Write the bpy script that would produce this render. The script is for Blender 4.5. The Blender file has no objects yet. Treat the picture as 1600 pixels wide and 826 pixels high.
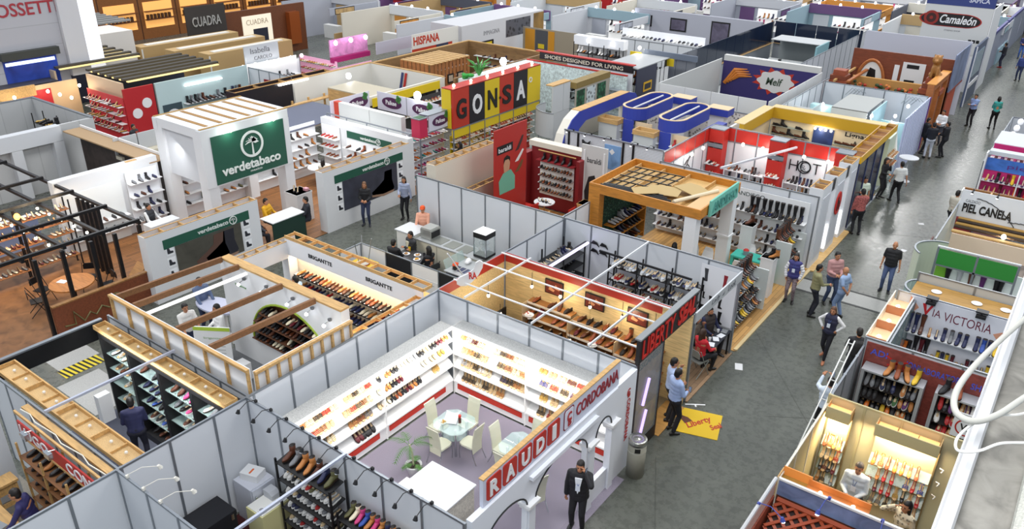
import bpy,math,random
from mathutils import Vector,Matrix
# ---------------------------------------------------------------- camera, world, hall lamps, exposure
SC=bpy.context.scene
COL=SC.collection
RND=random.Random(7)
PI=math.pi
CAMH=11.9
def make_camera():
 f,pitch,roll,yaw=1242.2,math.radians(26.258),math.radians(.748),math.radians(-36.355)
 fwd=Vector((math.sin(yaw)*math.cos(pitch),math.cos(yaw)*math.cos(pitch),-math.sin(pitch)))
 r0=Vector((math.cos(yaw),-math.sin(yaw),0));u0=r0.cross(fwd)
 r=math.cos(roll)*r0+math.sin(roll)*u0;u=-math.sin(roll)*r0+math.cos(roll)*u0
 cd=bpy.data.cameras.new('camera');cd.sensor_width=36;cd.lens=f/1600*36;cd.clip_end=400;cd.clip_start=.05
 co=bpy.data.objects.new('camera',cd);COL.objects.link(co)
 m=Matrix((r,u,-fwd)).transposed().to_4x4();m.translation=(0,0,CAMH);co.matrix_world=m
 SC.camera=co
make_camera()
CAMV=Vector((0,0,CAMH))
SC.view_settings.view_transform='Standard';SC.view_settings.look='None'
SC.view_settings.gamma=1;SC.view_settings.use_curve_mapping=False
SC.view_settings.exposure=0.42
wd=bpy.data.worlds.new('hall_air');SC.world=wd;wd.use_nodes=True
wd.node_tree.nodes['Background'].inputs[0].default_value=(.80,.88,1.0,1)
wd.node_tree.nodes['Background'].inputs[1].default_value=.5
def area(name,loc,size,power,color=(1,1,1),rot=(0,0,0),sy=None,parent=None,spread=None):
 l=bpy.data.lights.new(name,'AREA');l.energy=power;l.color=color;l.size=size
 if sy:l.shape='RECTANGLE';l.size_y=sy
 if spread:l.spread=spread
 o=bpy.data.objects.new(name,l);COL.objects.link(o);o.location=loc;o.rotation_euler=rot
 return o
# rows of roof lamps high over the hall
for _x in(-44,-22,-2):
 for _y in(2,22,44,66):
  area('hall_roof_lamp',(_x,_y,17),7,1250,(1,.985,.96),sy=10)
for _p in((-12.1,73,17),(-15.5,112,17),(-10.5,96,17)):  # extra lamps added so their reflections streak the aisle floor
 area('hall_roof_lamp',_p,2.2,1500,(1,.985,.96),sy=7)
# ---------------------------------------------------------------- materials
_M={}
def lin(h):
 h=h.lstrip('#');c=[int(h[i:i+2],16)/255 for i in(0,2,4)]
 return tuple(x/12.92 if x<=.04045 else((x+.055)/1.055)**2.4 for x in c)+(1,)
def M(hexc,rough=.55,metal=0,emit=0,noise=None,kind=None,alpha=1,trans=0):
 key=(hexc,rough,metal,emit,noise,kind,alpha,trans)
 if key in _M:return _M[key]
 m=bpy.data.materials.new('mat_%s_%s'%(hexc.strip('#'),kind or 'plain'));m.use_nodes=True
 nt=m.node_tree;b=nt.nodes['Principled BSDF'];c=lin(hexc)
 b.inputs['Base Color'].default_value=c;b.inputs['Roughness'].default_value=rough;b.inputs['Metallic'].default_value=metal
 m.diffuse_color=c
 if emit:
  b.inputs['Emission Color'].default_value=c;b.inputs['Emission Strength'].default_value=emit
 if alpha<1:b.inputs['Alpha'].default_value=alpha
 if trans:b.inputs['Transmission Weight'].default_value=trans
 def nd(t,**kw):
  n=nt.nodes.new(t)
  for k,v in kw.items():n.inputs[k].default_value=v
  return n
 tc=nt.nodes.new('ShaderNodeTexCoord')if kind else None
 def ramp(src,stops):
  r=nt.nodes.new('ShaderNodeValToRGB');e=r.color_ramp.elements
  while len(e)<len(stops):e.new(.5)
  for el,(p,col)in zip(e,stops):el.position=p;el.color=lin(col)if isinstance(col,str)else col
  nt.links.new(src,r.inputs[0]);nt.links.new(r.outputs[0],b.inputs['Base Color']);return r
 def mulc(f):return tuple(min(1,x*f)for x in c[:3])+(1,)
 if kind=='wood':
  mp=nd('ShaderNodeMapping');mp.inputs['Scale'].default_value=noise or(1,8,8)
  nt.links.new(tc.outputs['Object'],mp.inputs[0]);n=nd('ShaderNodeTexNoise',Scale=2.5,Detail=6.0,Distortion=.6)
  nt.links.new(mp.outputs[0],n.inputs['Vector']);ramp(n.outputs['Fac'],[(.3,mulc(.72)),(.55,c),(.75,mulc(1.18))])
 elif kind=='plank':
  mp=nd('ShaderNodeMapping');mp.inputs['Rotation'].default_value=(0,0,noise or 0)
  nt.links.new(tc.outputs['Object'],mp.inputs[0])
  br=nd('ShaderNodeTexBrick',Scale=1.0,**{'Mortar Size':.006,'Brick Width':1.1,'Row Height':.13})
  br.inputs['Color1'].default_value=mulc(.72);br.inputs['Color2'].default_value=mulc(1.2);br.inputs['Mortar'].default_value=mulc(.35)
  nt.links.new(mp.outputs[0],br.inputs['Vector']);nt.links.new(br.outputs['Color'],b.inputs['Base Color'])
 elif kind=='speck':
  n=nd('ShaderNodeTexNoise',Scale=noise or 60,Detail=3.0);nt.links.new(tc.outputs['Object'],n.inputs['Vector'])
  ramp(n.outputs['Fac'],[(.3,mulc(.75)),(.7,mulc(1.2))])
 elif kind=='blotch':
  n=nd('ShaderNodeTexNoise',Scale=noise or 1.2,Detail=5.0,Distortion=.8);nt.links.new(tc.outputs['Object'],n.inputs['Vector'])
  ramp(n.outputs['Fac'],[(.3,mulc(.6)),(.5,c),(.72,mulc(1.35))])
 elif kind=='leaf':
  n=nd('ShaderNodeTexVoronoi',Scale=noise or 14);nt.links.new(tc.outputs['Object'],n.inputs['Vector'])
  ramp(n.outputs['Distance'],[(.1,mulc(1.5)),(.6,mulc(.3))])
 elif kind=='slat':
  wv=nd('ShaderNodeTexWave',Scale=noise or 4.0);wv.bands_direction='Z'
  nt.links.new(tc.outputs['Object'],wv.inputs['Vector']);ramp(wv.outputs['Fac'],[(.12,mulc(.35)),(.25,c)])
 elif kind=='tile':
  br=nd('ShaderNodeTexBrick',Scale=1.0,**{'Mortar Size':.02,'Brick Width':1.0,'Row Height':.9});br.offset=0
  br.inputs['Color1'].default_value=c;br.inputs['Color2'].default_value=mulc(.95);br.inputs['Mortar'].default_value=mulc(.8)
  mp=nd('ShaderNodeMapping');mp.inputs['Rotation'].default_value=noise or(0,0,0)
  nt.links.new(tc.outputs['Object'],mp.inputs[0]);nt.links.new(mp.outputs[0],br.inputs['Vector']);nt.links.new(br.outputs['Color'],b.inputs['Base Color'])
 elif kind=='pattern':
  n=nd('ShaderNodeTexVoronoi',Scale=noise or 9);nt.links.new(tc.outputs['Object'],n.inputs['Vector'])
  ramp(n.outputs['Distance'],[(.25,mulc(.25)),(.45,c)])
 elif kind=='concrete':
  n=nd('ShaderNodeTexNoise',Scale=.35,Detail=8.0,Distortion=.5);n2=nd('ShaderNodeTexNoise',Scale=5.0,Detail=9.0,Roughness=.7)
  mp=nd('ShaderNodeMapping');mp.inputs['Scale'].default_value=(1.6,.5,1)
  nt.links.new(tc.outputs['Object'],mp.inputs[0])
  nt.links.new(mp.outputs[0],n.inputs['Vector']);nt.links.new(tc.outputs['Object'],n2.inputs['Vector'])
  ad=nd('ShaderNodeMath');ad.operation='ADD';nt.links.new(n.outputs['Fac'],ad.inputs[0]);nt.links.new(n2.outputs['Fac'],ad.inputs[1])
  hf=nd('ShaderNodeMath');hf.operation='MULTIPLY';hf.inputs[1].default_value=.5;nt.links.new(ad.outputs[0],hf.inputs[0])
  ramp(hf.outputs[0],[(.36,mulc(.62)),(.5,c),(.63,mulc(1.35))])
  rr=nd('ShaderNodeMapRange');rr.inputs['To Min'].default_value=rough-.1;rr.inputs['To Max'].default_value=rough+.18
  nt.links.new(n2.outputs['Fac'],rr.inputs['Value']);nt.links.new(rr.outputs[0],b.inputs['Roughness'])
 _M[key]=m
 return m
WHITE=M('#e2e3e4',.5);PANEL=M('#d5d9de',.45);ALU=M('#8f959c',.35,.6);DGREY=M('#3a3c40');BLACK=M('#121214',.45)
PINE=M('#c8a066',.6,kind='wood');PINE_D=M('#9a6d3c',.6,kind='wood');MDF=M('#b98f56',.65,kind='speck')
CHROME=M('#c9cdd0',.18,1.0);GLASS=M('#bcd6d2',.05,alpha=.35);RED=M('#b3241c',.5);BULB=M('#fff0d0',emit=9);BULBW=M('#f4f8ff',emit=9)
# ---------------------------------------------------------------- mesh building
class Fr:
 """a plane: origin o, right u, up v, out n"""
 def __init__(s,o,u,v=(0,0,1)):
  s.o=Vector(o);s.u=Vector(u).normalized();s.v=Vector(v).normalized();s.n=s.u.cross(s.v)
 def __call__(s,a,b,c=0):return s.o+s.u*a+s.v*b+s.n*c
def FX(x,y,z=0):return Fr((x,y,z),(0,1,0))  # faces +X (the aisle)
def FXn(x,y,z=0):return Fr((x,y,z),(0,-1,0))  # faces -X
def FY(x,y,z=0):return Fr((x,y,z),(1,0,0))  # faces -Y (the camera)
def FYp(x,y,z=0):return Fr((x,y,z),(-1,0,0))  # faces +Y
def FZ(x,y,z=0,a=0):return Fr((x,y,z),(math.cos(a),math.sin(a),0),(-math.sin(a),math.cos(a),0))
class MB:
 def __init__(s):s.v=[];s.f=[];s.m=[]
 def add(s,vs,fs,mi=0):
  k=len(s.v);s.v+=[Vector(q)for q in vs];s.f+=[tuple(i+k for i in f)for f in fs];s.m+=[mi]*len(fs);return s
 def hexa(s,p,mi=0):
  return s.add(p,[(0,3,2,1),(4,5,6,7),(0,1,5,4),(1,2,6,5),(2,3,7,6),(3,0,4,7)],mi)
 def box(s,x0,x1,y0,y1,z0,z1,mi=0):
  x0,x1=sorted((x0,x1));y0,y1=sorted((y0,y1));z0,z1=sorted((z0,z1))
  return s.hexa([(x0,y0,z0),(x1,y0,z0),(x1,y1,z0),(x0,y1,z0),(x0,y0,z1),(x1,y0,z1),(x1,y1,z1),(x0,y1,z1)],mi)
 def fbox(s,fr,a0,a1,b0,b1,c0,c1,mi=0):
  return s.hexa([fr(a0,b0,c0),fr(a1,b0,c0),fr(a1,b1,c0),fr(a0,b1,c0),fr(a0,b0,c1),fr(a1,b0,c1),fr(a1,b1,c1),fr(a0,b1,c1)],mi)
 def bar(s,p,q,w,h=None,mi=0):
  p=Vector(p);q=Vector(q);d=(q-p).normalized();h=h or w
  up=Vector((0,0,1))if abs(d.z)<.95 else Vector((0,1,0))
  r=d.cross(up).normalized()*w/2;u=r.normalized().cross(d)*h/2
  return s.hexa([p-r-u,p+r-u,p+r+u,p-r+u,q-r-u,q+r-u,q+r+u,q-r+u],mi)
 def tube(s,pts,r,n=8,mi=0,cap=True):
  pts=[Vector(p)for p in pts];rs=r if isinstance(r,(list,tuple))else[r]*len(pts)
  k=len(s.v);pu=None
  for i,p in enumerate(pts):
   d=(pts[min(i+1,len(pts)-1)]-pts[max(i-1,0)]).normalized()
   if pu is None:pu=d.orthogonal().normalized()
   pu=(pu-d*pu.dot(d));pu=pu.normalized()if pu.length>1e-6 else d.orthogonal().normalized()
   w=d.cross(pu)
   for j in range(n):
    a=2*PI*j/n;s.v.append(p+(pu*math.cos(a)+w*math.sin(a))*rs[i])
  for i in range(len(pts)-1):
   for j in range(n):
    a=k+i*n+j;b=k+i*n+(j+1)%n;s.f.append((a,b,b+n,a+n));s.m.append(mi)
  if cap:
   s.f.append(tuple(k+j for j in reversed(range(n))));s.f.append(tuple(k+(len(pts)-1)*n+j for j in range(n)));s.m+=[mi,mi]
  return s
 def lathe(s,c,prof,n=20,mi=0):
  c=Vector(c);k=len(s.v)
  for r,z in prof:
   for j in range(n):a=2*PI*j/n;s.v.append(c+Vector((r*math.cos(a),r*math.sin(a),z)))
  for i in range(len(prof)-1):
   for j in range(n):
    a=k+i*n+j;b=k+i*n+(j+1)%n;s.f.append((a,b,b+n,a+n));s.m.append(mi)
  s.f.append(tuple(k+j for j in reversed(range(n))));s.f.append(tuple(k+(len(prof)-1)*n+j for j in range(n)));s.m+=[mi,mi]
  return s
 def prism(s,fr,pts,c0,c1,mi=0,ms=None):
  n=len(pts);k=len(s.v)
  s.v+=[fr(a,b,c0)for a,b in pts]+[fr(a,b,c1)for a,b in pts]
  s.f.append(tuple(k+n+j for j in range(n)));s.f.append(tuple(k+j for j in reversed(range(n))));s.m+=[mi,mi]
  for j in range(n):s.f.append((k+j,k+(j+1)%n,k+n+(j+1)%n,k+n+j));s.m.append(mi if ms is None else ms)
  return s
 def ell(s,c,rx,ry,rz,mi=0,n=10,m=7):
  c=Vector(c);k=len(s.v);s.v.append(c+Vector((0,0,-rz)))
  for i in range(1,m):
   t=-PI/2+PI*i/m
   for j in range(n):a=2*PI*j/n;s.v.append(c+Vector((rx*math.cos(t)*math.cos(a),ry*math.cos(t)*math.sin(a),rz*math.sin(t))))
  s.v.append(c+Vector((0,0,rz)));e=len(s.v)-1
  for j in range(n):s.f.append((k,k+1+(j+1)%n,k+1+j));s.m.append(mi)
  for i in range(m-2):
   for j in range(n):a=k+1+i*n+j;b=k+1+i*n+(j+1)%n;s.f.append((a,b,b+n,a+n));s.m.append(mi)
  for j in range(n):s.f.append((k+1+(m-2)*n+j,k+1+(m-2)*n+(j+1)%n,e));s.m.append(mi)
  return s
 def mesh(s,name,mats,off=None,smooth=False):
  me=bpy.data.meshes.new(name)
  me.from_pydata([v-off for v in s.v]if off else s.v,[],s.f)
  for m in(mats if isinstance(mats,(list,tuple))else[mats]):me.materials.append(m)
  me.polygons.foreach_set('material_index',s.m)
  if smooth:me.polygons.foreach_set('use_smooth',[True]*len(s.f))
  me.update();return me
ORG={}
def tag(o,label,cat,group=None,kind=None):
 o['label']=label;o['category']=cat
 if group:o['group']=group
 if kind:o['kind']=kind
 return o
def Tg(name,label,cat,loc=(0,0,0),group=None,rz=0):
 """an Empty at the thing's base; its parts are given in world coordinates unless rz/loc are set later"""
 o=bpy.data.objects.new(name,None);COL.objects.link(o);o.location=loc;o.rotation_euler=(0,0,rz);o.empty_display_size=.1
 ORG[o.name]=Vector(loc);return tag(o,label,cat,group)
def obj(name,mb,mats,parent=None,smooth=False,label=None):
 """link a mesh; under a parent the vertices are taken relative to the top thing's base"""
 off=None
 if parent is not None:
  r=parent
  while r.parent:r=r.parent
  off=ORG.get(r.name)
  if off is not None and off.length<1e-9:off=None
 me=mb.mesh(name,mats,off,smooth)if isinstance(mb,MB)else mb
 o=bpy.data.objects.new(name,me);COL.objects.link(o)
 if parent is not None:o.parent=parent
 if label:o['label']=label
 return o
def Sl(name,mb,mats,label,cat,group=None,base=None,smooth=False,kind=None):
 """a thing that is one mesh"""
 if base is None:
  xs=[v.x for v in mb.v];ys=[v.y for v in mb.v];base=(sum(xs)/len(xs),sum(ys)/len(ys),min(v.z for v in mb.v))
 b=Vector(base);o=bpy.data.objects.new(name,mb.mesh(name,mats,b,smooth));COL.objects.link(o);o.location=b;ORG[o.name]=b
 return tag(o,label,cat,group,kind)
def dup(root,loc=None,rz=None,label=None,group=None):
 def cp(o,par):
  c=o.copy();COL.objects.link(c)
  if par:c.parent=par
  for ch in list(o.children):cp(ch,c)
  return c
 r=cp(root,None)
 if loc is not None:r.location=loc
 if rz is not None:r.rotation_euler=(0,0,rz)
 if label:r['label']=label
 if group:r['group']=group
 return r
def Stc(name,mb,mats,label=None,cat=None):
 o=obj(name,mb,mats);o['kind']='structure';o['label']=label or name.replace('_',' ');o['category']=cat or name.split('_')[0];return o
# ---------------------------------------------------------------- lettering
def Tx(s,fr,x0,y0,wid,hgt,mat,parent,depth=.008,lift=.004,bold=.0,shear=0,name='lettering',arc=0):
 cu=bpy.data.curves.new('txt','FONT');cu.body=s;cu.size=1;cu.offset=bold;cu.shear=shear;cu.resolution_u=3
 to=bpy.data.objects.new('txt',cu);COL.objects.link(to);me=bpy.data.meshes.new_from_object(to);bpy.data.objects.remove(to);bpy.data.curves.remove(cu)
 if not len(me.vertices):return None
 xs=[v.co.x for v in me.vertices];ys=[v.co.y for v in me.vertices];ax,bx,ay,by=min(xs),max(xs),min(ys),max(ys)
 sx=wid/(bx-ax);sy=hgt/(by-ay)if hgt else sx
 mb=MB();P=[]
 for v in me.vertices:
  a=(v.co.x-ax)*sx;b=(v.co.y-ay)*sy+arc*4*((a/wid)*(1-a/wid));P.append((x0+a,y0+b))
 n=len(P);F=[tuple(p.vertices)for p in me.polygons]
 mb.v=[fr(a,b,lift+depth)for a,b in P];mb.f=list(F);mb.m=[0]*len(F)
 ec={}
 for f in F:
  for i in range(len(f)):
   e=(f[i],f[(i+1)%len(f)]);ec[e]=1
 mb.v+=[fr(a,b,lift)for a,b in P]
 for(a,b)in ec:
  if(b,a)not in ec:mb.f.append((b,a,a+n,b+n));mb.m.append(0)
 bpy.data.meshes.remove(me)
 return obj(name,mb,mat,parent)
def circ(cx,cy,r,n=24,a0=0,a1=2*PI,ry=None):
 e=abs(a1-a0-2*PI)<1e-6;k=n if e else n+1
 return[(cx+r*math.cos(a0+(a1-a0)*i/n),cy+(ry or r)*math.sin(a0+(a1-a0)*i/n))for i in range(k)]
def ring(mb,fr,cx,cy,r0,r1,c0,c1,mi=0,n=28,a0=0,a1=2*PI):
 for i in range(n):
  t0=a0+(a1-a0)*i/n;t1=a0+(a1-a0)*(i+1)/n
  q=[(cx+r*math.cos(t),cy+r*math.sin(t))for r,t in((r0,t0),(r1,t0),(r1,t1),(r0,t1))]
  mb.prism(fr,q,c0,c1,mi)
 return mb
# ---------------------------------------------------------------- partition walls of panels and posts
def WRn(axis,c,a0,a1,label,z1=2.45,z0=0,n=None,pm=None,fm=None,pt=.02,group=None,post=True,rail=True,name='partition_wall',pw=.05):
 """axis 'x': runs along X at y=c; 'y': runs along Y at x=c"""
 if n is None:n=max(1,round(abs(a1-a0)/.92))
 mid=(a0+a1)/2
 t=Tg(name,label,'partition wall',(mid,c,z0)if axis=='x' else(c,mid,z0),group)
 st=(a1-a0)/n;pm=pm or PANEL;fm=fm or ALU
 def B(mb,p,q,h0,h1,th):
  if axis=='x':mb.box(p,q,c-th/2,c+th/2,h0,h1)
  else:mb.box(c-th/2,c+th/2,p,q,h0,h1)
  return mb
 hw=pw/2 if post else.003
 for i in range(n):
  obj('panel',B(MB(),a0+st*i+hw*(1 if a1>a0 else-1),a0+st*(i+1)-hw*(1 if a1>a0 else-1),z0+.02,z1-.045,pt),pm,t)
 if post:
  for i in range(n+1):
   p=a0+st*i;obj('post',B(MB(),p-hw+.001,p+hw-.001,z0,z1,pw),fm,t)
 if rail:
  obj('top_rail',B(MB(),a0,a1,z1-.045,z1-.002,pt+.02),fm,t)
 return t
def SpA(p,d,length,label,head=BLACK,group='arm spotlights',energy=0,drop=.12,lamp=None):
 """small clip-on arm lamp: p on the wall top, d horizontal direction"""
 p=Vector(p);d=Vector(d).normalized();e=p+d*length+Vector((0,0,.06))
 t=Tg('arm_spotlight',label,'spotlight',p,group)
 obj('clamp',MB().box(p.x-.025,p.x+.025,p.y-.025,p.y+.025,p.z,p.z+.05),head,t)
 obj('arm',MB().tube([p+Vector((0,0,.05)),(p+e)/2+Vector((0,0,.1)),e],.008,6),head,t)
 obj('lamp_head',MB().tube([e+Vector((0,0,.02)),e-Vector((0,0,.05))+d*.03],[.025,.045],8),head,t)
 obj('bulb',MB().ell(e-Vector((0,0,.055))+d*.033,.035,.035,.015,n=8,m=4),lamp or BULBW,t)
 return t
# ---------------------------------------------------------------- shoes
CN=dict(black='#17161a',brown='#5a2f1a',tan='#b9783c',cognac='#8a4420',red='#b3201f',white='#e8e6e2',beige='#d9bf94',gold='#c9a24a',navy='#22284e',blue='#2f4fa0',
          grey='#77797d',pink='#c83a78',purple='#5c2a66',green='#3f6b3a',orange='#d9701f',wine='#5c1420',silver='#b9bdc2',yellow='#d9b32a',cream='#e6dcc0',olive='#5c5a36',teal='#2c8a86')
def _ring(y,w,z0,z1,n=8):
 zc=(z0+z1)/2;h=(z1-z0)/2;out=[]
 for j in range(n):
  a=2*PI*j/n+PI/n;ca,sa=math.cos(a),math.sin(a)
  out.append(Vector((w*math.copysign(abs(ca)**.7,ca),y,zc+h*math.copysign(abs(sa)**.7,sa))))
 return out
def _loft(mb,rings,mi=0,top=None):
 n=len(rings[0]);k=len(mb.v)
 for r in rings:mb.v+=r
 for i in range(len(rings)-1):
  for j in range(n):
   a=k+i*n+j;b=k+i*n+(j+1)%n
   mb.f.append((a,b,b+n,a+n))
   mb.m.append(top[1]if top and i in top[0]and j in(1,2)and n==8 and(j==1 or False)else mi)
 mb.f.append(tuple(k+j for j in range(n)));mb.f.append(tuple(k+(len(rings)-1)*n+j for j in reversed(range(n))));mb.m+=[mi,mi]
def shoe_parts(ty):
 """upper, sole meshes (MB); toe towards +Y, standing on z=0"""
 up,so=MB(),MB()
 def sole(pts,t,lift=lambda y:0,mi=0):
  for(y0,w0),(y1,w1)in zip(pts,pts[1:]):
   a,b=lift(y0),lift(y1)
   so.hexa([(-w0,y0,a),(w0,y0,a),(w1,y1,b),(-w1,y1,b),(-w0,y0,a+t),(w0,y0,a+t),(w1,y1,b+t),(-w1,y1,b+t)],mi)
 if ty=='high_heel':
  lf=lambda y:.075 if y<-.08 else(.0 if y>.03 else.075*(1-((y+.08)/.11))**1.2)
  Y=[-.12,-.10,-.06,-.01,.04,.08,.115,.13];W=[.018,.028,.026,.026,.036,.036,.022,.008]
  T=[.055,.06,.045,.022,.02,.036,.03,.016]
  _loft(up,[_ring(y,w,lf(y)+.008,lf(y)+.008+t)for y,w,t in zip(Y,W,T)],0,((1,2,3),1))
  sole([(-.115,.02),(-.06,.024),(-.01,.024),(.04,.034),(.08,.034),(.125,.012)],.008,lf)
  so.hexa([(-.008,-.105,0),(.008,-.105,0),(.008,-.09,0),(-.008,-.09,0),(-.02,-.118,.078),(.02,-.118,.078),(.02,-.075,.076),(-.02,-.075,.076)])
 elif ty=='sandal':
  lf=lambda y:.045 if y<-.06 else(.0 if y>.03 else.045*(1-(y+.06)/.09))
  sole([(-.125,.02),(-.10,.03),(-.04,.028),(.02,.034),(.07,.042),(.11,.034),(.13,.016)],.016,lf)
  so.box(-.024,.024,-.122,-.07,0,.05)
  for y,h,r in((.085,.035,.008),(.06,.042,.008),(.035,.045,.007)):
   up.tube([(-.044,y,.012),(-.032,y-.004,h),(0,y-.008,h+.012),(.032,y-.004,h),(.044,y,.012)],r,5)
  up.tube([(-.03,-.09,.06),(-.034,-.085,.11),(0,-.05,.135),(.034,-.085,.11),(.03,-.09,.06)],.006,5)
  up.tube([(-.028,-.115,.06),(-.02,-.125,.10),(.02,-.125,.10),(.028,-.115,.06)],.008,5)
  up.tube([(0,.035,.055),(0,-.02,.09),(0,-.05,.135)],.006,5)
 elif ty in('dress_shoe','flat_shoe','sneaker'):
  sn=ty=='sneaker';fl=ty=='flat_shoe'
  Y=[-.135,-.12,-.07,-.02,.03,.08,.12,.145];W=[.022,.036,.036,.036,.044,.046,.034,.012]
  T=[.07,.075,.062,.07,.062,.045,.036,.018]if not fl else[.05,.052,.03,.022,.022,.034,.03,.014]
  b=.028 if sn else.016
  _loft(up,[_ring(y,w,b,b+t)for y,w,t in zip(Y,W,T)],0,((1,2),1)if not fl else((1,2,3),1))
  sole([(-.142,.026),(-.12,.042),(-.05,.04),(.03,.048),(.09,.05),(.13,.034),(.152,.012)],b+.004)
  if sn:up.fbox(Fr((0,.03,b+.06),(1,0,0),(0,-.9,.3)),-.02,.02,-.035,.035,-.01,.012,1)
  elif not fl:so.box(-.034,.034,-.14,-.075,0,.022)
 else:
  tall=.36 if ty=='tall_boot' else.13
  hl=.05 if ty=='tall_boot' else.03
  lf=lambda y:hl if y<-.07 else(.0 if y>.03 else hl*(1-(y+.07)/.10))
  Y=[-.135,-.12,-.07,-.03,.02,.07,.115,.14];W=[.024,.037,.04,.038,.043,.044,.032,.012];T=[.10,.12,.12,.11,.075,.05,.04,.02]
  _loft(up,[_ring(y,w,lf(y)+.012,lf(y)+.012+t)for y,w,t in zip(Y,W,T)])
  R=[]
  for h,rx,ry,yc in((.07,.04,.06,-.075),(.12,.04,.055,-.078),(.2,.046,.058,-.08),(.3,.056,.066,-.085),(.36,.058,.068,-.085)):
   if h<=tall+.07:R.append((h+hl,rx,ry,yc))
  k=len(up.v)
  for h,rx,ry,yc in R:
   up.v+=[Vector((rx*math.cos(2*PI*j/10),yc+ry*math.sin(2*PI*j/10),h))for j in range(10)]
  for i in range(len(R)-1):
   for j in range(10):a=k+i*10+j;b=k+i*10+(j+1)%10;up.f.append((a,b,b+10,a+10));up.m.append(0)
  up.f.append(tuple(k+(len(R)-1)*10+j for j in range(10)));up.m.append(1)
  sole([(-.138,.026),(-.12,.04),(-.06,.038),(.02,.045),(.08,.047),(.12,.032),(.145,.012)],.014,lf)
  so.hexa([(-.03,-.13,0),(.03,-.13,0),(.03,-.08,0),(-.03,-.08,0),(-.035,-.138,hl+.002),(.035,-.138,hl+.002),(.035,-.07,hl+.002),(-.035,-.07,hl+.002)])
 return up,so
SHOES=[]
ORD=['first','second','third','fourth','fifth','sixth','seventh','eighth','ninth','tenth','eleventh','twelfth','thirteenth','fourteenth','fifteenth','sixteenth','seventeenth','eighteenth','nineteenth','twentieth']
ORD+=['twenty-'+o for o in ORD[:9]]+['thirtieth']+['thirty-'+o for o in ORD[:9]]+['fortieth']
TYN=dict(high_heel='high heel',sandal='sandal',dress_shoe='dress shoe',flat_shoe='flat shoe',sneaker='sneaker',ankle_boot='ankle boot',tall_boot='tall boot')
def shoe(ty,col,pos,yaw,label,group,tilt=0,sole=None,sc=1.0,roll=0):
 SHOES.append((ty,col,Vector(pos),yaw,tilt,label,group,sole,sc))
def SRw(p0,p1,n,face,types,cols,where,group=None,pair=False,tilt=0,sole=None,sc=1.0,jit=.12,skip=0.0,first=0,fall=None):
 """n shoes (or pairs) between p0 and p1, toes to direction `face` (dx,dy)"""
 p0,p1=Vector(p0),Vector(p1);yaw=math.atan2(-face[0],face[1])
 d=(p1-p0);step=d/max(1,n);run=None
 types=[types]if isinstance(types,str)else types;cols=[cols]if isinstance(cols,str)else cols
 for i in range(n):
  ty=types[i%len(types)]if len(types)>3 else RND.choice(types)
  co=cols[i%len(cols)]if fall=='seq' else RND.choice(cols)
  if RND.random()<skip:continue
  p=p0+step*(i+.5)
  yw=yaw+RND.uniform(-jit,jit)
  nm='%s %s, %s along %s'%(co,TYN[ty],ORD[i+first]if i+first<40 else 'farther',where)
  if pair:
   s=Vector((math.cos(yw),math.sin(yw),0))*.048*sc
   shoe(ty,co,p-s,yw,'one of pair: '+nm,group or where,tilt,sole,sc);shoe(ty,co,p+s,yw,'second of pair: '+nm,group or where,tilt,sole,sc)
  else:shoe(ty,co,p,yw,nm,group or where,tilt,sole,sc)
def flush_shoes():
 cache={};raw={}
 SHOES.sort(key=lambda s:(s[2]-CAMV).length)
 cnt={};rest={};seen={}
 for ty,co,pos,yaw,tilt,label,group,sole,sc in SHOES:
  if ty not in raw:raw[ty]=shoe_parts(ty)
  cnt[ty]=cnt.get(ty,0)+1
  mt=M(CN[co],.35 if ty in('dress_shoe','high_heel','tall_boot')else.55)
  sol=sole or('#2a1c14' if ty not in('sneaker','sandal')else('#e6e6e2' if ty=='sneaker' else '#c9a878'))
  R=Matrix.Translation(pos)@Matrix.Rotation(yaw,4,'Z')@Matrix.Rotation(tilt,4,'X')@Matrix.Scale(sc,4)
  if cnt[ty]>290:
   mb,mats,idx=rest.setdefault(ty,(MB(),[],{}))
   for src,m in((raw[ty][0],mt),(raw[ty][1],M(sol))):
    if m.name not in idx:idx[m.name]=len(mats);mats.append(m)
    mb.add([R@v for v in src.v],src.f,idx[m.name])
   continue
  near=(pos-CAMV).length<17.5
  lab=label;seen[lab]=seen.get(lab,0)+1
  lining=M('#c9b08a')if ty not in('ankle_boot','tall_boot')else M('#2a2320')
  if near:
   ku=(ty,co,'u');ks=(ty,sol,'s')
   if ku not in cache:cache[ku]=raw[ty][0].mesh('upper',[mt,lining],None,ty!='sandal')
   if ks not in cache:cache[ks]=raw[ty][1].mesh('sole',[M(sol)])
   o=bpy.data.objects.new(ty,cache[ku]);c=bpy.data.objects.new('sole',cache[ks]);COL.objects.link(o);COL.objects.link(c);c.parent=o
  else:
   k=(ty,co,sol)
   if k not in cache:
    mb=MB();mb.add(raw[ty][0].v,raw[ty][0].f,0);mb.m=list(raw[ty][0].m);mb.add(raw[ty][1].v,raw[ty][1].f,2)
    cache[k]=mb.mesh(ty,[mt,lining,M(sol)])
   o=bpy.data.objects.new(ty,cache[k]);COL.objects.link(o)
  o.matrix_world=R
  o['label']=lab;o['category']={'sandal':'sandal','sneaker':'sneaker','ankle_boot':'boot','tall_boot':'boot'}.get(ty,'shoe');o['group']=group
 for ty,(mb,mats,idx)in rest.items():
  o=bpy.data.objects.new('more_%ss'%ty,mb.mesh('shoes',mats));COL.objects.link(o)
  tag(o,'remaining small %ss on racks of the farther stands'%TYN[ty],TYN[ty],'shoes of the farther stands','stuff')
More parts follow.
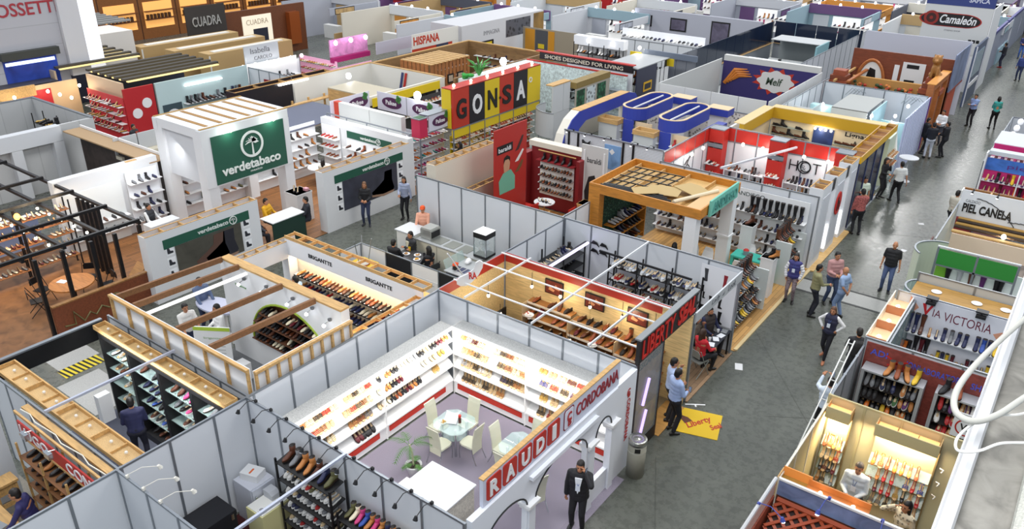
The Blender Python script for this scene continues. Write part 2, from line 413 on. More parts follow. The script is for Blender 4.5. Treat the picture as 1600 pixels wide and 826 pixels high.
# ---------------------------------------------------------------- people
def _ik(a,b,l1,l2,pole):
 a,b=Vector(a),Vector(b);d=b-a;L=min(d.length,(l1+l2)*.995);d=d.normalized();b=a+d*L
 x=(l1*l1-l2*l2+L*L)/(2*L);h=math.sqrt(max(1e-6,l1*l1-x*x));p=Vector(pole);p=(p-d*p.dot(d)).normalized()
 return a+d*x+p*h,b
def _caps(mb,p,q,r0,r1,n=10):
 p,q=Vector(p),Vector(q);d=(q-p);L=d.length;d=d/L if L>1e-6 else Vector((0,0,1))
 pts=[p-d*r0*.98,p-d*r0*.7,p,(p+q)/2,q,q+d*r1*.7,q+d*r1*.98];mb.tube(pts,[r0*.15,r0*.7,r0,(r0+r1)/2,r1,r1*.7,r1*.15],n)
def _remesh(mb,vox,sm=2):
 me=mb.mesh('body',[BLACK]);o=bpy.data.objects.new('tmp',me);COL.objects.link(o)
 r=o.modifiers.new('r','REMESH');r.mode='VOXEL';r.voxel_size=vox
 s=o.modifiers.new('s','SMOOTH');s.factor=.5;s.iterations=sm
 dg=bpy.context.evaluated_depsgraph_get();dg.update();out=bpy.data.meshes.new_from_object(o.evaluated_get(dg))
 bpy.data.objects.remove(o);bpy.data.meshes.remove(me)
 return out
def _hand(mb,w,d,palm,side,curl=.5):
 """palm and five bent fingers at wrist w, pointing along d; palm normal `palm`"""
 d=Vector(d).normalized();n=Vector(palm);n=(n-d*n.dot(d)).normalized();s=d.cross(n).normalized()*side;w=Vector(w)
 mb.hexa([w-s*.026-n*.011,w+s*.026-n*.011,w+s*.04+d*.085-n*.01,w-s*.04+d*.085-n*.01,w-s*.026+n*.013,w+s*.026+n*.013,w+s*.04+d*.085+n*.012,w-s*.04+d*.085+n*.012])
 for i,L in enumerate((.07,.082,.076,.06)):
  b=w+d*.082+s*(.03-.02*i);k=b+(d*math.cos(curl*.5)+n*math.sin(curl*.5))*L*.45;e=k+(d*math.cos(curl*1.5)+n*math.sin(curl*1.5))*L*.5
  mb.tube([b,k,e],[.0095,.009,.007],6)
 b=w+d*.03+s*.03;k=b+(s*.75+d*.6).normalized()*.035;e=k+(d*.9+n*.5).normalized()*.032
 mb.tube([b,k,e],[.012,.010,.008],6)
SKIN={'a':'#b9815f','b':'#a06a4a','c':'#c99674','d':'#8c5a3e'}
def Ps(label,loc,yaw,arms='down',legs='stand',shirt='#e8e8ea',sleeve=1,pants='#1b1d26',shoes='#161412',hair='#1a1310',hairlen=0,skin='a',female=False,bald=False,
           jacket=None,vest=None,badge=False,cap=None,h=1.70,look=(0,0),lean=0,seat=.46,beard=False,group=None,tie=None,vox=None,hold=None,shirtmat=None,pantsmat=None,stripes=None,bag=None,belly=0,apron=None):
 """facing yaw (0 = +Y). arms: name or (left hand, right hand) targets"""
 dist=(Vector(loc)-CAMV).length;vox=vox or(.014 if dist<19 else.019 if dist<32 else.028)
 sit=legs=='sit'
 k=h/1.70;hz=(seat+.09)if sit else.93
 T=lambda x,y,z:Vector((x,y+max(0,z-hz)*lean,z))
 dz=hz-.93
 sw=.155 if female else.18;hw=.085
 chest=T(0,0,1.28+dz);neck=T(0,.0,1.46+dz);hd=T(0,.025,1.60+dz);bel=T(0,.0,1.08+dz);pel=Vector((0,0,hz))
 sh=[T(-sw,0,1.405+dz),T(sw,0,1.405+dz)]
 P={'down':((-.27,.04,.84),(.27,.04,.84)),'front':((-.08,.26,1.08),(.08,.27,1.10)),'phone':((-.25,.0,.86),(.13,.14,1.56)),'phoneL':((-.13,.14,1.56),(.25,.02,.86)),
         'pockets':((-.21,.08,.90),(.21,.08,.90)),'photo':((-.1,.42,1.5),(.1,.42,1.48)),'behind':((-.06,-.17,.96),(.06,-.17,.94)),'hips':((-.2,.04,1.02),(.2,.04,1.02)),
         'table':((-.17,.36,1.08),(.17,.36,1.08)),'talk':((-.2,.28,1.1),(.26,.04,.86)),'walk':((-.26,.18,.9),(.26,-.14,.88)),'one':((-.26,.04,.85),(.1,.36,1.12)),
         'crossed':((.1,.2,1.18),(-.1,.2,1.2)),'low':((-.18,.33,.98),(.2,.33,.95)),'chin':((-.04,.2,1.44),(.1,.25,1.1))}
 ht=P[arms]if isinstance(arms,str)else arms
 AR=[]
 for i,sx in((0,-1),(1,1)):
  t=Vector(ht[i]);t=T(t.x,t.y,t.z+dz)
  pole={'down':(sx*.25,-1,0),'walk':(sx*.25,-1,0),'hips':(sx,-.4,0),'behind':(sx,-.2,0),'pockets':(sx,-.6,0)}.get(arms if isinstance(arms,str)else '',(sx*.5,-.3,-1))
  AR.append(_ik(sh[i],t,.29,.255,pole))
 hip=[Vector((-hw,0,hz-.02)),Vector((hw,0,hz-.02))]
 if sit:ft=[(-.13,.42,.09),(.12,.40,.09)];pol=(0,.5,1)
 elif legs=='walk':ft=[(-.08,.22,.09),(.09,-.2,.13)];pol=(0,1,.1)
 elif legs=='cross':ft=[(.0,.06,.09),(-.02,-.02,.09)];pol=(0,1,.1)
 else:ft=[(-.11,.03,.09),(.12,-.03,.09)];pol=(0,1,.05)
 LG=[_ik(hip[i],ft[i],.43,.425,(pol[0]+(.25 if i else-.25)*(1 if sit else.15),pol[1],pol[2]))for i in(0,1)]
 root=Tg('person',label,'person',(0,0,0),group)
 b=MB()
 # skin body: one continuous surface
 b.ell(hd+Vector((0,0,.015)),.072,.092,.115,n=16,m=12);b.ell(hd+Vector((0,.03,-.05)),.055,.06,.062,n=12,m=8)
 b.ell(hd+Vector((0,.098,-.015)),.014,.02,.022);[b.ell(hd+Vector((s*.075,-.005,-.01)),.012,.022,.03)for s in(-1,1)]
 _caps(b,neck-Vector((0,0,.05)),hd-Vector((0,.01,.06)),.056,.05)
 _caps(b,chest+Vector((-.07,0,.04)),chest+Vector((.07,0,.04)),.11,.11);_caps(b,chest,pel,.115,.115);_caps(b,hip[0],hip[1],.10,.10)
 for i in(0,1):
  e,w=AR[i];_caps(b,sh[i],e,.048,.038);_caps(b,e,w,.038,.027)
  kn,an=LG[i];_caps(b,hip[i],kn,.075,.052);_caps(b,kn,an,.052,.036)
  _caps(b,sh[i],chest+Vector((0,0,.08)),.055,.08)
 me=_remesh(b,vox)
 hb=MB();hb.v=[v.co.copy()for v in me.vertices];hb.f=[tuple(p.vertices)for p in me.polygons];hb.m=[0]*len(hb.f);bpy.data.meshes.remove(me)
 for i,sx in((0,-1),(1,1)):
  e,w=AR[i];d=(w-e).normalized()
  palm=Vector((-sx,.3,-.2))if arms in('down','walk','pockets')else Vector((-sx*.6,.2,-.6))
  _hand(hb,w-d*.005,d,palm,-sx,.7)
 for s in(-1,1):
  hb.ell(hd+Vector((s*.028,.083,.012)),.012,.008,.006,1,8,5);hb.fbox(Fr(hd+Vector((s*.03,.092,.03)),(1,0,0)),-.018,.018,-.004,.004,0,.004,1)
 hb.ell(hd+Vector((0,.083,-.06)),.022,.01,.006,2,8,5)
 if beard:hb.ell(hd+Vector((0,.04,-.075)),.055,.058,.045,1,12,8)
 body=obj('body',hb,[M(SKIN[skin],.5),M('#1a1210'),M('#8c4a42')],root,True)
 # clothes
 def cloth(name,mb,mat,sm=3,v=None):
  m=_remesh(mb,v or vox,sm);m.materials.clear();[m.materials.append(q)for q in(mat if isinstance(mat,list)else[mat])]
  m.polygons.foreach_set('use_smooth',[True]*len(m.polygons));m.name=name
  return obj(name,m,None,root)
 def torso(c,g,z0,front=0):
  for z,q,r,y in((1.37,.085,.105,0),(1.27,.07,.118,.008),(1.17,.055,.118,.008),(1.07,.05,.117,.006),(.97,.055,.118,0),(.89,.06,.118,-.005)):
   if z<z0:continue
   q=q*(.72 if female else 1);bl=belly if z<1.2 else belly*.3
   p=T(0,y+bl*.5,z+dz);r=r+g-(.012 if female and 1.0<z<1.2 else 0)+bl*.4;_caps(c,p-Vector((q,0,0)),p+Vector((q,0,0)),r,r)
 c=MB();torso(c,.012,.95);_caps(c,sh[0],sh[1],.066,.066);c.ell(neck-Vector((0,0,.03)),.072,.07,.035,n=12)
 fs=.9 if female else 1
 for i in(0,1):
  e,w=AR[i];_caps(c,sh[i],e if sleeve else(sh[i]+(e-sh[i])*.7),.063*fs,.052*fs if sleeve else.06*fs)
  if sleeve==1:_caps(c,e,w-(w-e)*.08,.051*fs,.04)
 cloth('shirt',c,shirtmat or M(shirt,.7))
 if jacket:
  c=MB();torso(c,.03,.85);_caps(c,sh[0],sh[1],.08,.08)
  for i in(0,1):e,w=AR[i];_caps(c,sh[i],e,.077,.064);_caps(c,e,w-(w-e)*.06,.062,.05)
  j=cloth('jacket',c,M(jacket,.65));o=T(0,.153+belly*.6,1.05+dz)
  obj('shirt_front',MB().prism(Fr(o,(1,0,0),(0,-.06,1)),[(0,0),(.035,.12),(.07,.36),(-.07,.36),(-.035,.12)],-.03,.003),shirtmat or M(shirt,.7),root)
 if vest:
  c=MB();torso(c,.03,.95);_caps(c,sh[0]*.8+sh[1]*.2,sh[1]*.8+sh[0]*.2,.08,.08);cloth('vest',c,M(vest,.75))
 if stripes:
  for i in(0,1):
   e,w=AR[i];sb=MB()
   for q in(.25,.55,.85):_caps(sb,sh[i]+(e-sh[i])*q,sh[i]+(e-sh[i])*(q+.08),.07,.07)
   for q in(.2,.5,.8):_caps(sb,e+(w-e)*q,e+(w-e)*(q+.1),.058,.054)
   obj('sleeve_stripe',sb,M(stripes,.7),root)
 c=MB()
 _caps(c,hip[0],hip[1],.122,.122);_caps(c,pel+Vector((-.03,0,.05)),pel+Vector((.03,0,.05)),.125,.125)
 for i in(0,1):
  kn,an=LG[i];_caps(c,hip[i],kn,.097 if not female else.093,.066);_caps(c,kn,an-(an-kn)*.03,.066,.052 if not female else.044)
 cloth('trousers',c,pantsmat or M(pants,.75))
 for i in(0,1):
  kn,an=LG[i];s=MB();a=an;z0=a.z-.09
  rr=[_ring(y,w,z0+.001,z0+t)for y,w,t in((-.085,.025,.07),(-.07,.038,.09),(-.02,.04,.10),(.04,.044,.07),(.10,.046,.055),(.15,.038,.045),(.178,.014,.025))]
  R=Matrix.Rotation((-.22 if i else.22),3,'Z')
  _loft(s,[[R@v+Vector((a.x,a.y,0))for v in q]for q in rr]);obj('shoe',s,M(shoes,.4),root,True)
 if not bald:
  s=MB();s.ell(hd+Vector((0,-.012,.045)),.083,.098,.10,n=14,m=10);s.ell(hd+Vector((0,-.045,-.005)),.078,.07,.09,n=12,m=8)
  if hairlen:
   _caps(s,hd+Vector((0,-.06,.02)),hd+Vector((0,-.075,-.05-hairlen)),.075,.06)
   for q in(-1,1):_caps(s,hd+Vector((q*.06,-.02,.0)),hd+Vector((q*.075,-.02,-.04-hairlen*.7)),.035,.03)
  hm=_remesh(s,vox,1)
  # keep the face clear
  import bmesh
  bm=bmesh.new();bm.from_mesh(hm)
  bad=[v for v in bm.verts if v.co.y>hd.y+.035 and v.co.z<hd.z+.062 and abs(v.co.x-hd.x)<.062]
  bmesh.ops.delete(bm,geom=bad,context='VERTS');bm.to_mesh(hm);bm.free()
  hm.materials.clear();hm.materials.append(M(hair,.5));hm.polygons.foreach_set('use_smooth',[True]*len(hm.polygons));hm.name='hair'
  obj('hair',hm,None,root)
 if cap:
  s=MB();s.ell(hd+Vector((0,0,.065)),.092,.105,.085,n=14,m=8);s.prism(FZ(hd.x,hd.y+.1,hd.z+.06),circ(0,0,.08,14,0,PI),0,.012);obj('cap',s,M(cap,.7),root,True)
 if badge:
  q=chest+Vector((0,(.175 if vest or jacket else.15)+belly*.6,-.08));s=MB().tube([neck+Vector((-.06,.06,0)),q+Vector((-.01,.012,.06)),q+Vector((.01,.012,.06)),neck+Vector((.06,.06,0))],.005,5)
  ly=obj('lanyard',s,M('#2a4a8c'),root);obj('badge',MB().box(-.045,.045,q.y+.006,q.y+.014,q.z-.07,q.z+.055),M('#dfe6f2'),ly)
 if tie:obj('tie',MB().prism(Fr(chest+Vector((0,.15,-.16)),(1,0,0)),[(-.03,0),(0,-.04),(.03,0),(.015,.24),(-.015,.24)],-.012,.012),M(tie),root)
 if bag:
  s=MB();_caps(s,chest+Vector((-.05,-.2,.08)),chest+Vector((-.05,-.2,-.18)),.12,.14);_caps(s,chest+Vector((.05,-.2,.08)),chest+Vector((.05,-.2,-.18)),.12,.14)
  obj('backpack',_fin(_remesh(s,vox),M(bag,.7)),None,root)
 root.location=loc;root.rotation_euler=(0,0,yaw);root.scale=(k,k,k)
 root['_hands']=0;del root['_hands']
 m=Matrix.Translation(loc)@Matrix.Rotation(yaw,4,'Z')@Matrix.Scale(k,4)
 return[m@AR[0][1],m@AR[1][1],m@hd]
def _fin(m,mat):
 m.materials.clear();m.materials.append(mat);m.polygons.foreach_set('use_smooth',[True]*len(m.polygons));return m
def phone(h,d,label):
 f=Fr(h+Vector((0,0,.03)),d,(0,.2,1));t=Tg('mobile_phone',label,'phone',tuple(h));obj('body',MB().fbox(f,-.035,.035,-.06,.08,-.006,.006),M('#1a1a1e',.3),t);obj('screen',MB().fbox(f,-.031,.031,-.054,.074,.0061,.008),M('#8a9ab0',.2),t)
# ---------------------------------------------------------------- the setting: floor of the hall
ZP=2.55;XA=-6.2;XS=-11.85
FLOOR=M('#595c55',.24,kind='concrete')
Stc('floor',MB().box(-90,16,-6,110,-.2,0),FLOOR,'polished grey concrete floor of the exhibition hall','floor')
def rug(name,x0,x1,y0,y1,mat,label,z=.012,cat='floor covering'):
 return Sl(name,MB().box(x0,x1,y0,y1,.001,z),mat,label,cat)
for k,(x0,x1,y0,y1)in enumerate([(-22.9,-19.9,7.0,8.1),(-19.2,-17.3,6.6,7.7)]):
 rug('pale_floor_strip',x0,x1,y0,y1,M('#a9a9a6',.5,kind='speck'),['pale grey floor strip before the yellow striped mark','pale grey floor strip after the yellow striped mark'][k],.004)
hz=MB();fr=FZ(-19.9,6.95,.003)
hz.fbox(fr,0,.5,0,1.05,0,.003,0)
for i in range(8):hz.prism(fr,[(0,.0+i*.13),(.5,.06+i*.13),(.5,.12+i*.13),(0,.06+i*.13)],.003,.005,1)
Sl('hazard_marking',hz,[M('#d8c32a'),BLACK],'yellow and black striped hazard tape on grey floor','floor marking')
for k,y in enumerate((24.3,24.75)):
 pass
rug('floor_channel_cover',-6.1,-2.8,23.7,24.5,M('#9a9b98',.4,kind='speck'),'pale floor strip crossing the main aisle by the bald man',.005)
for k,y in enumerate((23.6,24.55)):Sl('floor_cable_channel',MB().box(-6.1,-2.8,y,y+.07,.001,.006),M('#2e3032'),['near','far'][k]+' dark cable channel line across the main aisle','floor channel')
fj=MB();
for a,b in(((-6.1,20.3),(-3.4,16.8)),((-4.4,16.5),(-2.7,17.6)),((-5.8,13.5),(-3.0,8.0)),((-5.0,30),(-2.9,31))):fj.bar((a[0],a[1],.002),(b[0],b[1],.002),.012,.002)
o=Sl('floor_joint',fj,M('#33362f'),'thin dark expansion joints in the concrete aisle floor','floor joint');o['kind']='stuff'
# ---------------------------------------------------------------- shared partition walls of the near block
WRn('y',XS,1.0,13.0,'long white panel wall behind the red-striped white sandal shop',ZP,n=13)
WRn('x',13.0,XS+.03,-6.25,'white panel wall between sandal shop and wood-lined dress shoe shop',ZP,n=6)
WRn('x',7.3,XS+.03,-6.25,'white panel wall with black arm lamps behind sneaker racks',ZP,n=6)
WRn('x',4.62,XS+.03,-8.2,'lowest white panel wall at the bottom edge beside the sneaker stand',ZP,n=4)
# ---------------------------------------------------------------- sandal shop with arches (white, red stripes)
rug('grey_carpet',-11.04,-6.3,7.4,12.58,M('#8d8694',.95,kind='speck',noise=90),'mauve grey carpet inside the red-striped white sandal shop')
rug('grey_carpet',-6.3,-6.0,7.4,12.4,M('#8d8694',.95,kind='speck',noise=90),'mauve grey carpet strip under the arched shop front',.009)
LIPS=(1.58,1.23,.85,.41)
def area_to(name,loc,target,u,su,sv,power,color=(1,1,1),parent=None):
 """area lamp at loc shining to target, long side along u"""
 z=(Vector(loc)-Vector(target)).normalized();x=Vector(u);x=(x-z*x.dot(z)).normalized();y=z.cross(x)
 o=area(name,loc,su,power,color,sy=sv);m=Matrix((x,y,z)).transposed().to_4x4();m.translation=loc;o.matrix_world=m;return o
def tray_wall(label,fr,L,reds,divs):
 """sloping shoe trays under a roof board; fr on the wall foot, a along, c out"""
 t=Tg('sloped_shelf_unit',label,'shelf unit',tuple(fr(L/2,0,.2)))
 W=M('#f4f4f2',.45);D=.38
 obj('roof_board',MB().fbox(fr,0,L,1.93,1.98,0,D),M('#b9b9b6',.6,kind='speck',noise=40),t)
 obj('front_lip',MB().fbox(fr,0,L,1.88,1.98,D+.001,D+.02),W,t)
 for zf in LIPS:
  mb=MB();mb.hexa([fr(0,zf-.02,D-.01),fr(L,zf-.02,D-.01),fr(L,zf+.28,.05),fr(0,zf+.28,.05),fr(0,zf,D),fr(L,zf,D),fr(L,zf+.30,.06),fr(0,zf+.30,.06)])
  mb.fbox(fr,0,L,zf-.03,zf+.015,D+.001,D+.015)
  obj('tray',mb,W,t)
 obj('base',MB().fbox(fr,0,L,.04,.38,.0,D-.02),W,t)
 obj('skirting',MB().fbox(fr,0,L,.013,.04,.0,D-.04),M('#2a2226'),t)
 for a0,a1 in reds:
  n=max(1,round((a1-a0)/.45))
  for i in range(n):obj('red_panel',MB().fbox(fr,a0+(a1-a0)*i/n+.004,a0+(a1-a0)*(i+1)/n-.004,.2,.345,D-.019,D+.003),M('#c2331f',.45),t)
 for a in divs:obj('divider',MB().fbox(fr,a-.012,a+.012,.04,1.92,.05,D+.03),W,t)
 obj('side_panel',MB().fbox(fr,-.03,-.002,0.013,1.98,0,D),M('#c9c9c6'),t)
 obj('back_panel',MB().fbox(fr,0,L,.39,1.92,.0,.02),W,t)
 return t
fl=FX(-11.44,7.6);fb=FY(-11.02,12.965)
LU=tray_wall('white shelf wall with red stripe on side of sandal shop nearest the palm',fl,5.0,[(.3,2.4),(2.72,4.7)],[2.62])
BU=tray_wall('white shelf wall with red stripe across the back of the sandal shop',fb,4.75,[(.1,2.1),(2.3,4.5)],[2.2])
for nm,fr,L in(('side',fl,5.0),('back',fb,4.7)):
 t=Tg('strip_lamp','white strip lamp under roof board of sandal shop %s shelves'%nm,'lamp',tuple(fr(L/2,1.9,.3)))
 obj('tube',MB().fbox(fr,.2,L-.2,1.885,1.915,.3,.34),M('#ffffff',emit=3),t)
 area_to('strip_light',fr(L/2,1.82,.72),fr(L/2,.95,.1),fr.u,L,.1,34,(1,.97,.93))
SC1=['tan','black','red','white','cream','gold','cognac','silver','beige']
def tray_shoes(fr,L,spec,where):
 for i,zf in enumerate(LIPS):
  for a0,a1,n,cols,ty in spec[i]:
   for k in range(n):
    a=a0+(a1-a0)*(k+.5)/n;p=fr(a,zf+.155,.235);co=cols[k%len(cols)]
    yaw=math.atan2(-fr.n.x,fr.n.y);s=fr.u*.056
    nm='%s %s %s on %s tray, %s'%(co,TYN[ty],ORD[k+int(a0*4)],ORD[i],where)
    shoe(ty,co,p-s,yaw+RND.uniform(-.08,.08),'left-hand '+nm,where,-.72,None,1.22)
    shoe(ty,co,p+s,yaw+RND.uniform(-.08,.08),'right-hand '+nm,where,-.72,None,1.22)
S='sandal';Hh='high_heel';Fl='flat_shoe'
tray_shoes(fl,5.1,[
 [(.25,1.35,5,['tan','cream','black','red','cream'],S),(1.55,2.3,4,['beige','black','cream','red'],S),(2.5,4.9,11,['black','tan','black','cream','cream','silver','black','beige','black','wine','tan'],Hh)],
 [(.35,1.2,4,['black','red','cognac','beige'],S),(1.5,2.3,5,['beige','red','black','cognac','cream'],S),(2.5,3.3,4,['cream','tan','black','wine'],Hh),(3.9,4.8,3,['cream','beige','gold'],Hh)],
 [(.5,1.2,3,['cognac','black','cream'],S),(1.6,2.3,3,['tan','cognac','grey'],S),(2.5,3.9,8,['beige','cream','black','cognac','black','wine','tan','black'],Hh),(4.3,4.6,1,['gold'],S)],
 [(1.75,2.3,3,['wine','black','black'],Fl)]],'side shelves of sandal shop')
tray_shoes(fb,4.5,[
 [(.2,.9,4,['tan','silver','wine','cream'],S),(1.2,2.2,5,['silver','black','cognac','cream','white'],S),(2.5,4.3,7,['gold','beige','cream','wine','red','orange','black'],S)],
 [(.2,1.0,4,['beige','tan','black','beige'],S),(1.3,2.2,4,['black','cognac','cream','tan'],S),(2.5,4.2,6,['blue','red','black','purple','beige','red'],S)],
 [(.2,1.1,5,['silver','beige','black','white','cream'],S),(1.4,2.2,4,['navy','black','tan','beige'],S),(2.5,3.4,3,['gold','beige','silver'],S)],
 [(.2,1.5,6,['black','black','cream','black','beige','tan'],S),(2.45,3.6,4,['black','red','cream','beige'],S)]],'back shelves of sandal shop')
# arched front with the sign fascia
AX=-6.2
t=Tg('arched_shop_front','white arched shop front with red lettered fascia over doorway','shop front',(AX,10,0))
WF=M('#dfe3ea',.5);fr=FX(AX-.1,0)
def archpts(y0,y1,zs,ry,n=14):
 return[((y0+y1)/2-(y1-y0)/2*math.cos(PI*i/n),zs+ry*math.sin(PI*i/n))for i in range(n+1)]
am=MB()
ar=archpts(9.2,10.98,1.72,.52);top=2.52
for(a,b),(c,d)in zip(ar,ar[1:]):am.hexa([fr(a,b,0),fr(c,d,0),fr(c,top,0),fr(a,top,0),fr(a,b,.12),fr(c,d,.12),fr(c,top,.12),fr(a,top,.12)])
am.fbox(fr,10.98,11.3,0,top,0,.12);am.fbox(fr,8.95,9.2,0,top,0,.12)
a2=archpts(7.75,8.95,1.72,.40)
for(a,b),(c,d)in zip(a2,a2[1:]):am.hexa([fr(a,b,0),fr(c,d,0),fr(c,top,0),fr(a,top,0),fr(a,b,.12),fr(c,d,.12),fr(c,top,.12),fr(a,top,.12)])
am.fbox(fr,7.75,8.95,0,.5,0,.1);am.fbox(fr,7.4,7.75,0,top,0,.12)
a3=archpts(11.3,11.92,1.72,.34);
for(a,b),(c,d)in zip(a3,a3[1:]):am.hexa([fr(a,b,0),fr(c,d,0),fr(c,top,0),fr(a,top,0),fr(a,b,.12),fr(c,d,.12),fr(c,top,.12),fr(a,top,.12)])
am.fbox(fr,11.92,12.1,0,top,0,.12);am.fbox(fr,11.3,11.92,0,.55,0,.1)
am.fbox(fr,12.1,12.95,0,top,-.02,.1)
obj('arch_wall',am,WF,t)
for nm,pts in(('arch_moulding',ar),('arch_moulding',a2),('arch_moulding',a3)):
 mm=MB().tube([fr(a,b,.125)for a,b in pts],.018,6);obj(nm,mm,BLACK,t)
obj('cornice',MB().fbox(fr,9.0,11.25,2.28,2.36,.121,.2),WF,t);obj('cornice_painted_shadow',MB().fbox(fr,9.02,11.23,2.25,2.279,.121,.17),BLACK,t)  # solid black strip: shade under the cornice put in as colour
for y in(9.07,11.14,12.0):
 obj('capital',MB().fbox(fr,y-.17,y+.17,1.70,1.76,-.06,.22).fbox(fr,y-.14,y+.14,1.62,1.699,-.04,.18),WHITE,t)
 obj('pillar',MB().fbox(fr,y-.10,y+.10,0,1.615,.121,.16),WF,t)
fas=obj('fascia',MB().fbox(fr,7.75,12.2,2.54,3.1,.0,.07),M('#c9cede',.5),t)
obj('fascia_edge',MB().fbox(fr,7.75,12.2,3.101,3.125,-.02,.08),PINE,t)
ff=FX(AX-.03,0)
for i,ch in enumerate('RAUDI'):
 y=7.84+i*.44
 tile=MB();pts=[(y+.06*a+.0,2.59+.44*b)for a,b in()]or[(y,2.64),(y+.03,2.61),(y+.35,2.61),(y+.38,2.64),(y+.38,3.02),(y+.35,3.05),(y+.03,3.05),(y,3.02)]
 tl=obj('letter_tile',tile.prism(ff,pts,.0,.02),M('#b5281c',.4),t)
 Tx(ch,ff,y+.07 if ch!='I' else y+.13,2.67,.24 if ch!='I' else.12,.32,WHITE,tl,.012,.021,.035,name='letter')
lg=MB();yy=10.13;lp=[(yy,2.64),(yy+.04,2.60),(yy+.30,2.60),(yy+.34,2.64),(yy+.34,3.02),(yy+.30,3.06),(yy+.04,3.06),(yy,3.02)]
lg.prism(ff,lp,0,.008,0);ip=[(yy+.17+(a-yy-.17)*.86,2.83+(b-2.83)*.9)for a,b in lp];lg.prism(ff,ip,.008,.014,1)
lo=obj('logo_plate',lg,[M('#7a2330'),M('#d6d9e6')],t)
Tx('C',ff,yy+.10,2.75,.15,.22,M('#a52a2a'),t,.01,.016,.03,name='letter');Tx('B',ff,yy+.13,2.66,.11,.17,M('#a52a2a'),t,.01,.018,.03,name='letter')
Tx('CORDOBANA',ff,10.56,2.70,1.58,.27,M('#8e2733'),t,.014,.002,.012,name='lettering')
Tx('CORDOBANA',Fr((AX+.01,12.58,1.95),(0,0,-1),(0,1,0)),0,0,1.1,.13,M('#a52a2a'),t,.008,.002,.01)
Tx('C',FX(AX+.0,0),12.56,2.0,.14,.2,M('#a52a2a'),t,.006,.002,.02);Tx('B',FX(AX+.0,0),12.60,1.98,.1,.15,M('#a52a2a'),t,.006,.004,.02)
# furniture of the sandal shop
CREAM=M('#dcdcc6',.55)
def cream_chair():
 t=Tg('dining_chair','x','chair',(0,0,0))
 s=MB();s.prism(FZ(0,0,.44),[(-.2,-.2),(.2,-.2),(.225,.1),(.18,.22),(0,.25),(-.18,.22),(-.225,.1)],0,.05);obj('seat',s,CREAM,t)
 b=MB();Z=[(.30,-.21),(.5,-.20),(.75,-.22),(1.0,-.27),(1.12,-.31)]
 for(z0,y0),(z1,y1)in zip(Z,Z[1:]):
  w0,w1=.19+.02*(z0-.4),.19+.02*(z1-.4);b.hexa([(-w0,y0-.03,z0),(w0,y0-.03,z0),(w0,y0-.005,z0),(-w0,y0-.005,z0),(-w1,y1-.03,z1),(w1,y1-.03,z1),(w1,y1-.005,z1),(-w1,y1-.005,z1)])
 obj('backrest',b,CREAM,t)
 for s in(-1,1):
  obj('leg',MB().tube([(s*.2,.2,.43),(s*.205,.22,.2),(s*.21,.2,.012)],.014,8),CHROME,t)
  obj('leg',MB().tube([(s*.19,-.2,.45),(s*.2,-.24,.25),(s*.21,-.36,.012)],.014,8),CHROME,t)
  obj('side_rail',MB().tube([(s*.2,.2,.425),(s*.2,-.2,.425)],.012,8),CHROME,t)
 return t
def glass_table(loc,label):
 t=Tg('glass_table',label,'table',loc);x,y,_=loc
 mb=MB();pts=[(-.42,-.25),(-.25,-.42),(.25,-.42),(.42,-.25),(.42,.25),(.25,.42),(-.25,.42),(-.42,.25)]
 obj('glass_top',mb.prism(FZ(x,y,.74),pts,0,.014),GLASS,t);obj('glass_shelf',MB().prism(FZ(x,y,.42),circ(0,0,.28,20),0,.01),GLASS,t)
 for a,b in((-.2,-.2),(.2,-.2),(.2,.2),(-.2,.2)):obj('leg',MB().tube([(x+a,y+b,.001),(x+a,y+b,.74)],.032,12),CHROME,t)
 return t
glass_table((-9.62,10.95,.013),'round glass table with chrome legs circled by four cream chairs')
glass_table((-7.95,11.2,.013),'glass table with chrome legs half behind the lettered fascia')
cc=cream_chair()
spots=[(-10.1,10.95,-PI/2,'cream high-back chair between the side shelves and four-chair glass table'),(-9.62,11.42,PI,'cream high-back chair behind the four-chair glass table, nearest back shelves'),(-9.62,10.48,0,'cream high-back chair nearest the palm at the four-chair glass table'),(-9.14,10.93,PI/2,'cream high-back chair with its back to the second glass table'),
         (-8.42,11.2,-PI/2,'cream high-back chair facing the aisle at the second glass table'),(-7.95,11.66,PI,'cream high-back chair at second glass table, nearest back shelves'),(-7.95,10.72,0,'cream high-back chair at second glass table, nearest counter'),(-7.1,10.5,1.2,'cream high-back chair inside the arched doorway behind the suited man')]
for i,(x,y,r,lb)in enumerate(spots):
 o=cc if i==0 else dup(cc);o.location=(x,y,.013);o.rotation_euler=(0,0,r);o.scale=(.84,.84,.88);o['label']=lb;o['group']='cream chairs of the sandal shop'
t=Tg('bottle','small red-capped bottle on the four-chair glass table','bottle',(-9.5,11.0,.768));obj('flask',MB().lathe((-9.5,11.0,.768),[(.035,0),(.035,.12),(.02,.15)],12),M('#5a2a1a'),t);obj('cap',MB().lathe((-9.5,11.0,.919),[(.035,0),(.035,.05)],12),M('#d2321f'),t)
Sl('brochure',MB().fbox(FZ(-9.75,11.0,.768,.5),-.15,.15,-.2,.2,0,.008),WHITE,'white brochure lying on the four-chair glass table','brochure')
t=Tg('candy_bowl','clear bowl of golden sweets on the four-chair glass table','bowl',(-9.75,10.72,.768));obj('dish',MB().lathe((-9.75,10.72,.768),[(.05,0),(.09,.04),(.1,.07)],14),GLASS,t)
sw=MB();[sw.ell((-9.75+RND.uniform(-.05,.05),10.72+RND.uniform(-.05,.05),.768+.05+.03*RND.random()),.018,.018,.014,n=6,m=4)for _ in range(22)]
q=obj('sweets',sw,M('#c99a3c'),t.children[0]);q['kind']='stuff'
t=Tg('candy_bowl','bowl of sweets on the second glass table','bowl',(-7.8,11.1,.768));obj('dish',MB().lathe((-7.8,11.1,.768),[(.06,0),(.12,.04),(.13,.06)],14),WHITE,t)
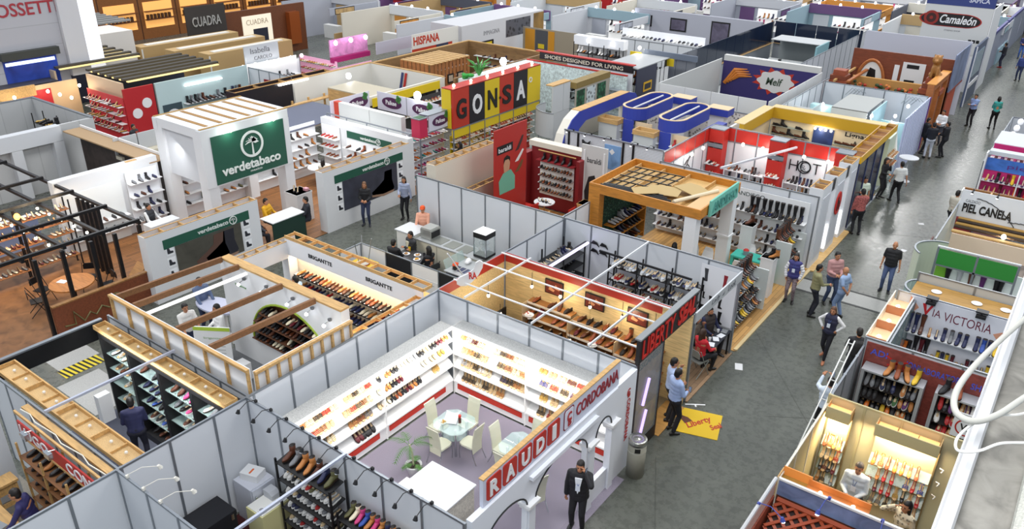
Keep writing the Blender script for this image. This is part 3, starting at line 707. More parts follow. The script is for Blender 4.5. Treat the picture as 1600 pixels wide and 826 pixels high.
sw=MB();[sw.ell((-7.8+RND.uniform(-.06,.06),11.1+RND.uniform(-.06,.06),.82+.03*RND.random()),.018,.018,.014,n=6,m=4)for _ in range(22)]
q=obj('sweets',sw,M('#b98a3a'),t.children[0]);q['kind']='stuff'
def palm(loc,label,h=1.1,n=9):
 t=Tg('potted_palm',label,'plant',loc);x,y,z=loc
 obj('pot',MB().lathe((x,y,z),[(.11,0),(.17,.26),(.19,.3),(.16,.3),(.15,.24)],18),WHITE,t,True);obj('soil',MB().lathe((x,y,z+.25),[(.14,0),(.14,.02)],14),M('#33271c'),t)
 obj('stem',MB().tube([(x,y,z+.26),(x-.05,y+.02,z+.6),(x-.12,y+.03,z+.75)],.02,7),M('#b9b49a'),t)
 for i in range(n):
  a=2*PI*i/n+RND.uniform(-.2,.2);L=RND.uniform(.4,.62);base=Vector((x-.12,y+.03,z+.72))if i%3 else Vector((x+.03,y,z+.3));L=L if i%3 else L*.6
  mb=MB();P=[base+Vector((math.cos(a)*L*s,math.sin(a)*L*s,L*(.75*s-.85*s*s)))for s in(0,.25,.5,.75,1)]
  mb.tube(P,.006,5)
  for s in range(10):
   f=.2+.08*s;k=min(3,int(f*4));p=P[k].lerp(P[k+1],f*4-k);d=(P[k+1]-P[k]).normalized();sd=d.cross(Vector((0,0,1))).normalized()
   for q in(-1,1):
    tip=p+(sd*q*.9+d*.7-Vector((0,0,.25))).normalized()*.16*(1.15-f*.6);w=d*.013
    mb.add([p-w,p+w,tip],[(0,1,2)]);mb.add([p-w,p+w,tip+Vector((0,0,.004))],[(0,2,1)])
  obj('frond',mb,M('#4c7a34',.5),t)
palm((-9.75,9.72,.012),'potted palm with arching fronds in white pot beside counter')
t=Tg('white_counter','square white counter block behind the lettered sign','counter',(-8.35,8.92,0))
obj('top',MB().box(-8.93,-7.76,8.4,9.45,.97,1.0),M('#eceef0'),t);obj('body',MB().box(-8.9,-7.8,8.44,9.42,.012,.968),M('#c9c4b8',.6,kind='speck',noise=30),t)
for i,(x,y,h)in enumerate(((-9.5,8.7,.22),(-9.3,9.1,.34))):Sl('display_block',MB().box(x-.25,x+.25,y-.2,y+.2,.013,.013+h),M('#f2f2f0'),['low','taller'][i]+' white display block beside the square counter','display block')
# (bags)
def bag(x,y,h,w,col,label,z=.013,rz=0):
 t=Tg('handbag',label,'bag',(x,y,z));f=Fr((x,y,z),(math.cos(rz),math.sin(rz),0))
 obj('body',MB().prism(f,[(-w,0),(w,0),(w*1.05,h*.5),(w*.7,h),(-w*.7,h),(-w*1.05,h*.5)],-.09,.09),M(col,.5),t)
 obj('handle',MB().tube([f(-w*.4,h,0),f(-w*.3,h*1.5,0),f(w*.3,h*1.5,0),f(w*.4,h,0)],.012,6),M(col,.4),t)
bag(-7.6,8.35,.34,.2,'#141416','black handbag on carpet at counter corner, nearest wall');bag(-7.5,8.75,.38,.17,'#141416','second black handbag on carpet beside the counter');bag(-7.45,9.2,.4,.15,'#1a1a1c','black bag farthest along the counter side');bag(-7.1,8.3,.26,.22,'#2a2018','dark brown bag with orange trim on carpet')
# bin, floor mat, standee by the aisle
t=Tg('litter_bin','tall metal litter bin with steel top at the aisle corner','bin',(-5.92,12.72,0))
obj('body',MB().lathe((-5.92,12.72,0),[(.2,.0),(.2,.86)],28),M('#8d8c80',.5),t,True);obj('band',MB().lathe((-5.92,12.72,.66),[(.203,0),(.203,.03)],28),M('#b3b2a8',.4),t)
obj('top',MB().lathe((-5.92,12.72,.861),[(.205,0),(.205,.10),(.19,.125),(.12,.09),(.03,.12),(.001,.13)],28),M('#b9bab4',.25,.9),t,True);obj('slot',MB().fbox(Fr((-5.82,12.545,.78),(.86,.5,0)),-.06,.06,-.05,.05,-.01,.012),BLACK,t)
t=Tg('floor_mat','yellow floor mat with red script lettering on the aisle','mat',(-5.55,15.25,0));f=FZ(-5.55,15.25,.001,.28)
obj('mat',MB().fbox(f,-.5,.5,-.5,.5,0,.012),M('#d9b41e',.7),t)
f2=Fr((-5.55,15.25,.013),(.5,.866,0),(-.866,.5,0))
Tx('Liberty',f2,-.35,-.12,.72,.26,M('#b3261c'),t,.004,.001,.02,.3);Tx('Seal',f2,.12,-.36,.34,.18,M('#b3261c'),t,.004,.001,.02,.3)
obj('boot_print',MB().prism(f2,[(-.32,.12),(-.1,.14),(-.12,.3),(-.2,.42),(-.3,.38)],.001,.004),M('#5a3020'),t)
# ---------------------------------------------------------------- generic stand fittings
def rack(label,fr,L,zs,depth=.35,col=BLACK,h=None,bays=1,shelfmat=None,truss=False,tilt=0.0,name='shoe_rack',group=None):
 """open metal rack: a along, c out of the back plane"""
 h=h or zs[0]+.3
 t=Tg(name,label,'shelf',tuple(fr(L/2,0,depth/2)),group)
 for i in range(bays+1):
  a=L*i/bays
  for c in(.02,depth-.02):
   obj('upright',MB().fbox(fr,a-.018,a+.018,0.003,h,c-.018,c+.018),col,t)
  if truss:
   mb=MB();k=int(h/.25)
   for j in range(k):mb.bar(fr(a,j*.25+.02,.02 if j%2 else depth-.02),fr(a,j*.25+.25,depth-.02 if j%2 else.02),.015)
   obj('truss_bracing',mb,col,t)
 for z in zs:obj('shelf',MB().hexa([fr(0.02,z-.02-tilt,depth),fr(L-.02,z-.02-tilt,depth),fr(L-.02,z-.02+tilt,.045),fr(.02,z-.02+tilt,.045),fr(.02,z-tilt,depth),fr(L-.02,z-tilt,depth),fr(L-.02,z+tilt,.045),fr(.02,z+tilt,.045)]),shelfmat or col,t)
 return t
def SSh(fr,L,zs,depth,n,types,cols,where,skip=.05,face=None,pair=False,sc=1.0,sole=None,tilt=0,seq=None):
 for i,z in enumerate(zs):
  f=face or(fr.n.x,fr.n.y)
  ty=types[i%len(types)]if isinstance(types[0],list)else types
  co=cols[i%len(cols)]if isinstance(cols[0],list)else cols
  SRw(fr(.08,z+.004,depth*.5),fr(L-.08,z+.004,depth*.5),n if isinstance(n,int)else n[i],f,ty,co,'%s shelf of %s'%(ORD[i],where),where,pair=pair,skip=skip,sc=sc,sole=sole,tilt=tilt)
def wallshelves(label,fr,L,zs,depth=.25,mat=WHITE,th=.025,name='wall_shelf',ends=False,group=None):
 """boards fixed on a wall; each board is a part of one fitting"""
 t=Tg('shelf_set',label,'shelf',tuple(fr(L/2,zs[-1],depth/2)),group)
 for z in zs:obj('shelf',MB().fbox(fr,0,L,z-th,z,.012,depth),mat,t)
 if ends:
  for a in(0,L):obj('end_panel',MB().fbox(fr,a-.02,a+.0 if a==0 else a+.02,min(zs)-.05,max(zs)+.3,.012,depth),mat,t)
 return t
def ladder_box(label,fr,L,w,n,z,mat=PINE,bulbs=True,glow=None,power=0,floor='#c9a875',cross=2):
 """long open timber light box: a along, c across, z height"""
 t=Tg('light_box',label,'light box',tuple(fr(L/2,z,w/2)))
 obj('side_rail',MB().fbox(fr,0,L,z,z+.09,0,.03),mat,t);obj('side_rail',MB().fbox(fr,0,L,z,z+.09,w-.03,w),mat,t)
 obj('bottom_board',MB().fbox(fr,.0,L,z-.015,z-.001,.0,w),M(floor,.7,kind='speck'),t)
 for i in range(n*cross+1):
  a=L*i/(n*cross);obj('cross_slat',MB().fbox(fr,max(0,a-.015),min(L,a+.015),z,z+(.09 if i%cross==0 else.05),.031,w-.031),mat,t)
 if bulbs:
  for i in range(n):
   for q in(.3,.7):
    p=fr(L*(i+q)/n,z+.02,w*.45);b=obj('bulb',MB().ell(p+Vector((0,0,.035)),.035,.035,.035,n=8,m=5),BULB if glow else M('#e6e2d8',.3),t)
 return t
def HWl(label,fr,L,h,th,mat,n=6,z0=0,top=PINE,name='hollow_wall',cat='partition wall',front=None):
 """thick wall with an open timber-braced top; fr.n is the front"""
 t=Tg(name,label,cat,tuple(fr(L/2,z0,-th/2)))
 obj('front_face',MB().fbox(fr,0,L,z0,h,-.02,0),mat,t);obj('back_face',MB().fbox(fr,0,L,z0,h,-th,-th+.02),mat,t)
 for a in(0,L-.02):obj('end_face',MB().fbox(fr,a,a+.02,z0,h,-th+.021,-.021),mat,t)
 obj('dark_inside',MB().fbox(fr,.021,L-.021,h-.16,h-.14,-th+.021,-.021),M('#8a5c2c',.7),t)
 for i in range(n+1):
  a=min(max(L*i/n,.035),L-.035);obj('top_brace',MB().fbox(fr,a-.014,a+.014,h-.1,h-.004,-th+.021,-.021),top,t)
 obj('top_edge',MB().fbox(fr,0,L,h+.001,h+.02,-.035,0).fbox(fr,0,L,h+.001,h+.02,-th,-th+.035),top,t)
 return t
def flatsign(name,fr,a0,a1,b0,b1,mat,label,th=.03,c=0,cat='sign'):
 t=Tg(name,label,cat,tuple(fr((a0+a1)/2,b0,c)));obj('board',MB().fbox(fr,a0,a1,b0,b1,c,c+th),mat,t);return t
def beam(p,q,w,h,mat,label,name='timber_beam',cat='beam',group=None):
 return Sl(name,MB().bar(p,q,w,h),mat,label,cat,group)
def GLp(loc,label,e=18,color=(1,.86,.62),r=.04,cord=0,name='hanging_bulb',mat=None,group=None):
 x,y,z=loc;t=Tg(name,label,'lamp',loc,group)
 if cord:obj('cord',MB().tube([(x,y,z+.05),(x,y,z+cord)],.006,6),BLACK,t)
 obj('socket',MB().tube([(x,y,z+.03),(x,y,z+.075)],.022,8),BLACK if cord else WHITE,t)
 obj('bulb',MB().ell((x,y,z),r,r,r*1.2,n=10,m=6),mat or BULB,t)
 if e:
  l=bpy.data.lights.new('bulb_light','POINT');l.energy=e;l.color=color;l.shadow_soft_size=.05
  o=bpy.data.objects.new('bulb_light',l);COL.objects.link(o);o.location=(x,y,z-.08)
 return t
# ---------------------------------------------------------------- sneaker stand at the bottom
rug('dark_red_carpet',-11.8,-6.4,4.7,7.25,M('#4a1c1e',.95,kind='speck'),'dark red carpet of the sneaker stand')
for i,x in enumerate([-11.55+.46*k for k in range(11)]):
 SpA((x,7.3,ZP),(.1,-1,0),.42,'black arm lamp on sneaker wall, %s from the long white wall'%ORD[i],group='black arm lamps over sneaker racks',lamp=M('#d9dde2',.3))
LC=['white','grey','navy','white','red','beige','black','olive','white']
fr=FY(-10.5,7.25);r1=rack('black shoe rack full of sneakers with boots on its top',fr,1.5,[1.95,1.55,1.2,.85,.5,.15],.42,h=2.0,tilt=.03)
SSh(fr,1.5,[1.95],.42,7,['ankle_boot'],['brown','grey','tan','pink','navy','olive','tan'],'the left sneaker rack',skip=0,sc=1.15)
SSh(fr,1.5,[1.55,1.2,.85,.5,.15],.42,13,['sneaker'],LC,'the lower part of left sneaker rack',skip=0)
fr=FY(-8.85,7.25);r2=rack('black shoe rack with coloured ankle boots above white sneakers',fr,1.75,[1.5,1.15,.8,.45,.1],.42,h=1.6,tilt=.03)
SSh(fr,1.75,[1.5],.42,13,['ankle_boot'],['olive','blue','pink','tan','brown','wine','tan','cream','navy','olive','brown','tan','grey'],'the right sneaker rack',skip=0)
SSh(fr,1.75,[1.15,.8,.45,.1],.42,15,['sneaker'],['white','white','red','beige','grey','black'],'the lower part of right sneaker rack',skip=0)
fr=FY(-7.0,7.2);rack('low black rack of dark trainers at the aisle end',fr,.75,[1.0,.65,.3],.4,h=1.05);SSh(fr,.75,[1.0,.65,.3],.4,6,['sneaker'],['black','grey','navy','white'],'the low aisle-end rack')
t=Tg('mini_fridge','small white refrigerator with papers on top beside the sneaker rack','refrigerator',(-11.45,6.9,.013))
obj('body',MB().box(-11.75,-11.2,6.65,7.2,.014,.95),M('#c9ccd6',.4),t);dr=obj('door',MB().box(-11.2+.002,-11.15,6.66,7.19,.05,.94),M('#bfc3ce',.4),t);obj('handle',MB().box(-11.148,-11.12,6.7,6.73,.5,.8),CHROME,dr)
t=Tg('carton','open white carton of papers on top of the refrigerator','box',(-11.5,6.95,.952));f=FZ(-11.5,6.95,.952,.3);obj('box',MB().fbox(f,-.2,.2,-.15,.15,0,.16),WHITE,t);obj('print',MB().fbox(f,-.02,.02,-.1,.05,.161,.164),M('#d9642a'),t)
t=Tg('side_table','small table under a pale yellow cloth beside the sneaker rack','table',(-10.95,6.75,.013));obj('cloth',MB().box(-11.12,-10.62,6.45,7.1,.02,.74),M('#d6d29a',.8),t);obj('table_top',MB().box(-11.1,-10.64,6.47,7.08,.741,.76),M('#e6e6e0'),t)
Sl('tape_roll',MB().lathe((-10.75,6.55,.762),[(.07,0),(.07,.05),(.045,.05),(.045,0)],16),WHITE,'white tape roll on the yellow cloth table','tape')
Sl('till',MB().prism(Fr((-10.95,6.95,.762),(1,0,0)),[(-.13,0),(.13,0),(.13,.1),(.05,.16),(-.13,.16)],-.1,.1),M('#b9bcc2'),'small pale till on the yellow cloth table','till')
t=Tg('water_bottles','shrink-wrapped pack of blue water bottles on the carpet','water bottles',(-10.7,6.0,.013))
wb=MB()
for i in range(4):
 for j in range(3):wb.lathe((-10.95+.13*i,5.85+.13*j,.014),[(.055,0),(.055,.2),(.02,.26),(.02,.29)],10)
obj('bottle_pack',wb,M('#7d9ad0',.15,alpha=.8),t);t['label']='shrink-wrapped pack of blue water bottles below the yellow cloth table'
t=Tg('travel_trunk','big black travel trunk standing by the panel wall','trunk',(-11.45,5.75,.013));f=FX(-11.75,5.3,.013)
obj('body',MB().fbox(f,0,.95,0.002,.7,0,.6),M('#15151b',.7,kind='speck'),t);obj('lid',MB().fbox(f,-.01,.96,.702,.8,-.005,.61),M('#17171d',.7,kind='speck'),t)
for a in(.1,.85):obj('catch',MB().fbox(f,a-.03,a+.03,.62,.76,.611,.63),CHROME,t)
def armchair(x,y,rz,label,seatc='#5a1416'):
 t=Tg('tub_chair',label,'chair',(0,0,0))
 obj('seat',MB().lathe((0,0,.40),[(.22,0),(.24,.03),(.22,.06)],18),M(seatc),t);b=MB();ring(b,FZ(0,0,.46),0,0,.2,.235,0,.3,0,18,PI*.95,PI*2.05);obj('backrest',b,M('#1d1d24'),t)
 obj('rim',MB().tube([(.235*math.cos(a),.235*math.sin(a),.77)for a in[PI*.95+PI*1.1*i/14 for i in range(15)]],.014,6),CHROME,t)
 for a in(.7,2.3,3.9,5.5):obj('leg',MB().tube([(.2*math.cos(a),.2*math.sin(a),.4),(.23*math.cos(a),.23*math.sin(a),.012)],.013,6),CHROME,t)
 t.location=(x,y,.003);t.rotation_euler=(0,0,rz);return t
armchair(-10.85,5.35,.6,'round chrome-rimmed tub chair, empty, right of the black trunk');armchair(-10.95,4.95,.4,'round tub chair under the seated person in patterned white')
Ps('person in patterned white shirt seated in tub chair by the black trunk',(-10.95,4.9,0),.4,'low','sit',shirt='#d9dde4',hair='#15110f',seat=.45,shirtmat=M('#d3d9e6',.7,kind='pattern',noise=18))
t=Tg('display_shelf','small glass case with pale cosmetics beside the low wall','display',(-11.3,4.9,.013));obj('case',MB().box(-11.5,-11.1,4.72,5.1,.014,.8),M('#b9c4cf',.3),t);gm=MB();[gm.ell((-11.45+.1*i,4.8+.1*j,.83),.04,.04,.03,n=7,m=4)for i in range(4)for j in range(3)];q=obj('pots',gm,M('#e8d9b8'),t);q['kind']='stuff'
for i,(x,c)in enumerate(((-11.5,0),(-11.0,0),(-10.5,0))):SpA((x,4.62,ZP),(.5,1,0),.5,'white arm lamp on lowest panel wall, %s from the corner'%ORD[i],head=M('#d9d6cc'),group='white arm lamps of the lowest wall',lamp=WHITE)
for a,b,c,lb in((-14.46,4.65,7.4,'black shoe stand and the man in navy'),(-9.0,4.65,7.3,'sneaker racks')):beam((a,b,2.56),(a,c,2.56),.05,.05,M('#b9bfd0',.4,.4),'pale metal tie bar crossing over the '+lb,'tie_bar','bar')
t=Tg('white_carton','white carton standing behind the lowest wall at the picture edge','box',(-11.3,3.1,0));obj('box',MB().box(-11.6,-11.1,2.9,3.5,.005,1.1),M('#d9d9dc'),t);obj('flap',MB().fbox(FZ(-11.35,3.2,1.101,.3),-.22,.22,-.28,.28,0,.01),M('#c9c9cc'),t)
# ---------------------------------------------------------------- red-signed shoe stand at lower left (Lego Conti)
rug('wood_floor',-17.1,-11.95,1.0,4.5,M('#8a8478',.6,kind='speck'),'grey floor covering of the red-signed stand at lower left')
WRn('x',4.72,-17.2,-11.95,'panel wall behind the timber light boxes at lower left',2.4,n=6)
ladder_box('timber light box with bulbs running behind the red sign',FY(-17.1,5.25),5.1,.42,4,2.3)
Sl('timber_ledge',MB().box(-15.3,-11.95,4.55,4.68,2.3,2.36).box(-15.3,-11.95,4.4,4.44,2.3,2.36),PINE,'double timber ledge with loose cables along top of red sign','ledge')
cb=MB();P=[(-15.2+.33*i,4.5+.035*math.sin(i*2.1),2.375+.01*math.sin(i))for i in range(11)];Sl('cable',cb.tube(P,.012,5),M('#d9d6c8'),'loose pale cable lying along the timber ledge above the red sign','cable')
f=FY(-15.05,4.36);t=flatsign('shop_sign',f,0,3.1,1.95,2.28,M('#b3231d',.5),'red sign board with white serif letters at lower left')
Tx('LUGO',f,.08,1.99,1.12,.24,WHITE,t,.012,.031,.008);Tx('CONTI',f,1.85,1.99,1.22,.24,WHITE,t,.012,.031,.008)
for i,x in enumerate((-14.45,-13.55)):
 l=Tg('flood_lamp','%s silver flood lamp in front of the red lettered sign'%['left','right'][i],'lamp',(x,4.2,2.28));obj('housing',MB().fbox(FY(x,4.25,2.2),-.1,.1,0,.13,0,.08),CHROME,l);obj('bracket',MB().bar((x,4.22,2.33),(x,4.34,2.3),.02),CHROME,l)
obj('frame',MB().fbox(f,-.05,3.12,1.9,1.949,.0,.04),PINE,t)
fr=FY(-15.0,4.62);shelfm=M('#7a4f2a',.6,kind='wood')
rack('timber shoe shelves below the red lettered sign',fr,2.9,[1.55,1.2,.85,.5,.15],.45,PINE,1.85,3,shelfm,name='shoe_shelf')
SSh(fr,2.9,[1.55,1.2,.85,.5],.45,12,['dress_shoe','ankle_boot'],['black','black','brown','black','tan','wine'],'timber shelves under the red sign',skip=.03,sc=1.1)
t=WRn('y',-15.9,2.0,4.3,'white wall with pine framed panel left of timber shoe shelves',2.35,n=1,post=False)
obj('door_frame',MB().fbox(FX(-15.89,2.3),0,.03,.1,2.0,0,.03).fbox(FX(-15.89,2.3),1.3,1.33,.1,2.0,0,.03).fbox(FX(-15.89,2.3),.031,1.299,1.97,2.0,0,.03),PINE,t)
t=Tg('timber_stool','tall pine stool with two square holes against white wall','stool',(-15.2,3.85,0));f=FX(-15.25,3.6)
obj('seat',MB().fbox(f,0,.45,.98,1.03,-.15,.2),PINE,t)
for a in(.02,.38):obj('leg',MB().fbox(f,a,a+.05,.013,.979,-.1,.15),PINE,t)
obj('panel',MB().fbox(f,.071,.379,.75,.97,.1,.13).fbox(f,.071,.379,.45,.55,.1,.13).fbox(f,.071,.379,.15,.25,.1,.13),PINE,t)
t=Tg('timber_counter','timber counter with pencil case where the man in blue leans','counter',(-13.9,3.4,0));obj('top',MB().box(-15.2,-12.9,3.1,3.55,.85,.9),PINE,t)
for x in(-15.1,-14.05,-13.0):obj('leg',MB().box(x-.04,x+.04,3.2,3.45,.013,.849),PINE,t)
Sl('pencil_case',MB().fbox(FZ(-14.1,3.25,.902,.2),-.16,.16,-.09,.09,0,.09),M('#8a8f94'),'grey pencil case on the timber counter','case')
Ps('man in blue shirt leaning over timber counter below the red sign',(-13.75,3.75,0),2.5,((-.3,.42,.98),(.1,.2,1.05)),'stand',shirt='#2c2a5c',pants='#16161c',lean=.25,h=1.7)
# ---------------------------------------------------------------- black shoe stand with the man in navy
rug('dark_grey_carpet',-17.15,-11.95,4.8,7.3,M('#4c4f5c',.95,kind='speck'),'dark blue-grey carpet where the man in navy stands')
WRn('x',7.38,-17.15,-11.95,'grey panel wall behind the black framed shoe stand',ZP-.05,n=6)
fr=FY(-16.75,7.3)
ladder_box('timber light box with bulbs over the black framed shoe stand',FY(-16.95,7.2),4.95,.3,4,2.42,floor='#b99a66')
t=Tg('display_stand','black framed white shoe stand with four lit bays','display',(-14.5,7.1,.013));L=4.75
obj('back',MB().fbox(fr,0,L,.15,2.38,.0,.03),M('#e8eaec'),t);obj('plinth',MB().fbox(fr,0,L,.014,.2,.0,.42),BLACK,t);obj('header',MB().fbox(fr,0,L,2.3,2.4,.0,.42),BLACK,t)
for i in range(5):obj('post',MB().fbox(fr,L*i/4-.05 if i else 0,L*i/4+.05 if i<4 else L,.201,2.299,.031,.42),BLACK,t)
for i in range(4):
 for z in(1.85,1.45,1.05,.6):obj('glass_shelf',MB().fbox(fr,L*i/4+.055,L*(i+1)/4-.055,z-.012,z,.031,.36),GLASS,t)
for i in range(4):
 SSh(Fr(fr(L*i/4+.06,0),(1,0,0)),L/4-.12,[1.85,1.45,1.05,.6,.205],.36,4,['flat_shoe','sneaker','ankle_boot']if i else['sandal','flat_shoe'],[['white','cream','white','brown'],['black','blue','navy','brown'],['grey','brown','pink','black'],['white','grey','olive','black']][i],'%s bay of the black shoe stand'%ORD[i],skip=.12,sc=1.1)
area_to('stand_lamp_light',(-14.4,6.7,2.5),(-14.4,7.2,1.0),(1,0,0),4.4,.1,40)
t=Tg('black_fascia_wall','black fascia wall at the aisle end of the black shoe stand','partition wall',(-17.25,5.9,0))
obj('board',MB().box(-17.28,-17.22,4.85,7.25,1.95,2.4),BLACK,t);obj('top_rail',MB().box(-17.3,-17.2,4.85,7.25,2.401,2.44),ALU,t)
for y in(4.88,7.2):obj('post',MB().box(-17.28,-17.22,y-.03,y+.03,.013,1.949),BLACK,t)
Sl('white_plinth',MB().box(-17.0,-16.8,6.55,6.85,.013,.75),WHITE,'white plinth at left end of the black shoe stand','plinth')
Ps('man in navy jacket standing on dark carpet by the black shoe stand',(-14.75,6.35,0),-.9+PI*.62,'front','stand',shirt='#23264a',pants='#1b1c2a',hair='#15100e',lean=.12)
# ---------------------------------------------------------------- timber stand with curved white wall (Brigantte)
rug('grey_carpet',-17.2,-11.95,7.5,12.95,M('#6c6e70',.9,kind='speck'),'grey carpet of the timber framed stand')
def stud_wall(label,fr,L,z0,z1,n,mat=WHITE):
 t=Tg('stud_wall',label,'partition wall',tuple(fr(L/2,0,0)))
 obj('sheet',MB().fbox(fr,0,L,z0,z1,-.02,0),mat,t)
 for i in range(n+1):a=min(max(L*i/n,.03),L-.03);obj('stud',MB().fbox(fr,a-.025,a+.025,z0,z1-.061,.001,.06),PINE,t)
 obj('top_plate',MB().fbox(fr,-.0,L,z1-.06,z1+.0,.0011,.08),PINE,t);obj('bottom_plate',MB().fbox(fr,.06,L-.06,z0+.9,z0+.94,.0611,.075),PINE,t)
 return t
stud_wall('pine stud wall with white sheets at front of the timber stand',FY(-17.15,7.55),5.15,.013,3.0,7)
stud_wall('pine stud wall beside the long white wall, timber stand',FX(-11.98,7.62),2.6,.013,2.92,9)
fr=FYp(-13.7,10.5);
BROWNW=M('#6b4426',.6,kind='wood')
for i,x in enumerate((-17.0,-16.3,-14.6,-13.4)):
 beam((x,7.6,2.93),(x,10.42,2.83),.07,.14,M('#7d5430',.6,kind='wood'),'%s brown roof beam from the pine stud wall'%ORD[i].capitalize(),group='brown roof beams')
beam((-16.05,7.58,2.76),(-15.95,10.4,2.76),.08,.05,M('#f2f2ee',emit=.6),'white lamp tube hanging beside second roof beam','tube_lamp','lamp')
# inner white wall with an arched shoe niche
iw=Tg('niche_wall','white inner wall with wide arched niche full of shoes','partition wall',(-14.9,10.5,0));f=FY(-17.1,10.45);IL=4.55
nm=MB();c0,rx,zb,ry=2.55,1.55,.85,1.35
pts=[(c0-rx*math.cos(PI*i/22),zb+ry*math.sin(PI*i/22))for i in range(23)]
for(a,b),(c,d)in zip(pts,pts[1:]):nm.hexa([f(a,b,-.25),f(c,d,-.25),f(c,2.8,-.25),f(a,2.8,-.25),f(a,b,0),f(c,d,0),f(c,2.8,0),f(a,2.8,0)])
nm.fbox(f,0,c0-rx,.013,2.8,-.25,0).fbox(f,c0+rx,IL,.013,2.8,-.25,0).fbox(f,c0-rx,c0+rx,.013,.85,-.25,0)
obj('wall_face',nm,WHITE,iw);obj('niche_back',MB().prism(f,pts,-.27,-.255),M('#6b4026',.6,kind='wood'),iw)
obj('niche_rim',MB().tube([f(a,b,.005)for a,b in pts],.03,6),M('#8fa52e'),iw);obj('top_plate',MB().fbox(f,0,IL,2.801,2.85,-.26,.01),PINE,iw)
for z in(1.75,1.45,1.15,.88):
 hw=rx*math.sqrt(max(.05,1-((z-zb)/ry)**2))-.06;obj('niche_shelf',MB().fbox(f,c0-hw,c0+hw,z-.02,z,-.25,.12),M('#5a3620',.6,kind='wood'),iw)
 SRw(f(c0-hw+.06,z+.004,-.05),f(c0+hw-.06,z+.004,-.05),int(hw*2/.14),(0,-1),['dress_shoe','ankle_boot'],['black','black','brown','black','cream','wine'],'arched niche shelf at %.2f m'%z,'shoes in the arched niche',skip=.03)
Tx('brigantte',f,.5,2.2,.45,.07,M('#4c8a3c'),iw,.006)
for i,(a,b)in enumerate(((1.0,2.55),(1.9,2.62),(2.9,2.62),(3.6,2.6),(4.2,2.5))):
 l=Tg('wall_spotlight','%s small silver spotlight over the arched niche'%ORD[i],'spotlight',tuple(f(a,b,.01)),'spotlights over the arched niche');obj('base',MB().lathe(f(a,b-.02,.06),[(.05,0),(.05,.05)],12),M('#77797c',.3,.8),l);obj('arm',MB().bar(f(a,b,.05),f(a-.06,b-.1,.2),.015),CHROME,l);obj('lamp_head',MB().ell(f(a-.06,b-.12,.2),.045,.045,.04,n=8,m=5),BULBW,l)
t=Tg('info_panel','white leaning info panel with lime top band','sign',(-16.9,9.35,.013));f2=Fr((-16.75,9.1,.013),(.7,.45,0),(0,.05,1));obj('board',MB().fbox(f2,0,.95,0,1.5,0,.04),WHITE,t);obj('band',MB().fbox(f2,0,.95,1.4,1.5,.041,.046),M('#a8c43a'),t);obj('foot',MB().fbox(f2,0,.95,0.0,.16,.041,.046),M('#a8c43a'),t)
Tx('brigantte',f2,.25,1.15,.45,.07,M('#8fa87a'),t,.004,.041)
for i in range(3):obj('text_line',MB().fbox(f2,.2,.8,.95-.1*i,.965-.1*i,.041,.044),M('#9a9d9a'),t)
Sl('white_cube',MB().box(-15.95,-15.6,9.55,9.9,.013,.5),WHITE,'white cube stool beside the lime banded panel','stool')
# back of the stand: lit fascia wall
LIT=M('#f0c890',.5)
t=Tg('back_wall_display','lit white shoe wall with black lettered header, timber stand','display',(-14.6,12.9,.013));f=FY(-17.2,12.93);BL=5.2
obj('wall_sheet',MB().fbox(f,0,BL,.014,2.1,0,.03),M('#e8ddc9'),t);obj('header',MB().fbox(f,0,BL,2.1,2.58,.30,.34),M('#e6e8ec'),t)
obj('header_side',MB().fbox(f,-.04,-.001,.014,2.58,0,.34),WHITE,t)
for a0,s in((.95,'a'),(3.2,'b')):Tx('BRIGANTTE',f,a0,2.28,.95,.12,M('#17171a'),t,.008,.341,.02)
for z,a1 in((1.5,4.2),(1.1,4.9),(.7,4.9)):
 obj('shelf',MB().fbox(f,.15,a1,z-.025,z,.031,.3),WHITE,t);obj('shelf_edge',MB().fbox(f,.15,a1,z-.035,z+.0,.301,.31),M('#1a1a1a'),t)
 SRw(f(.25,z+.004,.17),f(a1-.1,z+.004,.17),int(a1*6),(0,-1),['dress_shoe'],[['cognac','black','tan','brown'],['wine','navy','tan','grey','cream','red'],['black','grey','navy','brown']][0 if z==1.5 else 1 if z==1.1 else 2],'lit shelf at %.1f m, lettered white wall'%z,'shoes on the lettered lit wall',skip=.03,sc=1.1)
lb=Tg('light_box','glowing timber light box over the black lettered header','light box',(-14.6,12.75,2.6))
obj('side_rail',MB().fbox(f,-.04,BL,2.59,2.68,.30,.33),PINE,lb);obj('side_rail',MB().fbox(f,-.04,BL,2.59,2.68,-.03,.0),PINE,lb)
for i in range(12):obj('cross_slat',MB().fbox(f,BL*i/11-.014,BL*i/11+.014,2.59,2.67,.001,.299),PINE,lb)
for i in range(11):
 obj('glow_panel',MB().fbox(f,BL*i/11+.015,BL*(i+1)/11-.015,2.4,2.41,.02,.28),M('#e8a860',emit=.55),lb)
area_to('light_box_glow',(-14.6,12.72,2.2),(-14.6,12.85,1.1),(1,0,0),4.8,.1,36,(1,.83,.6))
lb=Tg('light_box','glowing timber light box along the long white wall','light box',(-12.05,11.7,2.6));f=FXn(-11.9,12.6)
obj('side_rail',MB().fbox(f,0,2.3,2.35,2.44,.30,.33),PINE,lb);obj('side_rail',MB().fbox(f,0,2.3,2.35,2.44,0.0,.03),PINE,lb)
for i in range(6):obj('cross_slat',MB().fbox(f,2.3*i/5-.014,2.3*i/5+.014,2.35,2.43,.031,.299),PINE,lb)
for i in range(5):obj('glow_panel',MB().fbox(f,2.3*i/5+.015,2.3*(i+1)/5-.015,2.28,2.29,.03,.29),M('#e8a860',emit=.7),lb)
fr=FXn(-11.95,12.5);wallshelves('white shoe shelves under light box by the long white wall',fr,2.1,[1.5,1.1,.7,.35],.3);SSh(fr,2.1,[1.5,1.1,.7,.35],.3,12,['dress_shoe','flat_shoe'],['tan','black','cream','red','brown'],'side shelves of the lettered lit wall')
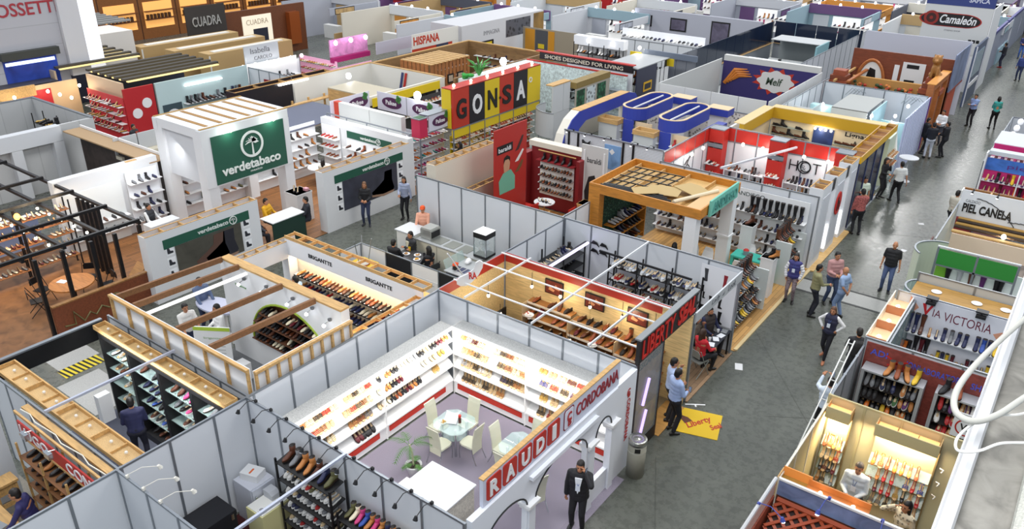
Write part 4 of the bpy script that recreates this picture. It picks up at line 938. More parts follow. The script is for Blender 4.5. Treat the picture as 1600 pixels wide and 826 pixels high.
GLp((-12.1,10.24,2.38),'bright bulb at the front end of the side light box',10)
WRn('x',10.75,-14.6,-12.55,'low white divider between arched niche wall and side shelves',1.4,n=2,post=False)
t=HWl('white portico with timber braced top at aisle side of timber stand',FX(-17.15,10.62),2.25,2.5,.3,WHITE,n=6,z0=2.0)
for a in(0,1.95):obj('leg',MB().fbox(FX(-17.15,10.62),a,a+.3,.013,1.999,-.3,0),WHITE,t)
Ps('man in pale blue shirt with hand on chin before the lit shoe wall',(-16.55,12.3,0),1.9,'chin','stand',shirt='#8fb0d8',pants='#2a2a30',hair='#120e0c')
# people by the oval counter at the aisle side
t=Tg('oval_counter','tall counter with pale oval top at the aisle side of timber stand','counter',(-17.95,10.65,0));obj('top',MB().prism(FZ(-17.95,10.65,1.0,.15),circ(0,0,.75,28,ry=.38),0,.05),M('#b9bcd0',.4),t);obj('pedestal',MB().lathe((-17.95,10.65,0.003),[(.3,0),(.2,.1),(.2,.995)],20),WHITE,t)
Ps('man in white shirt holding lamp parts behind the pine stud wall',(-17.6,9.5,0),-1.7,'low','walk',shirt='#e6e4e0',sleeve=0,pants='#2c3550',hair='#17120f')
Ps('man with dark hair behind the oval counter',(-18.6,10.6,0),-1.6,'low','stand',shirt='#5a6a8a',pants='#26304e',hair='#0f0c0b')
Ps('person in white top and black trousers by curved white wall',(-16.9,10.0,0),2.9,'front','stand',shirt='#e8e8e8',pants='#101014')
Ps('person with dark hair at the aisle corner of the timber stand',(-18.2,11.55,0),1.2,'down','stand',shirt='#3a3d4a',pants='#1d1e26')
# ---------------------------------------------------------------- wood-lined dress shoe shop (red top band)
BAMB=M('#d9bd86',.6,kind='wood',noise=(1,10,10));REDB=M('#a8291f',.5)
rug('beige_floor',-11.8,-6.25,13.05,15.7,M('#8c7a5c',.6,kind='speck'),'beige floor of the wood-lined dress shoe shop')
WRn('x',15.8,XS+.03,-6.25,'panel wall between the wood-lined shop and the truss rack stand',ZP,n=6)
WRn('y',XS-.02,13.05,18.7,'panel wall beside snack bar end of wood-lined shop',ZP,n=6)
t=Tg('wall_lining','bamboo wall lining with red top band on long side, pictures hung on it','wall lining',(-9,15.75,0));f=FY(-11.8,15.765)
obj('lining',MB().fbox(f,0,5.5,.013,2.3,0,.02),BAMB,t);obj('red_band',MB().fbox(f,0,5.5,2.301,2.56,0,.03),REDB,t)
for i in range(1,6):obj('seam',MB().fbox(f,i*.92-.004,i*.92+.004,.02,2.3,.0201,.022),M('#a58a58'),t)
t=Tg('wall_lining','bamboo wall lining with red top band at the snack bar end','wall lining',(-11.8,14.4,0));f=FX(-11.845,13.05)
obj('lining',MB().fbox(f,0,2.65,.013,2.3,0,.02),BAMB,t);obj('red_band',MB().fbox(f,0,2.65,2.301,2.56,0,.03),REDB,t)
fb2=FYp(-6.4,13.03)
t=Tg('dark_red_skirt','dark red band along top of the panel wall behind sandal shop','trim',(-9,13.08,2.2));obj('band',MB().box(-10.8,-6.4,13.035,13.06,2.1,2.5),M('#6b1820'),t)
f=FY(-11.8,15.74)
for i,(a,z)in enumerate(((1.35,1.8),(2.6,1.8),(3.85,1.78))):
 t=Tg('framed_picture','%s framed dark red shoe picture on the bamboo wall, counted from snack bar'%ORD[i],'picture',tuple(f(a+.28,z,.02)),'framed pictures on the bamboo wall')
 obj('frame',MB().fbox(f,a,a+.58,z,z+.42,.01,.04),BLACK,t);obj('print',MB().fbox(f,a+.03,a+.55,z+.03,z+.39,.0401,.044),M('#6a2a1e',.4,kind='blotch',noise=9),t)
 for q in((.12,.12),(.3,.2)):obj('shoe_shape',MB().prism(f,[(a+q[0],z+q[1]),(a+q[0]+.16,z+q[1]-.03),(a+q[0]+.2,z+q[1]+.03),(a+q[0]+.1,z+q[1]+.07),(a+q[0]+.03,z+q[1]+.12)],.0441,.047),M('#c98a60'),t)
TAN=M('#a8713a',.5,kind='wood')
for b,(a0,a1,dz)in enumerate(((.95,2.35,0),(2.4,3.75,-.08),(3.8,5.0,-.14))):
 zs=[1.5+dz,1.18+dz,.88+dz,.55+dz]
 t=Tg('stepped_shelves','tan stepped shoe shelves under the %s framed picture'%ORD[b],'shelf',tuple(f((a0+a1)/2,.5,.3)))
 for i,z in enumerate(zs):
  c1=.28+.2*i
  obj('shelf',MB().fbox(f,a0,a1,z-.03,z,.005,c1),TAN,t);obj('shelf_edge',MB().fbox(f,a0,a1,z-.06,z+.004,c1+.001,c1+.012),M('#d9cdbb'),t)
  SRw(f(a0+.08,z+.003,c1-.16),f(a1-.06,z+.003,c1-.16),[5,5,4,4][i],(0,-1),['dress_shoe','dress_shoe','ankle_boot'],['cognac','brown','black','black','wine','cognac'],'%s step under %s picture'%(ORD[i],ORD[b]),'dress shoes on tan steps',skip=.08,sc=1.15,jit=.3)
 obj('side_panel',MB().fbox(f,a0-.02,a0-.002,.013,zs[0],.005,.5),M('#c9b08a'),t)
for i,(a,c)in enumerate(((1.05,.6),(3.0,.55))):
 p=f(a+.2,1.2 if i==0 else.98,c);t=Tg('flower_bowl','white footed bowl of red and white ornaments on %s tan steps'%['first','middle'][i],'bowl',tuple(p));obj('dish',MB().lathe(p,[(.05,0),(.03,.03),(.12,.09),(.13,.12)],14),WHITE,t)
 sb=MB();[sb.ell(p+Vector((RND.uniform(-.08,.08),RND.uniform(-.08,.08),.13+.03*RND.random())),.035,.035,.03,RND.randint(0,1),7,5)for _ in range(16)];q=obj('ornaments',sb,[M('#f0ece6'),M('#a8281e')],t.children[0]);q['kind']='stuff'
for i,(x,y)in enumerate(((-9.0,0),(-7.45,0))):beam((x,13.0,2.6),(x,18.7 if i==0 else 15.8,2.6),.035,.05,M('#d3d7db',.4),'white ceiling bar across the wood-lined shop, %s'%['middle one','one nearest lettered fascia'][i],'ceiling_bar','bar','white ceiling bars')
beam((-11.0,13.0,2.6),(-11.0,15.8,2.6),.035,.05,M('#d3d7db',.4),'white ceiling bar across the wood-lined shop, nearest snack bar','ceiling_bar','bar','white ceiling bars')
for i,y in enumerate((13.55,14.75,15.55)):beam((-11.8,y,2.63),(-6.3,y,2.63),.035,.03,M('#e3e6e9',.4),'white ceiling bar along the wood-lined shop, %s from sandal shop'%ORD[i],'ceiling_bar','bar','white ceiling bars')
for i,(x,y)in enumerate(((-11.2,14.2),(-10.6,15.3),(-9.7,15.3),(-8.8,15.3),(-7.9,15.35),(-7.0,15.35),(-10.2,13.4),(-8.2,13.4))):
 GLp((x,y,2.08 if y>14 else 2.25),'hanging bare bulb %s in the wood-lined shop'%ORD[i],9 if i%2==0 else 0,(1,.82,.55),cord=.42 if y>14 else.28,group='hanging bulbs of the wood-lined shop')
t=Tg('shoe_cutout_sign','white shoe-shaped cutout sign with red letters over snack bar corner','sign',(-11.3,13.7,2.55));f3=Fr((-11.55,13.5,2.56),(.8,.75,0),(0,-.1,1))
obj('board',MB().prism(f3,[(-.08,.06),(.0,.0),(.16,.0),(.3,.1),(.48,.3),(.6,.52),(.62,.66),(.54,.72),(.44,.66),(.38,.48),(.24,.36),(.02,.26),(-.08,.16)],0,.05),WHITE,t)
Tx('RA',f3,.24,.2,.2,.2,M('#c2271f'),t,.008,.051,.03)
t=Tg('sofa','black leather sofa in the wood-lined shop by the panel wall','sofa',(-11.2,13.7,0));B_=M('#15151a',.4)
obj('seat',MB().box(-11.6,-10.2,13.2,13.75,.013,.42),B_,t);obj('backrest',MB().box(-11.6,-10.2,13.08,13.195,.013,.85),B_,t);obj('armrest',MB().box(-11.75,-11.605,13.1,13.75,.013,.6),B_,t);obj('armrest',MB().box(-10.195,-10.05,13.1,13.75,.013,.6),B_,t)
t=Tg('cash_desk','dark desk with monitor in the corner of the wood-lined shop','desk',(-11.3,15.0,0));obj('desk',MB().box(-11.7,-10.95,14.6,15.3,.013,.8),M('#2a1a14'),t);obj('top',MB().box(-11.75,-10.9,14.55,15.35,.801,.83),M('#3a241a'),t)
t=Tg('monitor','black monitor standing on the dark desk','monitor',(-11.4,15.0,.832));obj('screen',MB().fbox(FX(-11.4,14.8,.95),0,.4,0,.3,0,.04),BLACK,t);obj('stand',MB().fbox(FX(-11.4,14.95,.832),0,.1,0,.119,0,.04),BLACK,t)
# black fascia with long red letters
t=Tg('shop_fascia','black shop fascia with tall red letters and grey top','sign',(XA,14.3,2.55));f=FX(XA,0)
obj('board',MB().fbox(f,12.96,15.78,2.62,3.2,-.08,0),M('#151214',.5),t);obj('cap',MB().fbox(f,12.94,15.8,3.201,3.24,-.12,.03),M('#8b8f92',.35,.5),t)
Tx('LIBERTY',f,13.1,2.68,1.5,.46,M('#c4271f'),t,.02,.002,.004);Tx('SEAL',f,14.78,2.70,.9,.46,M('#c4271f'),t,.02,.002,.03,.15)
t=Tg('shop_window','display window with posters and violet light tubes beside litter bin','window',(XA,13.6,0))
obj('frame',MB().fbox(f,12.98,13.04,.013,2.6,-.06,.0).fbox(f,14.14,14.2,.013,2.6,-.06,.0),M('#2a2022'),t);obj('sill',MB().fbox(f,13.041,14.139,.013,.35,-.06,0),M('#241c18'),t)
obj('poster',MB().fbox(f,13.041,14.139,1.2,2.6,-.05,-.03),M('#7a5a3c',.5,kind='blotch',noise=4),t);obj('lower_poster',MB().fbox(f,13.041,14.139,.351,1.19,-.05,-.03),M('#8a6a34',.5,kind='blotch',noise=5),t)
Tx('ESCANEES',f,13.08,2.36,1.0,.16,M('#1d1712'),t,.006,-.029,.02)
for z in(.5,1.35):obj('light_tube',MB().bar(f(13.35,z,.015),f(13.55,z+.62,.015),.05),M('#b8a4f0',emit=1.2),t)
obj('glass',MB().fbox(f,13.041,14.139,.351,2.6,-.012,-.004),M('#c8d4da',.04,alpha=.18),t)
t=Tg('bamboo_partition','bamboo lined end wall beside the wood-lined shop entrance','partition wall',(-6.6,15.72,0));obj('board',MB().box(-7.0,-6.22,15.68,15.735,.013,2.55),BAMB,t)
rug('timber_threshold',-6.6,-6.1,14.2,15.6,M('#b98a4a',.5,kind='wood'),'timber threshold of the wood-lined shop entrance',.02)
Sl('white_tape_mark',MB().fbox(FZ(-5.95,15.9,.002,.6),-.25,.25,-.02,.02,0,.004).fbox(FZ(-5.95,15.9,.002,.6),-.02,.02,-.1,-.02,0,.004),WHITE,'small white T-shaped tape mark on the aisle floor','floor marking')
Sl('paper_slip',MB().fbox(FZ(-5.75,18.2,.002,.4),-.1,.1,-.16,.16,0,.005),WHITE,'white slip of paper on the aisle floor by wooden deck','paper')
# ---------------------------------------------------------------- truss rack stand with wooden floor
rug('plank_floor',-11.8,-6.15,15.85,18.7,M('#8a6f54',.5,kind='plank',noise=PI/2),'weathered plank floor of the truss rack stand',.03)
WRn('x',18.75,-17.9,XS-.05,'tall white panel wall behind the snack bar counter',ZP+.05,n=6)
WRn('x',18.75,XS+.03,-6.25,'white panel wall behind the black truss shoe racks',ZP+.05,n=6)
fr=FY(-10.0,18.68)
rack('black truss shoe rack of three bays against white wall',fr,2.75,[1.72,1.28,.88,.45],.38,BLACK,2.05,3,truss=True)
for b in range(3):SSh(Fr(fr(b*.92,0),(1,0,0)),.9,[1.72,1.28,.88,.45],.38,8,['sneaker','flat_shoe'],[['navy','black','silver','grey'],['black','red','white','grey','navy'],['grey','red','white','black'],['black','black','white']],'%s bay of black truss rack'%ORD[b],skip=.02,sc=1.2)
beam((-10.3,18.25,2.12),(-7.4,18.25,2.1),.05,.05,BLACK,'black lamp bar over the three bay truss rack','lamp_bar','lamp')
fr=FX(-11.78,16.3);rack('dark shoe rack under a pale light bar along the side wall',fr,2.3,[1.75,1.4,1.05,.7,.35],.8,BLACK,2.04,2)
SSh(fr,2.3,[1.75,1.4,1.05,.7,.35],.8,15,['sneaker','flat_shoe','ankle_boot'],['black','black','grey','navy','silver'],'dark rack under the light bar',skip=.03)
t=Tg('light_bar','pale violet light bar over dark side rack','lamp',(-10.9,17.4,2.05));obj('housing',MB().box(-11.0,-10.93,16.3,18.6,2.05,2.11),M('#33333a'),t);obj('tube',MB().box(-10.929,-10.87,16.3,18.6,2.05,2.1),M('#d8ccff',emit=2.5),t)
f=FY(-11.8,18.72)
for i,(a,z)in enumerate(((.95,2.05),(1.25,2.05),(.95,1.8),(1.25,1.8))):
 Sl('wall_bracket',MB().prism(f,[(a,z),(a+.06,z+.1),(a+.2,z+.06),(a+.28,z-.06),(a+.2,z+.0)],.01,.05),BLACK,'black angled shoe holder on white wall, %s %s'%(['upper','lower'][i//2],['nearer side rack','nearer truss rack'][i%2]),'wall holder','black angled wall holders')
def bootshape(fr,x,y,h,mat,parent,flip=1,lift=.012):
 s=h;P=[(0,0),(.34,0),(.36,.1),(.18,.22),(.2,.55),(.26,1),(-.04,1),(-.02,.5),(-.04,.2),(-.05,.04)]
 return obj('boot_print',MB().prism(fr,[(x+flip*a*s,y+b*s)for a,b in P],lift,lift+.006),mat,parent)
t=Tg('boot_poster','white wall poster with printed boots and one red boot','poster',(-6.85,18.7,.8));f=FY(-7.35,18.71)
obj('sheet',MB().fbox(f,0,1.05,.75,2.45,.01,.016),M('#e6e8ec'),t)
for k,(x,y,h,c)in enumerate(((.2,1.95,.38,'#3a3c40'),(.68,1.9,.38,'#8c1f2a'),(.14,1.62,.2,'#1a1a1c'),(.14,1.42,.2,'#1a1a1c'),(.4,1.25,.3,'#1a1a1c'),(.62,1.25,.3,'#1a1a1c'),(.2,.8,.42,'#1a1a1c'),(.65,.78,.38,'#1a1a1c'))):bootshape(f,x,y,h,M(c),t,1 if k%2 else-1,.017)
t=Tg('stand_fascia','silver fascia strip with grey script lettering over plank floor stand','sign',(XA,17.2,2.3));f=FX(XA,0)
obj('board',MB().fbox(f,15.85,18.7,2.28,2.56,-.04,0),M('#c6cace',.35,.3),t);Tx('Lady',f,16.75,2.35,.5,.17,M('#6a6e74'),t,.006,.002,-.005,.2);Tx('Look',f,17.75,2.35,.5,.17,M('#6a6e74'),t,.006,.002,-.005,.2)
obj('ornament',MB().prism(f,[(17.38,2.38),(17.5,2.36),(17.55,2.46),(17.46,2.42)],.001,.006),M('#6a6e74'),t)
for y in(15.86,18.66):obj('post',MB().fbox(f,y-.03,y+.03,.013,2.279,-.04,0),ALU,t)
t=Tg('black_table','long table under black cloth with papers, three people seated','table',(-6.4,18.05,.03));obj('top',MB().box(-6.55,-6.24,17.45,18.62,.72,.75),M('#20242e',.6),t)
for x in(-6.52,-6.27):
 for y in(17.5,18.55):obj('leg',MB().box(x-.02,x+.02,y-.02,y+.02,.031,.719),BLACK,t)
for i,(x,y,a)in enumerate(((-6.38,17.62,.3),(-6.4,17.95,.5),(-6.36,18.2,-.2),(-6.38,18.48,.1))):Sl('paper_sheet',MB().fbox(FZ(x,y,.752,a),-.08,.08,-.11,.11,0,.004),M('#dfe2e6')if i<3 else M('#8a8d90',.5,kind='blotch',noise=14),'%s on the black table, %s from the aisle'%('white sheet of paper' if i<3 else 'printed magazine',ORD[i]),'paper')
for i,(x,y)in enumerate(((-6.5,17.78),(-6.5,18.32))):Sl('white_cup',MB().lathe((x,y,.752),[(.03,0),(.04,.09),(.035,.09),(.026,.01)],12),WHITE,'white cup on the black table, %s the man in vest'%['away from','before'][i],'cup')
Ps('man with dark beard in dark vest sitting behind the black table',(-6.85,18.42,.03),-PI/2-.4,'table','sit',shirt='#23284a',vest='#3a3230',pants='#1a1a20',beard=True,hair='#0f0d0c')
Ps('woman in brown patterned jacket seated at the black table',(-6.95,17.8,.03),-1.2,'chin','sit',shirt='#4a4238',pants='#1a1a1e',hair='#15100d',hairlen=.15,female=True,shirtmat=M('#5a5044',.8,kind='blotch',noise=12))
Ps('woman in red sweater seated on folding chair at the black table',(-6.5,17.2,.03),-.3,'table','sit',shirt='#c2202c',pants='#16161a',hair='#3a2418',hairlen=.2,female=True)
def FCh(x,y,rz,label,mat=None,z=.03):
 mat=mat or M('#8d8f88',.4,.4);t=Tg('folding_chair',label,'chair',(0,0,0))
 obj('seat',MB().box(-.19,.19,-.18,.2,.43,.455),mat,t);b=MB();f=Fr((0,-.21,.62),(1,0,0));obj('backrest',MB().prism(f,[(-.2,0),(.2,0),(.2,.14),(.14,.2),(-.14,.2),(-.2,.14)],-.01,.012),mat,t)
 for s in(-1,1):
  obj('leg',MB().tube([(s*.21,-.2,.85),(s*.21,.0,.44),(s*.21,.22,.012)],.012,6),mat,t);obj('leg',MB().tube([(s*.195,.18,.43),(s*.195,-.24,.012)],.012,6),mat,t)
 t.location=(x,y,z);t.rotation_euler=(0,0,rz);return t
FCh(-6.5,17.15,-.3,'grey metal folding chair under the woman in red')
# ---------------------------------------------------------------- snack bar
t=Tg('low_wall','low panel wall of snack bar with black and cupboard panels','low wall',(-15.8,16.05,0));f=FY(-17.95,16.05);L=5.95
for i,m in enumerate((WHITE,M('#15161c'),WHITE,M('#15161c'))):obj('panel',MB().fbox(f,1.12*i+.02,1.12*(i+1)-.02,.03,.97,-.02,0),m,t)
for i in range(5):obj('post',MB().fbox(f,1.12*i-.018,1.12*i+.018,0.002,1.0,-.025,.02),ALU,t)
obj('top_rail',MB().fbox(f,.02,4.46,.971,1.0,-.02,.012),ALU,t)
for i in range(2):dr=obj('cupboard_door',MB().fbox(f,2.28+.54*i,2.28+.54*i+.5,.1,.55,.001,.015),M('#d9dadc'),t);obj('door_slot',MB().fbox(f,2.36+.54*i,2.64+.54*i,.40,.43,.0151,.02),M('#a9abad'),dr)
WRn('y',-17.95,14.2,16.02,'low white panel side of the snack bar near inverted stool',1.0,n=2)
beam((-13.4,16.0,1.05),(-13.1,14.8,2.5),.03,.03,M('#d3d7db',.4),'white pole leaning over the yellow table beside snack bar','pole','pole')
def ytable(x,y,label):
 t=Tg('square_table',label,'table',(x,y,0));obj('top',MB().fbox(FZ(x,y,.70),-.38,.38,-.38,.38,0,.04),M('#d8b21f',.5),t);obj('pedestal',MB().lathe((x,y,.003),[(.28,0),(.04,.05),(.04,.695)],16),BLACK,t);return t
ytable(-17.2,15.35,'yellow square table with an upturned stool on it');ytable(-13.6,15.3,'yellow square table below the leaning white pole')
t=Tg('upturned_stool','upturned bar stool with legs in the air on yellow table','stool',(-17.15,15.35,.742));obj('seat',MB().lathe((-17.15,15.35,.743),[(.2,0),(.22,.03),(.2,.06)],20),M('#b9b3a6'),t);obj('seat_rim',MB().lathe((-17.15,15.35,.761),[(.225,0),(.225,.02)],20),M('#a8321f'),t)
for a,b in((.12,.12),(-.12,.12),(.0,-.15)):obj('leg',MB().tube([(-17.15+a,15.35+b,.8),(-17.15+a*1.9,15.35+b*1.9,1.6)],.016,8),CHROME,t)
t=Tg('dining_table','dark table with plates and drinks inside the snack bar','table',(-16.3,16.75,0));obj('top',MB().fbox(FZ(-16.3,16.75,.72),-.55,.55,-.35,.35,0,.03),M('#3a3a3c',.4),t);obj('pedestal',MB().lathe((-16.3,16.75,.003),[(.28,0),(.04,.05),(.04,.715)],16),BLACK,t)
for i,(x,y,c,nm)in enumerate(((-16.55,16.7,'#e3e3e0','white plate of food'),(-16.2,16.85,'#e3e3e0','second white plate of food'),(-16.0,16.6,'#e0a32a','plate of yellow snacks'))):
 p=Tg('plate',nm+' on the snack bar table','plate',(x,y,.752));obj('dish',MB().lathe((x,y,.752),[(.06,0),(.12,.015),(.12,.02),(.06,.012)],16),WHITE,p);q=MB();[q.ell((x+RND.uniform(-.05,.05),y+RND.uniform(-.05,.05),.785),.03,.03,.02,n=6,m=4)for _ in range(7)];g=obj('food',q,M(c if c!='#e3e3e0' else '#b98a50'),p.children[0]);g['kind']='stuff'
for i,(x,y,c)in enumerate(((-16.65,16.95,'#e3b81f'),(-15.95,16.9,'#2a2a2e'))):Sl('drink_cup',MB().lathe((x,y,.752),[(.035,0),(.045,.13),(.04,.13),(.03,.01)],12),M(c),['yellow','dark'][i]+' drink cup on the snack bar table','cup')
Ps('man in dark jacket with folded arms seated in the snack bar',(-16.75,17.15,0),PI-.2,'crossed','sit',shirt='#cfcab0',jacket='#26282c',pants='#1a1c22',hair='#0e0c0b')
Ps('man in black seated with back to the low black panel',(-16.75,16.33,0),0.2,'table','sit',shirt='#18181c',pants='#18181c',hair='#0e0c0b')
Ps('woman in black with ponytail seated in the snack bar',(-15.5,16.65,0),1.4,'low','sit',shirt='#131318',pants='#131318',hair='#0c0a0a',hairlen=.12,female=True)
FCh(-15.45,16.65,1.4,'dark folding chair under the woman with ponytail',M('#3c4040',.5,.3),.003)
Ps('snack bar worker in peach shirt and orange cap behind counter',(-17.3,18.35,0),-2.6,'low','stand',shirt='#e2a58a',pants='#3a3a40',cap='#e0561f',apron=1)
Ps('worker in orange cap bending behind the low black panel',(-14.35,16.55,0),.4,'low','sit',shirt='#d8a188',pants='#3a3a40',cap='#e0501c',seat=.25)
t=Tg('counter','white snack bar counter with raised flat end','counter',(-17.2,17.75,0));obj('body',MB().box(-17.65,-16.82,17.4,18.1,.003,1.08),M('#dcdcd6'),t);obj('top',MB().box(-17.7,-16.8,17.35,18.12,1.081,1.11),M('#c6c9cb',.35),t)
t=Tg('counter','long cream panelled snack bar counter with inset hot plates','counter',(-15.4,17.75,0))
for i in range(3):obj('front_panel',MB().box(-16.77+.9*i,-15.9+.9*i,17.42,17.44,.003,.97),M('#d6d2bf'),t)
obj('body',MB().box(-16.78,-14.08,17.445,18.08,.003,.97),M('#c9c6b6'),t);obj('top',MB().box(-16.79,-14.02,17.38,18.1,.971,1.0),M('#b9bcbd',.3,.3),t)
for i,x in enumerate((-16.0,-15.45,-14.9)):obj('hot_plate',MB().box(x-.22,x+.22,17.5,18.0,1.0005,1.012),M('#9a9c94',.3,.5),t)
t=Tg('counter','short grey counter arm with sloping glass guard','counter',(-14.3,16.7,0));obj('body',MB().box(-14.55,-13.85,16.35,17.35,.003,.9),M('#6b6e72'),t);obj('top',MB().box(-14.6,-13.8,16.3,17.37,.901,.93),M('#b9bcbd',.3,.3),t);obj('glass_guard',MB().hexa([(-14.6,16.4,.931),(-14.58,16.4,.931),(-14.58,17.3,.931),(-14.6,17.3,.931),(-14.7,16.4,1.2),(-14.68,16.4,1.2),(-14.68,17.3,1.2),(-14.7,17.3,1.2)]),GLASS,t)
for i in range(3):Sl('photo_menu',MB().box(-14.45+.2*i,-14.3+.2*i,16.5,16.8,.932,.938),M('#3a3f5c',.4,kind='blotch',noise=12),'%s printed menu card lying on the grey counter arm'%ORD[i],'card')
q=MB();[q.ell((-14.3+RND.uniform(-.12,.12),17.15+RND.uniform(-.1,.1),1.0),.08,.08,.06,n=8,m=5)for _ in range(5)];Sl('white_bag',q,WHITE,'crumpled white bags on the end of grey counter arm','bag')
t=Tg('toaster_oven','steel counter oven with open black front on the long counter','oven',(-16.4,17.8,1.02));f=FX(-16.4,17.55,1.014)
obj('body',MB().fbox(f,0,.5,0,.32,-.3,.15),M('#b5b6b0',.3,.6),t);obj('front',MB().fbox(f,.05,.45,.05,.26,.151,.17),BLACK,t);obj('lid',MB().fbox(f,.02,.48,.321,.36,-.28,.12),M('#c9cac4',.3,.6),t)
t=Tg('display_cabinet','rotating glass food cabinet with white top on counter','display case',(-14.15,17.8,1.0));x0,x1,y0,y1=-14.4,-13.9,17.5,18.0
obj('base',MB().box(x0,x1,y0,y1,1.014,1.1),BLACK,t);obj('top',MB().box(x0,x1,y0,y1,1.85,1.87),M('#f0f2f2',emit=.3),t);obj('head_band',MB().box(x0,x1,y0,y1,1.68,1.849),BLACK,t)
for a in(x0+.02,x1-.02):
 for b in(y0+.02,y1-.02):obj('post',MB().box(a-.018,a+.018,b-.018,b+.018,1.101,1.679),CHROME,t)
for z in(1.25,1.45):obj('tray',MB().lathe(((x0+x1)/2,(y0+y1)/2,z),[(.18,0),(.18,.012)],20),CHROME,t)
obj('spindle',MB().tube([((x0+x1)/2,(y0+y1)/2,1.1),((x0+x1)/2,(y0+y1)/2,1.67)],.015,8),CHROME,t)
for a,b,c,d in((x0,x0+.006,y0+.04,y1-.04),(x1-.006,x1,y0+.04,y1-.04),(x0+.04,x1-.04,y0,y0+.006)):obj('glass_pane',MB().box(a,b,c,d,1.101,1.679),M('#d4e2e0',.04,alpha=.2),t)
Sl('red_menu_box',MB().box(-12.9,-12.4,18.0,18.5,.9,1.35),M('#b02a20'),'red boxed cooker front behind the bamboo wall corner','cooker');Sl('dark_hood',MB().box(-12.9,-12.35,17.95,18.5,1.352,1.45),M('#55585a',.4,.4),'dark steel lid on the red boxed cooker','lid')
Sl('cooker_table',MB().box(-13.0,-12.2,17.8,18.6,.003,.898),M('#c9ccd0'),'pale stand carrying the red boxed cooker','table')
t=Tg('red_drawer_unit','grey and red low cabinet behind bamboo wall of wood-lined shop','cabinet',(-13.2,16.9,0));obj('body',MB().box(-13.6,-12.9,16.3,17.6,.003,.8),M('#6a6d70'),t);obj('front',MB().box(-13.6,-12.9,16.27,16.299,.5,.78),M('#a8281e'),t)
WRn('y',-12.0,18.8,20.4,'grey panel wall stub in front of red shoe display',ZP,n=2)
# ---------------------------------------------------------------- right side of the aisle
XR=-2.65
# blue walled stand with red lattice
t=Tg('painted_wall','blue cloudy painted wall behind the red lattice, lower right','partition wall',(-1.2,11.4,0));f=FY(XR+.05,11.45)
obj('panel',MB().fbox(f,0,2.9,2.17,2.5,-.02,.0),M('#7080a4',.6,kind='blotch',noise=2.2),t);obj('lower_panel',MB().fbox(f,0,2.9,.003,2.169,-.02,0),M('#5a3020',.6),t);obj('top_rail',MB().fbox(f,0,2.9,2.501,2.54,-.03,.02),M('#d8d9d6'),t)
t=Tg('lattice_panel','red-brown wooden lattice leaning under the blue painted wall','lattice',(-1.2,11.2,0));f=Fr((XR+.1,10.2,1.75),(1,0,0),(0,.944,.33));lm=MB();LW,LH=2.8,1.18
n=13
for i in range(-6,n+6):
 for s in(1,-1):
  a0=LW*i/n;a1=a0+LH*s
  p0,p1=(a0,0.0),(a1,LH)
  lo=0;hi=1
  for(A,B)in(((0),(LW)),):
   d=a1-a0
   t0=(0-a0)/d;t1=(LW-a0)/d
   lo=max(0,min(t0,t1));hi=min(1,max(t0,t1))
  if hi-lo>.05:lm.bar(f(a0+(a1-a0)*lo,LH*lo,.01*s),f(a0+(a1-a0)*hi,LH*hi,.01*s),.06,.018)
obj('slats',lm,M('#9c4424',.5),t);obj('border',MB().fbox(f,0,LW,LH,LH+.08,-.02,.03).fbox(f,0,LW,-.08,0,-.02,.03),M('#9c4424',.5),t);obj('backing',MB().fbox(f,0,LW,0,LH,-.06,-.045),M('#2a120c'),t)
t=Tg('side_fascia','narrow pinkish side wall of the lattice stand along the aisle','partition wall',(XR,9.6,0));obj('panel',MB().box(XR-.02,XR+.02,7.6,11.4,.003,2.45),M('#c9a89a',.6,kind='speck'),t);obj('inner_board',MB().box(XR+.021,XR+.05,7.6,11.35,.003,2.2),M('#8a3c22',.6,kind='wood'),t);obj('top_rail',MB().tube([(XR,7.6,2.52),(XR,11.42,2.52)],.035,8),M('#c9cacb',.3,.4),t)
Sl('display_ledge',MB().box(XR+.06,-.1,9.2,10.4,.6,.95),M('#7a3420',.6,kind='wood'),'brown display ledge below the lattice','shelf');
for k,y in enumerate((9.9,10.25)):SRw((XR+.15,y,.955),(-.3,y,.955),9,(0,-1),['high_heel','sandal','flat_shoe'],['black','orange','red','tan','black'],'%s row on the ledge below lattice'%ORD[k],'shoes below the lattice',skip=.1,sc=1.1)
SRw((XR+.3,10.55,1.91),(-.6,10.55,1.91),9,(0,-1),['sandal','high_heel','flat_shoe'],['orange','black','tan','black'],'red-brown lattice','shoes on the lattice',tilt=.33,skip=.1,sc=1.2)
Sl('pink_flat_pack',MB().fbox(FZ(-2.1,10.0,.955),-.2,.2,-.15,.15,0,.05),M('#5a9aa0'),'teal box on the brown ledge','box')if False else None
for i,(p,d)in enumerate((((XR,10.6,2.52),(1,-.3,0)),((-1.75,11.45,2.52),(-.1,-1,0)),((-.9,11.45,2.52),(.1,-1,0)))):SpA(p,d,.45,'blue-headed clip lamp on the lattice stand, %s from the aisle'%ORD[i],head=M('#3a4a9a'),group='blue-headed clip lamps',lamp=BULBW)
